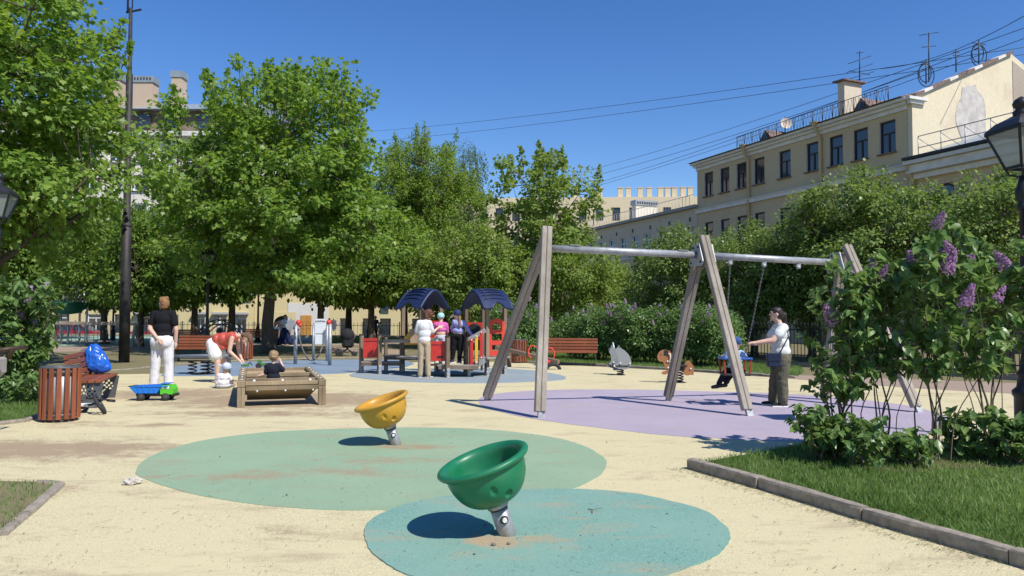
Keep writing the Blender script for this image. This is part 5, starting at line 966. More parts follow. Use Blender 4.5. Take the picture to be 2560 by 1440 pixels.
# ---- parked cars on the street below the terrace
m_car = mat('car_red', (.28, .015, .02), .25, .08, 3, coat=.6); m_cwin = m_glass
def make_car(label, px, y, body):
    t = thing('parked_car', label, 'car', (D(px, 800, y).x, y, GZ), 0, 'cars parked along the street'); 
    sec = [(-2.15, .35, .62, .70), (-2.1, .30, .85, .80), (-1.3, .28, .98, .86), (-.75, .28, 1.02, .88), (1.2, .28, 1.02, .88), (1.95, .28, .98, .84), (2.12, .32, .85, .76)]
    vs = []; 
    for x, z0, z1, hw in sec: vs += [(x, -hw * .96, z0), (x, -hw, (z0 + z1) / 2), (x, -hw * .93, z1), (x, hw * .93, z1), (x, hw, (z0 + z1) / 2), (x, hw * .96, z0)]
    fs = [(i * 6 + j, i * 6 + (j + 1) % 6, (i + 1) * 6 + (j + 1) % 6, (i + 1) * 6 + j) for i in range(6) for j in range(6)] + [tuple(range(5, -1, -1)), tuple(range(36, 42))]
    b = MB().add(vs, fs, False); 
    b.build('body', body, t); cab = [(-1.15, 1.0, .80), (-.45, 1.46, .62), (.9, 1.48, .62), (1.75, 1.0, .78)]; vs = []
    for x, z, hw in cab: vs += [(x, -hw, z), (x, hw, z)]
    MB().add(vs, [(0, 2, 3, 1), (4, 6, 7, 5), (0, 1, 7, 6), (0, 6, 4, 2), (1, 3, 5, 7)]).build('glasshouse', m_cwin, t); MB().add([(-.45, -.63, 1.47), (-.45, .63, 1.47), (.9, -.63, 1.49), (.9, .63, 1.49), (-.4, -.55, 1.52), (-.4, .55, 1.52), (.85, -.55, 1.54), (.85, .55, 1.54)], [(4, 6, 7, 5), (0, 2, 6, 4), (1, 5, 7, 3), (0, 4, 5, 1), (2, 3, 7, 6)]).build('roof', body, t)
    for xx, d_ in ((-1.15, -.45), (.3, .3), (1.75, .9)): MB().bar((xx, -.80 if xx != .3 else -.8, 1.0), (d_, -.63, 1.47), .06, .04).build('pillar', body, t)
    for xx in (-1.35, 1.35):
        for yy in (-.78, .78): wq = MB().cyl((xx, yy - .11, .32), (xx, yy + .11, .32), .32, n=20).build('wheel', m_rubb, t); MB().cyl((xx, yy - .12, .32), (xx, yy + .12, .32), .2, n=12).build('rim', m_galv, wq)
    for xx in (-2.13, 2.1): 
        for yy in (-.58, .58): MB().cbox((xx, yy, .72), (.06, .3, .14), .02).build('headlight' if xx < 0 else 'tail_light', m_white if xx < 0 else m_brred, t)
make_car('red hatchback parked behind the rope bridge at far left', 186, 64, m_car); make_car('dark red car with tinted windows half hidden by the black pole', 381, 64, m_car)
# ---- red flag on the grey block
fl = thing('red_flag', 'red flag on a slanting pole on the grey block behind the hedge', 'flag', D(1598, 772, 60)); MB().cyl((0, 0, 0), (.9, -.3, 1.0), .03, n=6).build('flag_pole', m_iron, fl)
fg = MB(); n = 8
for i in range(n + 1):
    for j in range(5): u, v = i / n, j / 4; fg.v.append((.15 + .7 * u + .02 * math.sin(6 * v), -.1 - .2 * u + .06 * math.sin(u * 9 + v * 2), .2 + .75 * u - .55 * v * (.6 + .4 * u)))
fg.f = [(i * 5 + j, (i + 1) * 5 + j, (i + 1) * 5 + j + 1, i * 5 + j + 1) for i in range(n) for j in range(4)]; fg.sm = [True] * len(fg.f); fg.build('flag_cloth', mat('flag_red', (.35, .02, .02), .8), fl)

# ---- grey pram half outside the left edge
pr_ = thing('pram', 'grey pram with a brown handle cut off by the left edge', 'stroller', (D(-62, 800, 9.2).x, 9.2, 0), R(8)); m_pg = mat('pram_grey', (.30, .28, .26), .85, .12, 12, bs=.2); m_lea = mat('brown_leather', (.055, .032, .022), .5, .2, 8)
MB().cbox((0, 0, .88), (.62, .40, .30), .09).build('bassinet', m_pg, pr_); MB().cbox((0, 0, 1.035), (.60, .38, .05), .02).build('cover', m_blk, pr_); MB().tube([(.18, -.2, .8), (.30, -.2, 1.02), (.36, -.2, 1.08), (.50, -.2, 1.10), (.50, .2, 1.10), (.36, .2, 1.08), (.18, .2, .8)], .026, 8).build('handle', m_lea, pr_); MB().tube([(.2, -.21, .96), (.31, -.215, .80), (.22, -.21, .74)], .02, 7).build('strap', m_lea, pr_)
MB().tube([(.2, -.22, .75), (-.45, -.22, .22)], .016, 7).tube([(-.2, -.22, .75), (-.1, -.22, .22)], .016, 7).tube([(.2, .22, .75), (-.45, .22, .22)], .016, 7).tube([(-.2, .22, .75), (-.1, .22, .22)], .016, 7).build('chassis', m_frame, pr_)
for x_ in (-.46, -.10):
    for y_ in (-.26, .26): MB().lathe([(.02, -.02), (.17, -.022), (.185, -.01), (.185, .01), (.17, .022), (.02, .02)], 18, Matrix.Translation((x_, y_, .185)) @ Matrix.Rotation(R(90), 4, 'X')).build('wheel', m_rubb, pr_)
# ================================================================== TREES AND SHRUBS
def tmpl(kind):
    if kind == 'maple':
        h = [(.0, -.12), (.16, .0), (.50, -.02), (.36, .26), (.56, .56), (.24, .56), (.0, 1.0)]; v = [(x, y, .22 * x * x - .12 * y * y) for x, y in h] + [(-x, y, .22 * x * x - .12 * y * y) for x, y in reversed(h[1:-1])]; f = [tuple(range(len(v)))]
    elif kind == 'heart':
        h = [(0, 0), (.24, -.10), (.44, .08), (.42, .34), (.22, .68)]; v = [(x, y, .30 * x - .16 * y * y) for x, y in h] + [(0, 1, -.2)] + [(-x, y, .30 * x - .16 * y * y) for x, y in reversed(h[1:])] ; f = [(0, 1, 2, 3, 4, 5), (0, 5, 6, 7, 8, 9)]
    elif kind == 'lance': v = [(0, 0, 0), (.21, .4, .05), (0, 1, -.12), (-.21, .4, .05)]; f = [(0, 1, 2, 3)]
    else: v = [(0, 0, 0), (.34, .38, .08), (.2, .78, .0), (0, 1, -.12), (-.2, .78, .0), (-.34, .38, .08)]; f = [(0, 1, 2, 3, 4, 5)]
    return np.array(v, np.float32), np.array(f)
def norm(a): return a / np.maximum(np.linalg.norm(a, axis=1, keepdims=True), 1e-6)
def leaf_mesh(name, pos, tip, nrm, size, kind):
    T, F = tmpl(kind); tip = norm(tip); nrm = norm(nrm - tip * np.sum(nrm * tip, 1, keepdims=True)); x = np.cross(tip, nrm)
    V = pos[:, None] + size[:, None, None] * (T[None, :, 0:1] * x[:, None] + T[None, :, 1:2] * tip[:, None] + T[None, :, 2:3] * nrm[:, None])
    k = len(T); F2 = (np.arange(len(pos))[:, None, None] * k + F[None]).reshape(-1, F.shape[1]); return npmesh(name, V, F2)
def clump_leaves(cen, rad, n, rg, c0, droop=.5, upn=.75):
    k = len(cen); d = norm(rg.normal(size=(k * n, 3))); r = rg.random((k * n, 1)) ** .5; cc = np.repeat(cen, n, 0); rr = np.repeat(rad, n)[:, None]
    pos = cc + d * r * rr * np.array([1, 1, .72]); out = norm(cc - c0)
    tip = d * .8 + out * .5 + rg.normal(size=d.shape) * .35 - np.array([0, 0, droop]); nr = out * .55 + d * .5 + np.array([0, 0, upn]) + rg.normal(size=d.shape) * .55
    return pos, tip, nr
m_bark = mat('bark', (.095, .075, .058), .95, .4, 5, stretch=(6, 6, .8), bs=1, bd=.03); m_barkl = mat('pale_bark', (.16, .13, .10), .95, .3, 6, stretch=(6, 6, 1), bs=.6, bd=.01)
def tree(name, label, base, cz, rxy, ru, rd, nclump, nleaf, lsize, kind, lm, tr, seed, group=None, off=(0, 0), crad=.6, fork=None, spires=0, gap=.0, inner=.38, limbs=7, hang=0, squash=1.0, droop=.5, twigs=True, lumps=.22, zmin=2.35):
    rg = np.random.default_rng(seed); t = thing(name, label, 'tree', base, 0, group); c0 = np.array([off[0], off[1], cz])
    d = norm(rg.normal(size=(nclump * 2, 3))); lump = np.array([mnoise.noise(Vector(q) * 1.9 + Vector((seed * 3.7, 1, 2))) + .5 * mnoise.noise(Vector(q) * 4.3 + Vector((seed, 4, 2))) for q in d])
    if gap: d_k = np.array([mnoise.noise(Vector(q) * 3.3 + Vector((9, seed, 2))) for q in d]) > -gap; d, lump = d[d_k], lump[d_k]
    d, lump = d[:nclump], lump[:nclump]; f = 1 - (1 - inner) * rg.random(len(d)) ** 1.5; rad = np.where(d[:, 2:3] > 0, np.array([[rxy, rxy * squash, ru]]), np.array([[rxy, rxy * squash, rd]]))
    cen = c0 + d * rad * (f * (1 + lumps * 1.6 * lump))[:, None]; cen[:, 2] = np.where(cen[:, 2] < zmin, zmin + rg.random(len(cen)) * .5, cen[:, 2]); cr = crad * rg.uniform(.6, 1.35, len(cen))
    pos, tip, nr = clump_leaves(cen, cr, nleaf, rg, c0, droop)
    P, Tp, Nn = [pos], [tip], [nr]; tw = MB()
    for s in range(spires): # leafy leader shoots breaking the outline
        a = rg.uniform(0, 6.28); q = rg.random() ** .6 * .92; b0 = c0 + np.array([math.cos(a) * q * rxy, math.sin(a) * q * rxy * squash, ru * math.sqrt(max(.02, 1 - q * q)) * .86]); L = rg.uniform(.6, 1.7) * (ru / 5.0) ; lean = np.array([math.cos(a) * .35 * q, math.sin(a) * .35 * q, 1]); m_ = int(34 * L / .6)
        u = rg.random(m_); pp = b0 + lean * (u * L)[:, None] + rg.normal(size=(m_, 3)) * (.20 * (1.15 - u))[:, None] * (crad / .6); P.append(pp); Tp.append(rg.normal(size=(m_, 3)) * .7 + np.array([0, 0, -.1])); Nn.append(rg.normal(size=(m_, 3)) * .6 + np.array([0, 0, .8])); tw.cyl(b0, b0 + lean * L, .02, .006, 4)
    if hang: # drooping strands
        for s in range(hang):
            a = rg.uniform(0, 6.28); q = .55 + .5 * rg.random(); b0 = c0 + np.array([math.cos(a) * q * rxy, math.sin(a) * q * rxy * squash, ru * (.75 - .9 * rg.random())]); L = rg.uniform(1.2, 3.2); m_ = int(L * 26); u = rg.random(m_); P.append(b0 + np.array([math.cos(a) * .25, math.sin(a) * .25, -1]) * (u * L)[:, None] + rg.normal(size=(m_, 3)) * .07); Tp.append(rg.normal(size=(m_, 3)) * .4 + np.array([0, 0, -1])); Nn.append(rg.normal(size=(m_, 3)))
    pos, tip, nr = (np.concatenate(q) for q in (P, Tp, Nn)); size = lsize * rg.uniform(.5, 1.32, len(pos))
    cw = link('crown', leaf_mesh('crown', pos, tip, nr, size, kind), lm, t); cw['kind'] = 'stuff'
    # trunk and limbs
    fk = fork or max(.5, cz - rd * .75); tb = MB(); npt = 7; trunk = [Vector((off[0] * (i / npt) ** 2 + .05 * math.sin(i * 1.7 + seed) * tr / .2, off[1] * (i / npt) ** 2, (cz + ru * .45) * i / npt)) for i in range(npt + 1)]
    rads = [tr * (1.35 if i == 0 else 1 - .82 * i / npt) for i in range(npt + 1)]; trunk.insert(1, Vector((0, 0, .25))); rads.insert(1, tr * 1.08); tb.tube(trunk, rads, 12).build('trunk', m_bark, t)
    nodes = [Vector(q) for q in trunk[3:]]; lr = []
    for i in range(limbs):
        a = 2 * math.pi * (i + rg.uniform(-.3, .3)) / limbs; h0 = fk + (cz + ru * .2 - fk) * (i / limbs) * .8; s0 = Vector((off[0] * .3, off[1] * .3, h0)); e = Vector((off[0] + math.cos(a) * rxy * .8, off[1] + math.sin(a) * rxy * .8 * squash, min(cz + ru * .6, h0 + (ru + rd) * rg.uniform(.18, .42)))); mid_ = s0.lerp(e, .5) + Vector((0, 0, -.06 * rxy)); pts = spline([s0, mid_, e], 4, False)
        rr_ = tr * .42 * (1 - .5 * i / limbs); MB().tube(pts, [rr_ * (1 - .8 * k / (len(pts) - 1)) for k in range(len(pts))], 7).build('limb', m_bark, t); nodes += pts[1:]
    if twigs:
        nd = np.array([list(q) for q in nodes])
        for c in cen[::2]:
            j = np.argmin(((nd - c) ** 2).sum(1) + 2.0 * np.maximum(0, nd[:, 2] - c[2])); a, b = nd[j], c; m_ = (a + b) / 2 + rg.normal(size=3) * .08 + np.array([0, 0, -.05]); tw.tube([a, m_, b], [.026 * crad / .6, .018 * crad / .6, .006], 4, False)
    if tw.v: w_ = tw.build('twigs', m_bark, t); w_['kind'] = 'stuff'
    return t
lm_maple = leafmat('maple_leaf', (.065, .155, .022), (.28, .39, .085), .45, .44, (.165, .275, .042)); lm_far = leafmat('far_leaf', (.06, .14, .02), (.19, .29, .05), .38)
lm_olive = leafmat('olive_leaf', (.085, .175, .025), (.235, .335, .06), .44); lm_thin = leafmat('light_leaf', (.10, .19, .03), (.26, .35, .08), .45); lm_lime = leafmat('lime_leaf', (.065, .14, .025), (.24, .33, .09), .36, .42); lm_birch = leafmat('birch_leaf', (.075, .14, .03), (.12, .19, .045), .35)
g0 = G(671, 884)
tree('maple_tree', 'large spreading maple in the middle with its trunk behind the boy', g0, 6.0, 4.95, 5.4, 4.2, 760, 72, .155, 'maple', lm_maple, .27, 3, off=(.3, 0), crad=.6, spires=46, zmin=2.75, fork=2.6, limbs=9, gap=.28, inner=.42, lumps=.26)
gl = D(-75, 800, 20); tree('maple_tree', 'maple filling the upper left corner above the lilac and lantern', (gl.x, gl.y, 0), 6.5, 4.3, 4.6, 3.8, 600, 72, .152, 'maple', lm_maple, .30, 8, crad=.58, spires=36, fork=2.4, limbs=8, gap=.3, lumps=.2)
bgt = []; gname = 'trees in front of the shops'
base_t = tree('street_tree', 'x', (0, 0, 0), 5.3, 3.0, 3.7, 3.1, 300, 46, .24, 'oval', lm_far, .22, 21, gname, crad=.72, limbs=6, gap=.25, spires=8)
spots = [(262, 40, .92, .3, 'small street tree left of the tall black pole'), (352, 37, .74, 4.9, 'small street tree just right of the tall black pole'), (395, 45, .82, 1.3, 'street tree behind the woman in the black top'), (486, 41, .95, 2.2, 'street tree behind the near lamp post'), (578, 43, 1.05, 3.1, 'street tree behind the bending woman'), (800, 42, 1.0, 4.0, 'street tree behind the talking-tube panel'), (872, 47, 1.08, 5.2, 'street tree behind the stroller'), (930, 43, .95, 0.9, 'street tree left of the play house'), (1012, 48, 1.0, 1.9, 'street tree behind the left play house roof'), (-40, 46, 1.1, 2.7, 'street tree behind the left maple'), (120, 48, 1.05, 3.6, 'street tree behind the climbing tower')]
for i, (px, y, s, rz, lb) in enumerate(spots):
    o = base_t if i == 0 else copy_tree(base_t); p = D(px, 800, y); o.location = (p.x, p.y, 0); o.rotation_euler = (0, 0, rz); o.scale = (s, s, s * (1 if px > 300 else .92)); o['label'] = lb; o['group'] = gname
p = D(1052, 800, 47); tree('ash_tree', 'tall olive-green tree right of the big maple', (p.x, p.y, 0), 7.6, 3.55, 5.6, 5.6, 660, 100, .20, 'lance', lm_olive, .25, 31, crad=.62, spires=18, limbs=8, gap=.25, lumps=.18)
p = D(1158, 800, 55); tree('weeping_birch', 'weeping birch with hanging strands behind the olive-green tree', (p.x, p.y, 0), 10.2, 1.5, 5.4, 6.0, 130, 60, .15, 'lance', lm_birch, .2, 37, crad=.6, hang=150, limbs=5)
p = D(1362, 800, 38); tree('young_maple', 'airy light green tree behind the left swing support', (p.x, p.y, 0), 6.0, 3.1, 3.9, 3.2, 210, 60, .17, 'maple', lm_thin, .17, 41, crad=.55, spires=22, limbs=9, gap=.12, inner=.35, lumps=.3)
base_b = tree('bushy_tree', 'x', (0, 0, 0), 3.1, 1.9, 2.2, 2.7, 230, 62, .135, 'oval', lm_thin, .13, 51, 'bushy trees behind the play house', crad=.48, limbs=6, gap=.2, spires=8, zmin=.6)
for i, (px, y, s, rz, lb) in enumerate(((1196, 35, 1.12, 0, 'bushy tree behind the right play house roof'), (1300, 37, 1.0, 1.2, 'bushy tree behind the left swing leg'), (1440, 35, .98, 2.5, 'bushy tree above the bench by the seesaw'), (1520, 39, .9, 3.6, 'bushy tree at the corner of the grey block'), (1110, 38, 1.05, 4.4, 'bushy tree between the two play house roofs'))):
    o = base_b if i == 0 else copy_tree(base_b); p = D(px, 800, y); o.location = (p.x, p.y, 0); o.rotation_euler = (0, 0, rz); o.scale = (s,) * 3; o['label'] = lb
base_l = tree('linden_tree', 'x', (0, 0, 0), 3.55, 2.15, 2.3, 2.7, 330, 85, .115, 'oval', lm_lime, .16, 61, 'lindens behind the right fence', crad=.46, limbs=7, gap=.3, spires=10, lumps=.2, zmin=.9)
for i, (px, y, s, rz, lb) in enumerate(((1695, 31, .90, 0, 'linden left of the middle swing support'), (1885, 29.5, .90, 2.1, 'linden behind the mother at the swing'), (2165, 26, 1.14, 3.9, 'tallest linden above the right swing support'), (2360, 24.5, .92, 1.1, 'linden under the arched window'), (2520, 22, 1.0, 5.0, 'linden behind the near lamp at the right edge'), (2030, 28.5, .92, 5.6, 'linden just left of the tallest one'))):
    o = base_l if i == 0 else copy_tree(base_l); p = D(px, 800, y); o.location = (p.x, p.y, 0); o.rotation_euler = (0, 0, rz); o.scale = (s,) * 3; o['label'] = lb
# ------------------------------------------------------------------ lilacs
m_stem = mat('lilac_stem', (.15, .115, .08), .9, .3, 8, stretch=(5, 5, 1), bs=.4); lm_lil = leafmat('lilac_leaf', (.06, .135, .036), (.22, .32, .105), .36, .34, (.13, .225, .065))
m_flow = leafmat('lilac_flower', (.24, .10, .24), (.50, .31, .48), .3, .7, (.36, .19, .36)); m_flow2 = leafmat('pale_lilac_flower', (.34, .22, .36), (.55, .42, .55), .3, .7)
def panicle(rg, L=.17, n=190):
    T = np.array([(0, 0, 0), (.5, .5, .1), (0, 1, .2), (-.5, .5, .1)]); u = rg.random(n); a = rg.uniform(0, 6.28, n); r = (.066 * (1 - u) ** .7 + .008) * (.6 + .4 * rg.random(n)) * L / .17; pos = np.stack([np.cos(a) * r, np.sin(a) * r, u * L], 1); out = norm(np.stack([np.cos(a), np.sin(a), np.full(n, .3)], 1)); return pos, out
def flower(parent, loc, axis, rg, m, L=.17):
    pos, out = panicle(rg, L); n = len(pos); t1 = norm(np.cross(out, rg.normal(size=(n, 3)))); me = leaf_mesh('flower_cluster', pos, t1, out, np.full(n, .024 * L / .17), 'oval'); o = link('flower_cluster', me, m, parent, loc); o.rotation_mode = 'QUATERNION'; o.rotation_quaternion = Vector(axis).to_track_quat('Z', 'Y'); return o
_lt = []
for kf in range(3):
    T, F = tmpl('heart'); T = T.copy(); T[:, 2] *= (.6, 1, 1.5)[kf]; T[:, 0] *= (1, .92, 1.06)[kf]; me = bpy.data.meshes.new('leaf'); me.from_pydata(T.tolist(), [], F.tolist()); me.update(); me.polygons.foreach_set('use_smooth', [True] * 2); me.materials.append(lm_lil); _lt.append(me)
def lilac(label, base, H, spread, bare, nstem, seed, nbr=9, lsize=.085, nflow=6, nparts=300, lean=(0, 0), group=None, fm=None, wide=1.0):
    rg = np.random.default_rng(seed); t = thing('lilac_bush', label, 'bush', base, 0, group); P, Tp, Nn = [], [], []; tips = []
    for s in range(nstem):
        a = rg.uniform(0, 6.28); b0 = np.array([math.cos(a), math.sin(a), 0]) * rg.uniform(.02, .16) * wide; e = np.array([math.cos(a) * spread * rg.uniform(.35, 1) + lean[0], math.sin(a) * spread * rg.uniform(.35, 1) + lean[1], H * rg.uniform(.78, 1.02)]); m0 = b0 * .85 + e * .15 + rg.normal(size=3) * .05; m0[2] = H * .2; m1 = b0 * .6 + e * .4 + rg.normal(size=3) * .09; m1[2] = H * .42; m2 = b0 * .25 + e * .75 + rg.normal(size=3) * .08; m2[2] = H * .72
        pts = spline([b0, m0, m1, m2, e], 4, False); r0 = rg.uniform(.005, .015); MB().tube([Vector((b0[0], b0[1], -.05))] + pts, [r0 * 1.1] + [r0 * (1 - .8 * k / (len(pts) - 1)) for k in range(len(pts))], 6).build('stem', m_stem, t)
        pn = np.array([list(q) for q in pts]); br = MB()
        for b in range(nbr):
            u = bare + (1 - bare) * (b + rg.random()) / nbr; k = u * (len(pn) - 1); i0 = min(int(k), len(pn) - 2); s0 = pn[i0] + (pn[i0 + 1] - pn[i0]) * (k - i0); aa = rg.uniform(0, 6.28); L = rg.uniform(.12, .34) * (1.15 - .4 * u); dr = np.array([math.cos(aa) * .8, math.sin(aa) * .8, rg.uniform(.15, .9)]); dr /= np.linalg.norm(dr); e2 = s0 + dr * L; br.cyl(s0, e2, .0045, .002, 4); tips.append((e2, dr))
            for q in range(int(L / .04) + 1): # opposite pairs of leaves
                pp = s0 + dr * L * (q + .6) / (int(L / .04) + 1); sd = np.cross(dr, rg.normal(size=3)); sd /= np.linalg.norm(sd)
                for sg in (-1, 1): P.append(pp); Tp.append(sd * sg + dr * .35 + np.array([0, 0, rg.uniform(-.75, .05)])); Nn.append(np.array([0, 0, 1.0]) + dr * .3 + rg.normal(size=3) * .35 + sd * sg * .4)
        if br.v: w_ = br.build('twigs', m_stem, t); w_['kind'] = 'stuff'
    P, Tp, Nn = np.array(P), np.array(Tp), np.array(Nn); size = lsize * rg.uniform(.45, 1.3, len(P)); wp = P + np.array(list(base)); dist = np.linalg.norm(wp - np.array([0, 0, HCAM]), axis=1); order = np.argsort(dist / size); one = order[:nparts]; rest = order[nparts:]
    if len(rest): f_ = link('foliage', leaf_mesh('foliage', P[rest], Tp[rest], Nn[rest], size[rest], 'heart'), lm_lil, t); f_['kind'] = 'stuff'
    tn = norm(Tp); nn = norm(Nn - tn * np.sum(Nn * tn, 1, keepdims=True)); xx = np.cross(tn, nn)
    for i in one:
        o = bpy.data.objects.new('leaf', _lt[i % 3]); C.objects.link(o); o.parent = t; M = Matrix((xx[i], tn[i], nn[i])).transposed().to_4x4(); o.matrix_local = Matrix.Translation(P[i]) @ M @ Matrix.Scale(size[i], 4)
    pick = [q for q in tips if q[0][2] > H * .62 and q[0][1] < .15] or tips
    for j in range(nflow):
        e, d = pick[rg.integers(len(pick))]; flower(t, e, d + np.array([rg.normal() * .4, rg.normal() * .4, 1.1]), rg, fm or m_flow, rg.uniform(.14, .24))
    return t
def at(px, py, dz=0.05): q = G(px, py); return Vector((q.x, q.y, dz))
gl_ = 'tall lilac bushes on the right lawn'
lilac('leftmost leafy lilac bush on the right lawn, nearly without flowers', at(2085, 1150), 1.98, .36, .36, 10, 71, 12, .085, 1, lean=(-.06, -.1))
lilac('lilac bush in front of the right swing support with bare lower stems', at(2215, 1150), 2.15, .38, .44, 7, 72, 12, .09, 4)
lilac('lilac bush with one large purple cluster right of the swing support', at(2345, 1165), 2.38, .44, .42, 8, 73, 12, .093, 6)
lilac('lilac bush with many purple clusters next to the right lamp', at(2475, 1155), 2.42, .46, .42, 8, 74, 12, .093, 7)
lilac('lilac bush cut off by the right edge', at(2620, 1150), 2.35, .5, .44, 9, 75, 15, .10, 8)
lilac('lilac bush at the left edge behind the near litter bin', at(28, 1000, 0), 2.12, .80, .10, 26, 76, 17, .11, 9, wide=2.2, fm=m_flow2)
lilac('lilac bush partly outside the left edge', at(-90, 1005, 0), 2.2, .75, .12, 16, 77, 14, .11, 3, fm=m_flow2, nparts=120)
def under(label, base, H, spread, n, seed, lsize=.075):
    return lilac(label, base, H, spread, .12, n, seed, 5, lsize, 0, nparts=200, wide=spread / .3)
for i, (px, py, H, sp_, n, lb) in enumerate(((2065, 1165, .46, .34, 14, 'low leafy shoots at the foot of the leftmost lilac'), (2145, 1178, .40, .26, 11, 'dense low shoots beside the leftmost lilac'), (2265, 1180, .26, .3, 7, 'sparse low shoots between the lilac stems'), (2440, 1165, .42, .30, 12, 'low dark bush under the lilac near the lamp'), (2530, 1170, .5, .34, 14, 'low bush in the bed at the right edge'), (70, 1010, .42, .5, 13, 'low shoots beside the near litter bin'))): 
    u_ = under(lb, at(px, py, .05 if px > 500 else 0), H, sp_, n, 90 + i); u_.name = 'low_shrub'
# hedge of lilac shrubs along the fence
def hedge(seed, nf):
    rg = np.random.default_rng(seed); t = thing('hedge_shrub', 'x', 'shrub', (0, 0, 0), 0, 'lilac shrubs in the hedge'); n = 150; d = norm(rg.normal(size=(n, 3))); cen = np.array([0, 0, .98]) + d * np.array([.95, .7, .85]) * (1 - .5 * rg.random((n, 1)) ** 1.5) * (1 + .25 * np.array([[mnoise.noise(Vector(q) * 2 + Vector((seed, 0, 0)))] for q in d])); cen[:, 2] = np.maximum(cen[:, 2], .25)
    pos, tip, nr = clump_leaves(cen, np.full(n, .24), 42, rg, np.array([0, 0, .9])); size = .088 * rg.uniform(.6, 1.2, len(pos)); f_ = link('foliage', leaf_mesh('foliage', pos, tip, nr, size, 'oval'), lm_lil, t); f_['kind'] = 'stuff'
    for k in range(7): a = k * .9; MB().tube([(math.cos(a) * .12, math.sin(a) * .12, 0), (math.cos(a) * .3, math.sin(a) * .25, .6), (math.cos(a) * .6, math.sin(a) * .45, 1.3)], [.022, .015, .006], 5).build('stem', m_stem, t)
    top = cen[np.argsort(-cen[:, 2] + cen[:, 1] * .7)][:nf * 2:2]
    for c in top: flower(t, c + np.array([0, -.06, .06]), (rg.normal() * .4, -.3, 1), rg, (m_flow2, m_flow2, m_flow)[int(rg.integers(3))], rg.uniform(.13, .21))
    return t
h0, h1 = hedge(101, 11), hedge(102, 6); hs_ = [(1290, 897, 1.12, 'hedge lilac right of the play house'), (1352, 893, .9, 'hedge shrub behind the seesaw'), (1450, 898, .95, 'hedge lilac at the right end of the bench'), (1505, 902, 1.05, 'hedge lilac left of the grey spring animal'), (1560, 905, 1.05, 'hedge lilac behind the grey spring animal'), (1622, 908, 1.05, 'hedge lilac between the two spring animals'), (1685, 910, 1.0, 'hedge lilac behind the brown spring dog'), (1750, 914, 1.12, 'flowering hedge lilac right of the middle swing leg'), (1805, 918, .95, 'hedge shrub at the end by the swinging child')]
for i, (px, py, s, lb) in enumerate(hs_):
    src = (h0, h1)[i % 2]; o = src if i < 2 else copy_tree(src); p = G(px, py); o.location = (p.x, p.y, 0); o.rotation_euler = (0, 0, i * 1.3 if i > 1 else 0); o.scale = (s,) * 3; o['label'] = lb
dn = thing('dandelion', 'yellow dandelion in the grass below the lilacs', 'flower', at(2150, 1182)); MB().cyl((0, 0, 0), (.01, 0, .1), .003, n=5).build('stalk', MATS['grass_blades'], dn); MB().ball((.01, 0, .105), .022, 10, 5, (1, 1, .45)).build('flower_head', mat('dandelion_yellow', (.75, .5, .01), .7), dn)
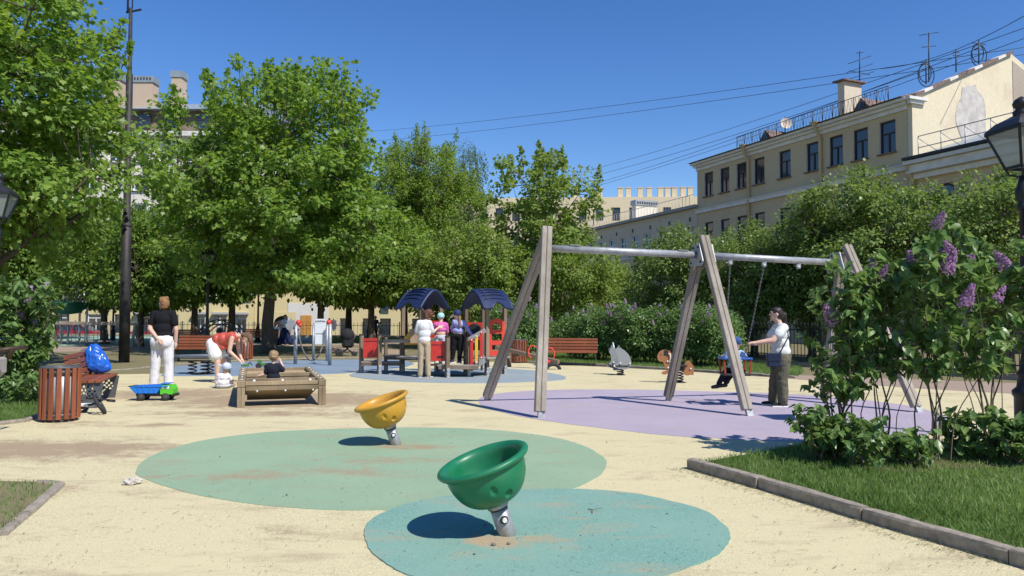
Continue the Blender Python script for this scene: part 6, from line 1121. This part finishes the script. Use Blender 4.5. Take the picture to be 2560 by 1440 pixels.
# ================================================================== PEOPLE (x right in the picture, y away, z up; metres)
V3 = Vector
m_skin = mat('skin', (.55, .33, .24), .55, .08, 8); m_skin2 = mat('skin_light', (.62, .40, .30), .55, .08, 8)
class Sh:
    """closed capsules and ellipsoids that a voxel remesh fuses into one continuous surface"""
    def __init__(s): s.b = MB()
    def cap(s, p0, p1, r0, r1=None):
        p0, p1 = V3(p0), V3(p1); r1 = r0 if r1 is None else r1; d = (p1 - p0); d = d.normalized() if d.length > 1e-6 else V3((0, 0, 1)); pts, rad = [], []
        for a in (-90, -60, -30): pts.append(p0 + d * r0 * math.sin(R(a))); rad.append(max(1e-3, r0 * math.cos(R(a))))
        pts.append(p0); rad.append(r0); pts.append(p1); rad.append(r1)
        for a in (30, 60, 90): pts.append(p1 + d * r1 * math.sin(R(a))); rad.append(max(1e-3, r1 * math.cos(R(a))))
        s.b.tube(pts, rad, 12); return s
    def chain(s, *q):
        for (p0, r0), (p1, r1) in zip(q, q[1:]): s.cap(p0, p1, r0, r1)
        return s
    def ell(s, c, r, rot=None):
        M = Matrix.Translation(V3(c)) @ (rot or Matrix.Identity(4)) @ Matrix.Diagonal((*r, 1)); k = 10; s.b.lathe([(max(1e-3, math.sin(math.pi * i / k)), -math.cos(math.pi * i / k)) for i in range(k + 1)], 16, M); return s
    def hand(s, w_, d, n, side, sc_=1.0, curl=.4):
        w_, d, n = V3(w_), V3(d).normalized(), V3(n); n = (n - d * n.dot(d)).normalized(); sd = d.cross(n) * side
        s.cap(w_, w_ + d * .05 * sc_, .024 * sc_, .026 * sc_)
        for o in (-.018, .018): s.cap(w_ + d * .03 * sc_ + sd * o * sc_, w_ + d * .075 * sc_ + sd * o * 1.3 * sc_, .017 * sc_)
        for o, L in ((-.034, .058), (-.0115, .075), (.0115, .08), (.034, .07)):
            a = w_ + d * .085 * sc_ + sd * o * sc_; k = a + (d * (1 - curl * .35) + n * curl * .5).normalized() * L * .55 * sc_; e = k + (d * (1 - curl) + n * curl).normalized() * L * .5 * sc_; s.cap(a, k, .0092 * sc_, .0085 * sc_).cap(k, e, .0085 * sc_, .0075 * sc_)
        a = w_ + d * .025 * sc_ + sd * .03 * sc_; k = a + (d * .6 + sd * .7 + n * .3).normalized() * .04 * sc_; s.cap(a, k, .012 * sc_, .010 * sc_).cap(k, k + (d * .9 + sd * .2 + n * .3).normalized() * .035 * sc_, .010 * sc_, .008 * sc_); return s
    def head(s, c, f, sc_=1.0, upv=(0, 0, 1)):
        c, f, u = V3(c), V3(f).normalized(), V3(upv); u = (u - f * u.dot(f)).normalized(); x = f.cross(u); M = Matrix((x, f, u)).transposed().to_4x4()
        s.ell(c + u * .02 * sc_, (.074 * sc_, .092 * sc_, .098 * sc_), M).ell(c + f * .022 * sc_ - u * .055 * sc_, (.056 * sc_, .066 * sc_, .062 * sc_), M); s.cap(c + f * .092 * sc_ + u * .012 * sc_, c + f * .108 * sc_ - u * .018 * sc_, .010 * sc_, .014 * sc_)
        s.ell(c + f * .083 * sc_ - u * .056 * sc_, (.026 * sc_, .012 * sc_, .010 * sc_), M); s.ell(c + f * .070 * sc_ - u * .095 * sc_, (.025 * sc_, .02 * sc_, .02 * sc_), M)
        for q in (-1, 1): s.ell(c + x * q * .077 * sc_ - f * .005 * sc_, (.012 * sc_, .024 * sc_, .034 * sc_), M).ell(c + x * q * .032 * sc_ + f * .078 * sc_ + u * .035 * sc_, (.024 * sc_, .012 * sc_, .008 * sc_), M)
        s.hf = (c, f, u, x, sc_); return s
    def build(s, name, m, parent, vox=.010, sm=4, fold=0, fs=.12):
        o = s.b.build(name, m, parent); r = o.modifiers.new('fuse', 'REMESH'); r.mode = 'VOXEL'; r.voxel_size = vox; r.use_smooth_shade = True; q = o.modifiers.new('smooth', 'SMOOTH'); q.factor = .5; q.iterations = sm
        if fold:
            tx = bpy.data.textures.new('folds', 'CLOUDS'); tx.noise_scale = fs; tx.noise_depth = 2; d = o.modifiers.new('folds', 'DISPLACE'); d.texture = tx; d.strength = fold; d.mid_level = .5; d.texture_coords = 'LOCAL'
        return o
def face_bits(hd, parent, glasses=False):
    c, f, u, x, k = hd
    for q in (-1, 1):
        p = c + x * q * .032 * k + f * .088 * k + u * .018 * k; MB().ball(p, .011 * k, 8, 6).build('eye', mat('eye_dark', (.03, .02, .02), .3), parent)
    MB().tube([c + f * (.098) * k - u * .056 * k + x * q * .022 * k for q in (-1, 0, 1)], .004 * k, 5).build('mouth', mat('lips', (.35, .12, .10), .5), parent)
def cloth(name, c, v=.1): return mat(name, c, .9, v, 5.5, bs=.8, bd=.035, spec=.15, stretch=(1.6, 1.6, .7))
def person(label, loc, rz=0, s=1.0, group=None): t = thing('person', label, 'person', loc, rz, group); t.scale = (s,) * 3; return t
def shoe(parent, a, d, m, L=.25, name='shoe', sole=None):
    a, d = V3(a), V3(d).normalized(); Sh().cap(a - d * .05 + V3((0, 0, .045)), a + d * (L - .12) + V3((0, 0, .035)), .043, .036).cap(a + V3((0, 0, .05)), a + V3((0, 0, .09)), .04).build(name, m, parent, .012); x = d.cross(V3((0, 0, 1)))
    o = MB(); o.bar(a - d * .085 + V3((0, 0, .012)), a + d * (L - .09) + V3((0, 0, .012)), .085, .024, b=.006); o.build('sole', sole or m_white, parent)
# ---- woman in black top and white trousers, seen from behind
W = person('woman in black top and white trousers standing with her back turned', G(404, 976), 0, 1.10); b = Sh()
b.chain(((-.19, 0, 1.40), .052), ((-.235, -.06, 1.14), .046), ((-.02, -.195, .97), .031)).hand((-.02, -.195, .97), (.8, -.05, -.6), (0, -1, .2), 1, 1.0, .25)
b.chain(((.19, 0, 1.40), .052), ((.255, .01, 1.13), .045), ((.235, .06, .89), .03)).hand((.235, .06, .89), (.05, .1, -1), (-1, 0, 0), 1, 1, .8)
b.cap((0, .01, 1.42), (-.005, .015, 1.53), .058, .052).head((-.02, .03, 1.60), (-.86, .5, 0)); b.build('body', m_skin2, W, .009); face_bits(b.hf, W)
h = Sh(); h.ell((-.0, .02, 1.645), (.098, .098, .085)).ell((.03, -.0, 1.60), (.085, .085, .10)).ell((.02, -.02, 1.545), (.075, .06, .06)).cap((-.05, .0, 1.69), (.06, .0, 1.70), .04); h.build('hair', mat('hair_light_brown', (.24, .125, .05), .6, .4, 30, stretch=(4, 4, 1), bs=.8), W, .010, 3, .02, .03)
s_ = Sh(); s_.ell((0, 0, 1.02), (.20, .155, .12)).ell((0, .0, 1.14), (.185, .15, .16)).ell((0, 0, 1.31), (.19, .14, .16)).cap((-.165, 0, 1.405), (.165, 0, 1.405), .07).cap((-.18, 0, 1.40), (-.215, -.03, 1.24), .078, .075).cap((.18, 0, 1.40), (.232, 0, 1.24), .078, .075).cap((0, 0, 1.43), (0, .01, 1.475), .07, .062); s_.build('top', cloth('black_knit', (.012, .012, .015)), W, .012, 5, .018)
t_ = Sh(); t_.ell((0, -.01, .95), (.205, .165, .13)).ell((-.09, -.06, .90), (.13, .13, .14)).ell((.09, -.06, .90), (.13, .13, .14)); t_.chain(((-.10, 0, .86), .128), ((-.135, .0, .48), .094), ((-.165, .0, .09), .09)).chain(((.10, 0, .86), .128), ((.125, .01, .48), .092), ((.135, .0, .09), .09)); t_.build('trousers', cloth('white_linen', (.70, .69, .69), .05), W, .013, 6, .022, .2)
for x in (-.145, .135): shoe(W, (x, .03, 0), (0, 1, 0), m_blk, .24)
# ---- woman bending over the sand table
B = person('woman in red sleeveless top and white shorts bending over the sand table', G(541, 958)); b = Sh()
b.chain(((-.10, .05, .80), .095), ((.0, .04, .47), .068), ((-.01, .06, .09), .042)).chain(((-.10, .30, .80), .095), ((.05, .28, .47), .066), ((.1, .30, .09), .042))
for x, y in ((-.01, .06), (.1, .30)): b.cap((x - .03, y, .035), (x + .13, y, .025), .036, .028)
b.chain(((.33, .0, 1.03), .06), ((.29, -.03, .72), .045), ((.50, -.02, .53), .029)).hand((.50, -.02, .53), (.7, 0, -.6), (-.5, 0, -.7), 1, 1, .8)
b.chain(((.34, .32, 1.03), .058), ((.36, .34, .74), .044), ((.46, .25, .55), .028)).hand((.46, .25, .55), (.6, -.1, -.7), (-.6, 0, -.6), -1, 1, .6)
b.cap((.38, .16, 1.07), (.52, .16, 1.05), .06, .05).head((.60, .15, 1.01), (.55, -.25, -.8), 1.0, (.8, 0, .5)); b.build('body', m_skin2, B, .009); face_bits(b.hf, B)
h = Sh(); h.ell((.615, .16, 1.06), (.11, .10, .085)).ell((.67, .16, 1.02), (.07, .09, .09)).cap((.68, .10, 1.02), (.73, .1, .92), .035, .02).cap((.68, .2, 1.0), (.70, .2, .88), .035, .02).ell((.55, .16, 1.08), (.07, .09, .06)); h.build('hair', mat('hair_ash_brown', (.13, .075, .045), .6, .4, 30, bs=.8), B, .010, 2, .05, .03)
s_ = Sh(); s_.ell((-.04, .16, .98), (.13, .20, .15)).ell((.10, .16, 1.0), (.17, .20, .15)).ell((.26, .16, 1.03), (.15, .20, .13)).cap((.32, .02, 1.06), (.32, .30, 1.06), .075).cap((.0, .1, .88), (.08, .1, .80), .10, .06).cap((.05, .2, .9), (.16, .2, .82), .10, .05); s_.build('top', mat('red_satin', (.50, .085, .055), .38, .15, 6, bs=.3, bd=.01, spec=.6), B, .012, 4, .03, .12)
t_ = Sh(); t_.ell((-.15, .17, .88), (.16, .22, .15)).cap((-.12, .06, .82), (-.06, .04, .64), .135, .15).cap((-.12, .28, .82), (-.06, .30, .64), .135, .15); t_.build('shorts', MATS['white_linen'], B, .013, 6, .01, .16)
tag(MB().cbox((0, 0, 0), (.07, .04, .03), .01).build('toy_scoop', mat('toy_sky_blue', (.15, .35, .65), .4), loc=V3(B.location) + V3((.60, -.02, .43))), 'small light blue toy held by the bending woman', 'toy')
# ---- toddler sitting on the ground
K = person('toddler in white shirt and pale cap sitting by the sand table', G(556, 971)); b = Sh()
b.head((.07, .0, .40), (.3, .9, -.2), .95).cap((.02, 0, .30), (.06, 0, .36), .035, .035).chain(((-.08, -.02, .26), .035), ((-.12, .02, .17), .03), ((-.10, .12, .12), .022)).chain(((.12, .02, .26), .035), ((.16, .1, .18), .03), ((.15, .2, .14), .022)).chain(((.06, .25, .06), .045), ((.1, .42, .05), .035)).hand((.15, .2, .14), (0, 1, 0), (0, 0, -1), 1, .6).hand((-.1, .12, .12), (.2, 1, 0), (0, 0, -1), -1, .6); b.build('body', m_skin, K, .009); face_bits(b.hf, K)
s_ = Sh(); s_.ell((0, 0, .12), (.145, .12, .10)).ell((.01, 0, .22), (.13, .105, .11)).cap((-.07, 0, .265), (-.11, .01, .20), .055).cap((.10, 0, .265), (.14, .04, .2), .055); s_.build('shirt', cloth('white_striped', (.72, .71, .73), .06), K, .010, 3, .025, .06)
t_ = Sh(); t_.ell((0, .02, .055), (.165, .14, .06)).cap((-.07, .05, .06), (-.06, .28, .06), .06, .05).cap((.09, .05, .06), (.08, .28, .06), .06, .05); t_.build('trousers', cloth('pale_grey_cloth', (.5, .52, .56)), K, .010, 3)
c = Sh(); c.ell((.08, 0, .46), (.098, .11, .085)).ell((.085, .0, .43), (.096, .105, .06)); cp = c.build('cap', cloth('pale_blue_cap', (.52, .57, .66)), K, .010, 3); MB().add([(-.0, -.08, .455), (-.0, .08, .455), (-.10, .05, .49), (-.11, -.04, .50), (-.0, -.08, .47), (-.0, .08, .47), (-.10, .05, .503), (-.11, -.04, .513)], [(0, 3, 2, 1), (4, 5, 6, 7), (0, 4, 7, 3), (2, 3, 7, 6), (1, 2, 6, 5)]).build('brim', MATS['pale_blue_cap'], cp)
# ---- boy in the sand table
q = G(681, 940); BO = person('fair-haired boy in dark T-shirt standing inside the sand table', (q.x + .02, q.y - 1.2, 0)) if False else person('fair-haired boy in dark T-shirt standing inside the sand table', D(684, 900, 13.75) * V3((1, 1, 0))); b = Sh()
b.cap((0, 0, .64), (.0, .01, .70), .037).head((.0, .02, .775), (.25, .95, -.1), .92).chain(((-.11, 0, .60), .036), ((-.12, .0, .46), .03), ((-.22, -.02, .43), .022)).hand((-.22, -.02, .43), (-1, 0, -.2), (0, 0, -1), 1, .65).chain(((.11, 0, .60), .036), ((.17, .05, .52), .03), ((.10, .12, .66), .022)).hand((.10, .12, .66), (-.5, .1, .8), (0, 1, 0), 1, .65).chain(((-.06, 0, .3), .055), ((-.06, .01, .04), .035)).chain(((.06, 0, .3), .055), ((.06, .01, .04), .035)); b.build('body', m_skin2, BO, .008); face_bits(b.hf, BO)
h = Sh(); h.ell((0, .0, .815), (.083, .092, .075)).ell((0, -.025, .775), (.08, .07, .075)); h.build('hair', mat('hair_blond', (.30, .20, .10), .6, .3, 30, bs=.6), BO, .009, 3, .02, .03)
s_ = Sh(); s_.ell((0, 0, .40), (.125, .09, .10)).ell((0, 0, .53), (.125, .088, .12)).cap((-.09, 0, .605), (.09, 0, .605), .05).cap((-.1, 0, .6), (-.125, 0, .49), .055).cap((.1, 0, .6), (.15, .03, .53), .055); s_.build('shirt', cloth('navy_tshirt', (.018, .02, .032)), BO, .010, 3, .015, .06); t_ = Sh(); t_.ell((0, 0, .33), (.12, .09, .08)).cap((-.06, 0, .32), (-.06, 0, .18), .065).cap((.06, 0, .32), (.06, 0, .18), .065); t_.build('shorts', cloth('grey_shorts', (.1, .1, .11)), BO, .012)
for x in (-.06, .06): shoe(BO, (x, 0, 0), (0, 1, 0), m_blk, .17)
# ---- man at the play house
Mn = person('person with curly hair in white shirt and khaki trousers by the play house', G(1060, 944)); b = Sh()
b.chain(((.18, 0, 1.36), .05), ((.20, .12, 1.10), .042), ((.37, .28, 1.24), .03)).hand((.37, .28, 1.24), (.8, .3, .25), (.2, .9, 0), 1, 1, .2).chain(((-.20, .02, 1.36), .05), ((-.25, .10, 1.11), .042), ((-.12, .30, 1.05), .03)).hand((-.12, .3, 1.05), (.5, .8, 0), (0, 0, -1), -1, 1, .4)
b.cap((.02, .03, 1.42), (.08, .07, 1.50), .055, .05).head((.13, .11, 1.57), (.62, .6, -.45)); b.build('body', m_skin2, Mn, .009); face_bits(b.hf, Mn)
h = Sh(); h.ell((.11, .08, 1.61), (.12, .12, .105)).ell((.06, .04, 1.55), (.09, .09, .09)).ell((.17, .08, 1.58), (.07, .09, .09)).ell((.05, .06, 1.64), (.07, .08, .06)); h.build('hair', mat('hair_auburn', (.12, .05, .03), .6, .4, 30, bs=.8), Mn, .010, 2, .07, .035)
s_ = Sh(); s_.ell((0, 0, .95), (.185, .13, .12)).ell((0, 0, 1.10), (.185, .13, .16)).ell((-.01, .0, 1.27), (.19, .135, .16)).cap((-.15, .01, 1.375), (.14, .01, 1.375), .07).cap((-.17, .01, 1.36), (-.22, .06, 1.18), .08, .085).cap((.15, .0, 1.36), (.195, .08, 1.18), .08, .085); s_.build('shirt', cloth('white_shirt', (.68, .68, .69), .05), Mn, .012, 5, .014, .16)
t_ = Sh(); t_.ell((0, 0, .88), (.18, .13, .10)).chain(((-.085, 0, .83), .11), ((-.10, .0, .45), .085), ((-.115, 0, .07), .075)).chain(((.085, 0, .83), .11), ((.10, .0, .45), .085), ((.125, 0, .07), .075)); t_.build('trousers', cloth('khaki_cloth', (.42, .34, .23)), Mn, .012, 4, .022, .18)
for x, d_ in ((-.115, (-.15, 1, 0)), (.125, (.5, .8, 0))): shoe(Mn, (x, .02, 0), d_, m_blk, .26)
Mn.scale = (.86, .9, 1)
W.scale = (1.02, 1.05, 1.10)
# ---- the two girls on the deck
def girl(label, loc, s, hatm, shirtm, pantm, shorts, arms, hat, face, lean=0):
    g = person(label, loc, 0, s); b = Sh(); b.cap((0, 0, 1.02), (0, .01, 1.10), .045).head((0 + lean, .02, 1.17), face, 1.0)
    for i, a in enumerate(arms): b.chain((a[0], .036), (a[1], .032), (a[2], .024)).hand(a[2], a[3], a[4], 1 if i else -1, .8, .2)
    b.chain(((-.075, 0, .62), .075), ((-.08, .0, .34), .055), ((-.085, .0, .07), .035)).chain(((.075, 0, .62), .075), ((.08, 0, .34), .055), ((.085, 0, .07), .035)).ell((0, 0, .76), (.13, .09, .12)); b.build('body', m_skin2, g, .010); face_bits(b.hf, g)
    t_ = Sh(); t_.ell((0, 0, .66), (.15, .115, .09)); zl = .5 if shorts else .08
    for x in (-.08, .08): t_.chain(((x, 0, .62), .092), ((x * 1.05, 0, (.62 + zl) / 2), .075 if not shorts else .09), ((x * 1.1, 0, zl), .05 if not shorts else .095))
    t_.build('shorts' if shorts else 'trousers', pantm, g, .011, 3, .02, .07)
    s_ = Sh(); z0 = .86 if shorts else .78; s_.ell((0, 0, z0), (.145, .105, .09)).ell((0, 0, .95), (.15, .105, .10)).cap((-.11, 0, 1.0), (.11, 0, 1.0), .055)
    for a in arms: s_.cap(a[0], a[1], .052, .045); s_.cap(a[1], V3(a[1]).lerp(V3(a[2]), .85 if not shorts else .25), .045, .036)
    s_.build('top', shirtm, g, .011, 3, .02, .07); c = Sh(); cx = lean; c.ell((cx, .015, 1.215), (.098, .108, .085))
    cp = c.ell((cx, .01, 1.19), (.096, .104, .05)).build('cap' if hat else 'beanie', hatm, g, .010, 3)
    if hat: f_ = V3(face).normalized(); x_ = f_.cross(V3((0, 0, 1))).normalized(); cc = V3((cx, .015, 1.20)); MB().add([cc + f_ * .07 + x_ * .075, cc + f_ * .07 - x_ * .075, cc + f_ * .19 - x_ * .05 - V3((0, 0, .035)), cc + f_ * .19 + x_ * .05 - V3((0, 0, .035))] + [cc + V3((0, 0, .014)) + f_ * .07 + x_ * .075, cc + V3((0, 0, .014)) + f_ * .07 - x_ * .075, cc + f_ * .19 - x_ * .05 - V3((0, 0, .021)), cc + f_ * .19 + x_ * .05 - V3((0, 0, .021))], [(0, 3, 2, 1), (4, 5, 6, 7), (0, 1, 5, 4), (1, 2, 6, 5), (2, 3, 7, 6), (3, 0, 4, 7)]).build('brim', m_white, cp)
    for x in (-.09, .09): shoe(g, (x, 0, 0), (face[0] * .6, 1, 0), m_white if shorts else cloth('navy_shoe', (.04, .045, .07)), .19)
    return g
zd = .335; q = D(1101, 900, 19.25); girl('girl in pink top and mint beanie standing on the play house deck', (q.x, q.y, zd), 1.0, cloth('mint_knit', (.35, .62, .60)), cloth('pink_cotton', (.62, .14, .40)), cloth('pale_shorts', (.52, .50, .55)), True, [((-.14, 0, .99), (-.19, .06, .80), (-.14, .2, .70), (0, 1, -.3), (0, 0, -1)), ((.14, 0, .99), (.18, .05, .80), (.15, .2, .72), (0, 1, -.2), (0, 0, -1))], False, (.1, 1, -.25))
q = D(1139, 900, 19.2); gc = girl('girl in navy cap and lavender top leaning on the ramp rail', (q.x, q.y, zd), 1.06, cloth('navy_cap', (.035, .045, .13)), cloth('lavender_knit', (.30, .32, .58)), cloth('black_leggings', (.012, .012, .015)), False, [((-.11, .05, .99), (-.15, .1, .80), (-.10, .22, .72), (0, 1, -.3), (0, 0, -1)), ((.14, -.02, .99), (.26, -.05, .80), (.40, -.05, .65), (1, 0, -.1), (0, 0, -1))], True, (-.8, .35, -.4), lean=-.05)
b = Sh(); b.chain(((.02, -.06, 1.12), .035), ((.03, -.10, .95), .03), ((.04, -.10, .84), .012)); b.build('braid', MATS['hair_light_brown'], gc, .009, 2, .02, .03); gc.rotation_euler = (0, R(4), 0)
# ---- mother at the swing
Mo = person('woman in white T-shirt and olive trousers pushing the swing', G(1956, 1018)); b = Sh()
b.chain(((-.02, -.10, 1.36), .06), ((-.20, -.13, 1.14), .052), ((-.46, -.10, 1.10), .033)).hand((-.46, -.10, 1.10), (-1, .1, 0), (0, .3, -.9), -1, 1, .5).chain(((.0, .30, 1.36), .056), ((-.12, .36, 1.12), .048), ((-.36, .30, 1.06), .03)).hand((-.36, .30, 1.06), (-1, 0, .1), (0, -.3, -.9), 1, 1, .6)
b.cap((.0, .10, 1.40), (-.04, .10, 1.50), .06, .053).head((-.065, .10, 1.585), (-1, .05, .02)); b.build('body', m_skin2, Mo, .009); face_bits(b.hf, Mo)
h = Sh(); h.ell((-.045, .10, 1.63), (.105, .09, .085)).ell((.0, .10, 1.58), (.085, .085, .095)).ell((.075, .10, 1.57), (.055, .05, .055)).cap((.09, .1, 1.55), (.11, .1, 1.42), .035, .02); h.build('hair', mat('hair_dark', (.022, .014, .012), .5, .3, 30, bs=.5), Mo, .009, 3, .015, .03)
s_ = Sh(); s_.ell((.02, .10, .95), (.165, .18, .14)).ell((.0, .10, 1.09), (.155, .175, .16)).ell((.01, .10, 1.24), (.15, .175, .15)).cap((.0, -.04, 1.36), (.0, .24, 1.36), .075).cap((-.0, -.08, 1.35), (-.10, -.12, 1.24), .088, .085).cap((.02, .28, 1.35), (-.06, .32, 1.23), .085, .08); s_.build('top', mat('white_print', (.66, .68, .66), .9, .14, 12, bs=.3, spec=.15), Mo, .011, 5, .018, .12)
t_ = Sh(); t_.ell((.03, .10, .86), (.165, .18, .13)).chain(((.02, .02, .80), .135), ((.0, .0, .46), .10), ((.01, .0, .10), .085)).chain(((.02, .19, .80), .13), ((-.05, .22, .46), .095), ((-.07, .26, .10), .08)); t_.build('trousers', cloth('olive_cloth', (.115, .11, .075)), Mo, .012, 4, .035, .1)
shoe(Mo, (.0, .0, 0), (-1, .0, 0), cloth('black_shoe', (.02, .02, .02)), .27); shoe(Mo, (-.08, .27, 0), (-1, .1, 0), MATS['black_shoe'], .27)
hb_ = thing('shoulder_bag', 'navy shoulder bag hanging at the hip of the woman by the swing', 'bag', V3(Mo.location) + V3((-.19, -.14, .70))); MB().cbox((0, 0, .11), (.24, .10, .23), .04).build('pouch', mat('navy_leather', (.012, .02, .05), .4, .2, 8), hb_); MB().cbox((0, -.053, .16), (.22, .012, .13), .004).build('flap', MATS['navy_leather'], hb_); MB().tube([(.08, -.03, .2), (.22, -.08, .50), (.26, .05, .66), (.22, .2, .70)], .012, 6).build('strap', MATS['navy_leather'], hb_)
# ---- child on the swing
sl_ = Vector(o1); SW = person('small child in light blue shirt and blue cap sitting in the swing seat', sl_ + V3((0, 0, -.25))); b = Sh()
b.head((.03, .0, .50), (.2, 1, -.1), .92).cap((0, 0, .36), (.02, 0, .43), .036).chain(((-.12, 0, .34), .034), ((-.17, .03, .25), .028), ((-.18, .08, .27), .022)).chain(((.13, 0, .34), .034), ((.19, .03, .25), .028), ((.19, .08, .28), .022)).hand((-.18, .08, .27), (0, .7, .5), (0, .7, -.7), 1, .6).hand((.19, .08, .28), (0, .7, .5), (0, .7, -.7), -1, .6); b.build('body', m_skin2, SW, .009); face_bits(b.hf, SW)
s_ = Sh(); s_.ell((0, 0, .12), (.13, .10, .10)).ell((.01, 0, .25), (.13, .095, .12)).cap((-.1, 0, .34), (.11, 0, .34), .05).cap((-.11, 0, .34), (-.16, .02, .27), .05).cap((.12, 0, .34), (.175, .02, .27), .05); s_.build('shirt', cloth('sky_shirt', (.36, .50, .70)), SW, .010, 3, .02, .06); t_ = Sh(); t_.ell((0, 0, .07), (.13, .11, .07)).chain(((-.06, .02, .07), .065), ((-.12, .20, -.02), .055), ((-.22, .22, -.20), .045)).chain(((.06, .02, .07), .065), ((.0, .20, -.03), .055), ((-.09, .22, -.18), .045)); t_.build('trousers', cloth('navy_trousers', (.014, .016, .028)), SW, .010, 3, .02, .06)
for p_ in ((-.23, .22, -.25), (-.10, .22, -.23)): Sh().cap(V3(p_), V3(p_) + V3((-.09, .03, -.02)), .04, .032).build('shoe', m_blk, SW, .010)
c = Sh(); c.ell((.03, 0, .55), (.088, .10, .075)).ell((.03, .0, .52), (.086, .095, .05)); cp = c.build('cap', cloth('denim_cap', (.05, .10, .25)), SW, .010, 3); MB().cbox((.055, .11, .525), (.13, .08, .012), .004).build('brim', MATS['denim_cap'], cp)
# ---- passers-by in the background
def walker(label, px, py, h_, topm, botm, hair, skirt, face, stride=.28, seated=False):
    p_ = G(px, py); g = person(label, p_, 0, h_ / 1.68); b = Sh(); b.cap((0, 0, 1.40), (0, 0, 1.50), .05).head((0, 0, 1.57), face).chain(((-.17, 0, 1.36), .045), ((-.22, .02, 1.12), .038), ((-.2, -.05, .88), .03)).chain(((.17, 0, 1.36), .045), ((.22, .03, 1.12), .038), ((.21, .05, .88), .03)).hand((-.2, -.05, .88), (0, 0, -1), (1, 0, 0), 1).hand((.21, .05, .88), (0, 0, -1), (-1, 0, 0), -1)
    b.chain(((-.07, 0, .8), .08), ((-stride * .6, .0, .45), .06), ((-stride, 0, .07), .04)).chain(((.07, 0, .8), .08), ((stride * .7, 0, .45), .06), ((stride, 0, .09), .04)); b.build('body', m_skin2, g, .012); face_bits(b.hf, g)
    s_ = Sh(); s_.ell((0, 0, 1.02), (.15, .11, .10)).ell((0, 0, 1.22), (.17, .12, .17)).cap((-.13, 0, 1.36), (.13, 0, 1.36), .065).cap((-.16, 0, 1.35), (-.2, 0, 1.2), .065).cap((.16, 0, 1.35), (.2, 0, 1.2), .065); s_.build('top', topm, g, .014, 3, .02); t_ = Sh(); t_.ell((0, 0, .93), (.16, .12, .10))
    if skirt: t_.cap((-.03, 0, .88), (-stride * .75, 0, .16), .14, .15).cap((.03, 0, .88), (stride * .8, 0, .18), .13, .14).cap((0, 0, .88), (0, 0, .18), .13, .14)
    else: t_.chain(((-.08, 0, .85), .1), ((-stride * .7, 0, .45), .08), ((-stride, 0, .1), .065)).chain(((.08, 0, .85), .1), ((stride * .7, 0, .45), .08), ((stride, 0, .12), .065))
    t_.build('skirt' if skirt else 'trousers', botm, g, .014, 3, .025); q_ = Sh(); q_.ell((0, -.0, 1.61), (.09, .1, .085)).ell((-face[0] * .03, -face[1] * .03, 1.58), (.085, .09, .09)); q_.build('hair', hair, g, .013, 3)
    for x in (-stride, stride): shoe(g, (x, 0, 0), (face[0], face[1] * .2, 0), m_blk, .25)
    return g
wt_ = MATS['white_shirt']; nv = cloth('navy_skirt', (.018, .025, .075))
walker('woman in white blouse and long navy skirt walking by the maple trunk', 712, 864, 1.62, wt_, nv, MATS['hair_blond'], True, (1, -.1, 0), .36)
walker('child in blue beside the walking woman at the maple trunk', 690, 862, 1.15, cloth('dusk_blue', (.08, .16, .26)), cloth('grey_blue_trousers', (.10, .14, .2)), MATS['hair_dark'], False, (1, -.2, 0), .2)
walker('person in white sitting far behind the arch climber', 548, 862, 1.55, wt_, MATS['grey_shorts'], MATS['hair_dark'], False, (.3, -1, 0), .1)
walker('person in blue standing far off left of the play house', 938, 850, 1.6, cloth('cobalt', (.03, .10, .32)), MATS['grey_shorts'], wt_, False, (1, -.3, 0), .12)
walker('child in white beside the person in blue left of the play house', 950, 851, 1.2, wt_, cloth('pale_trousers', (.55, .55, .58)), MATS['hair_dark'], False, (-.6, -1, 0), .12)
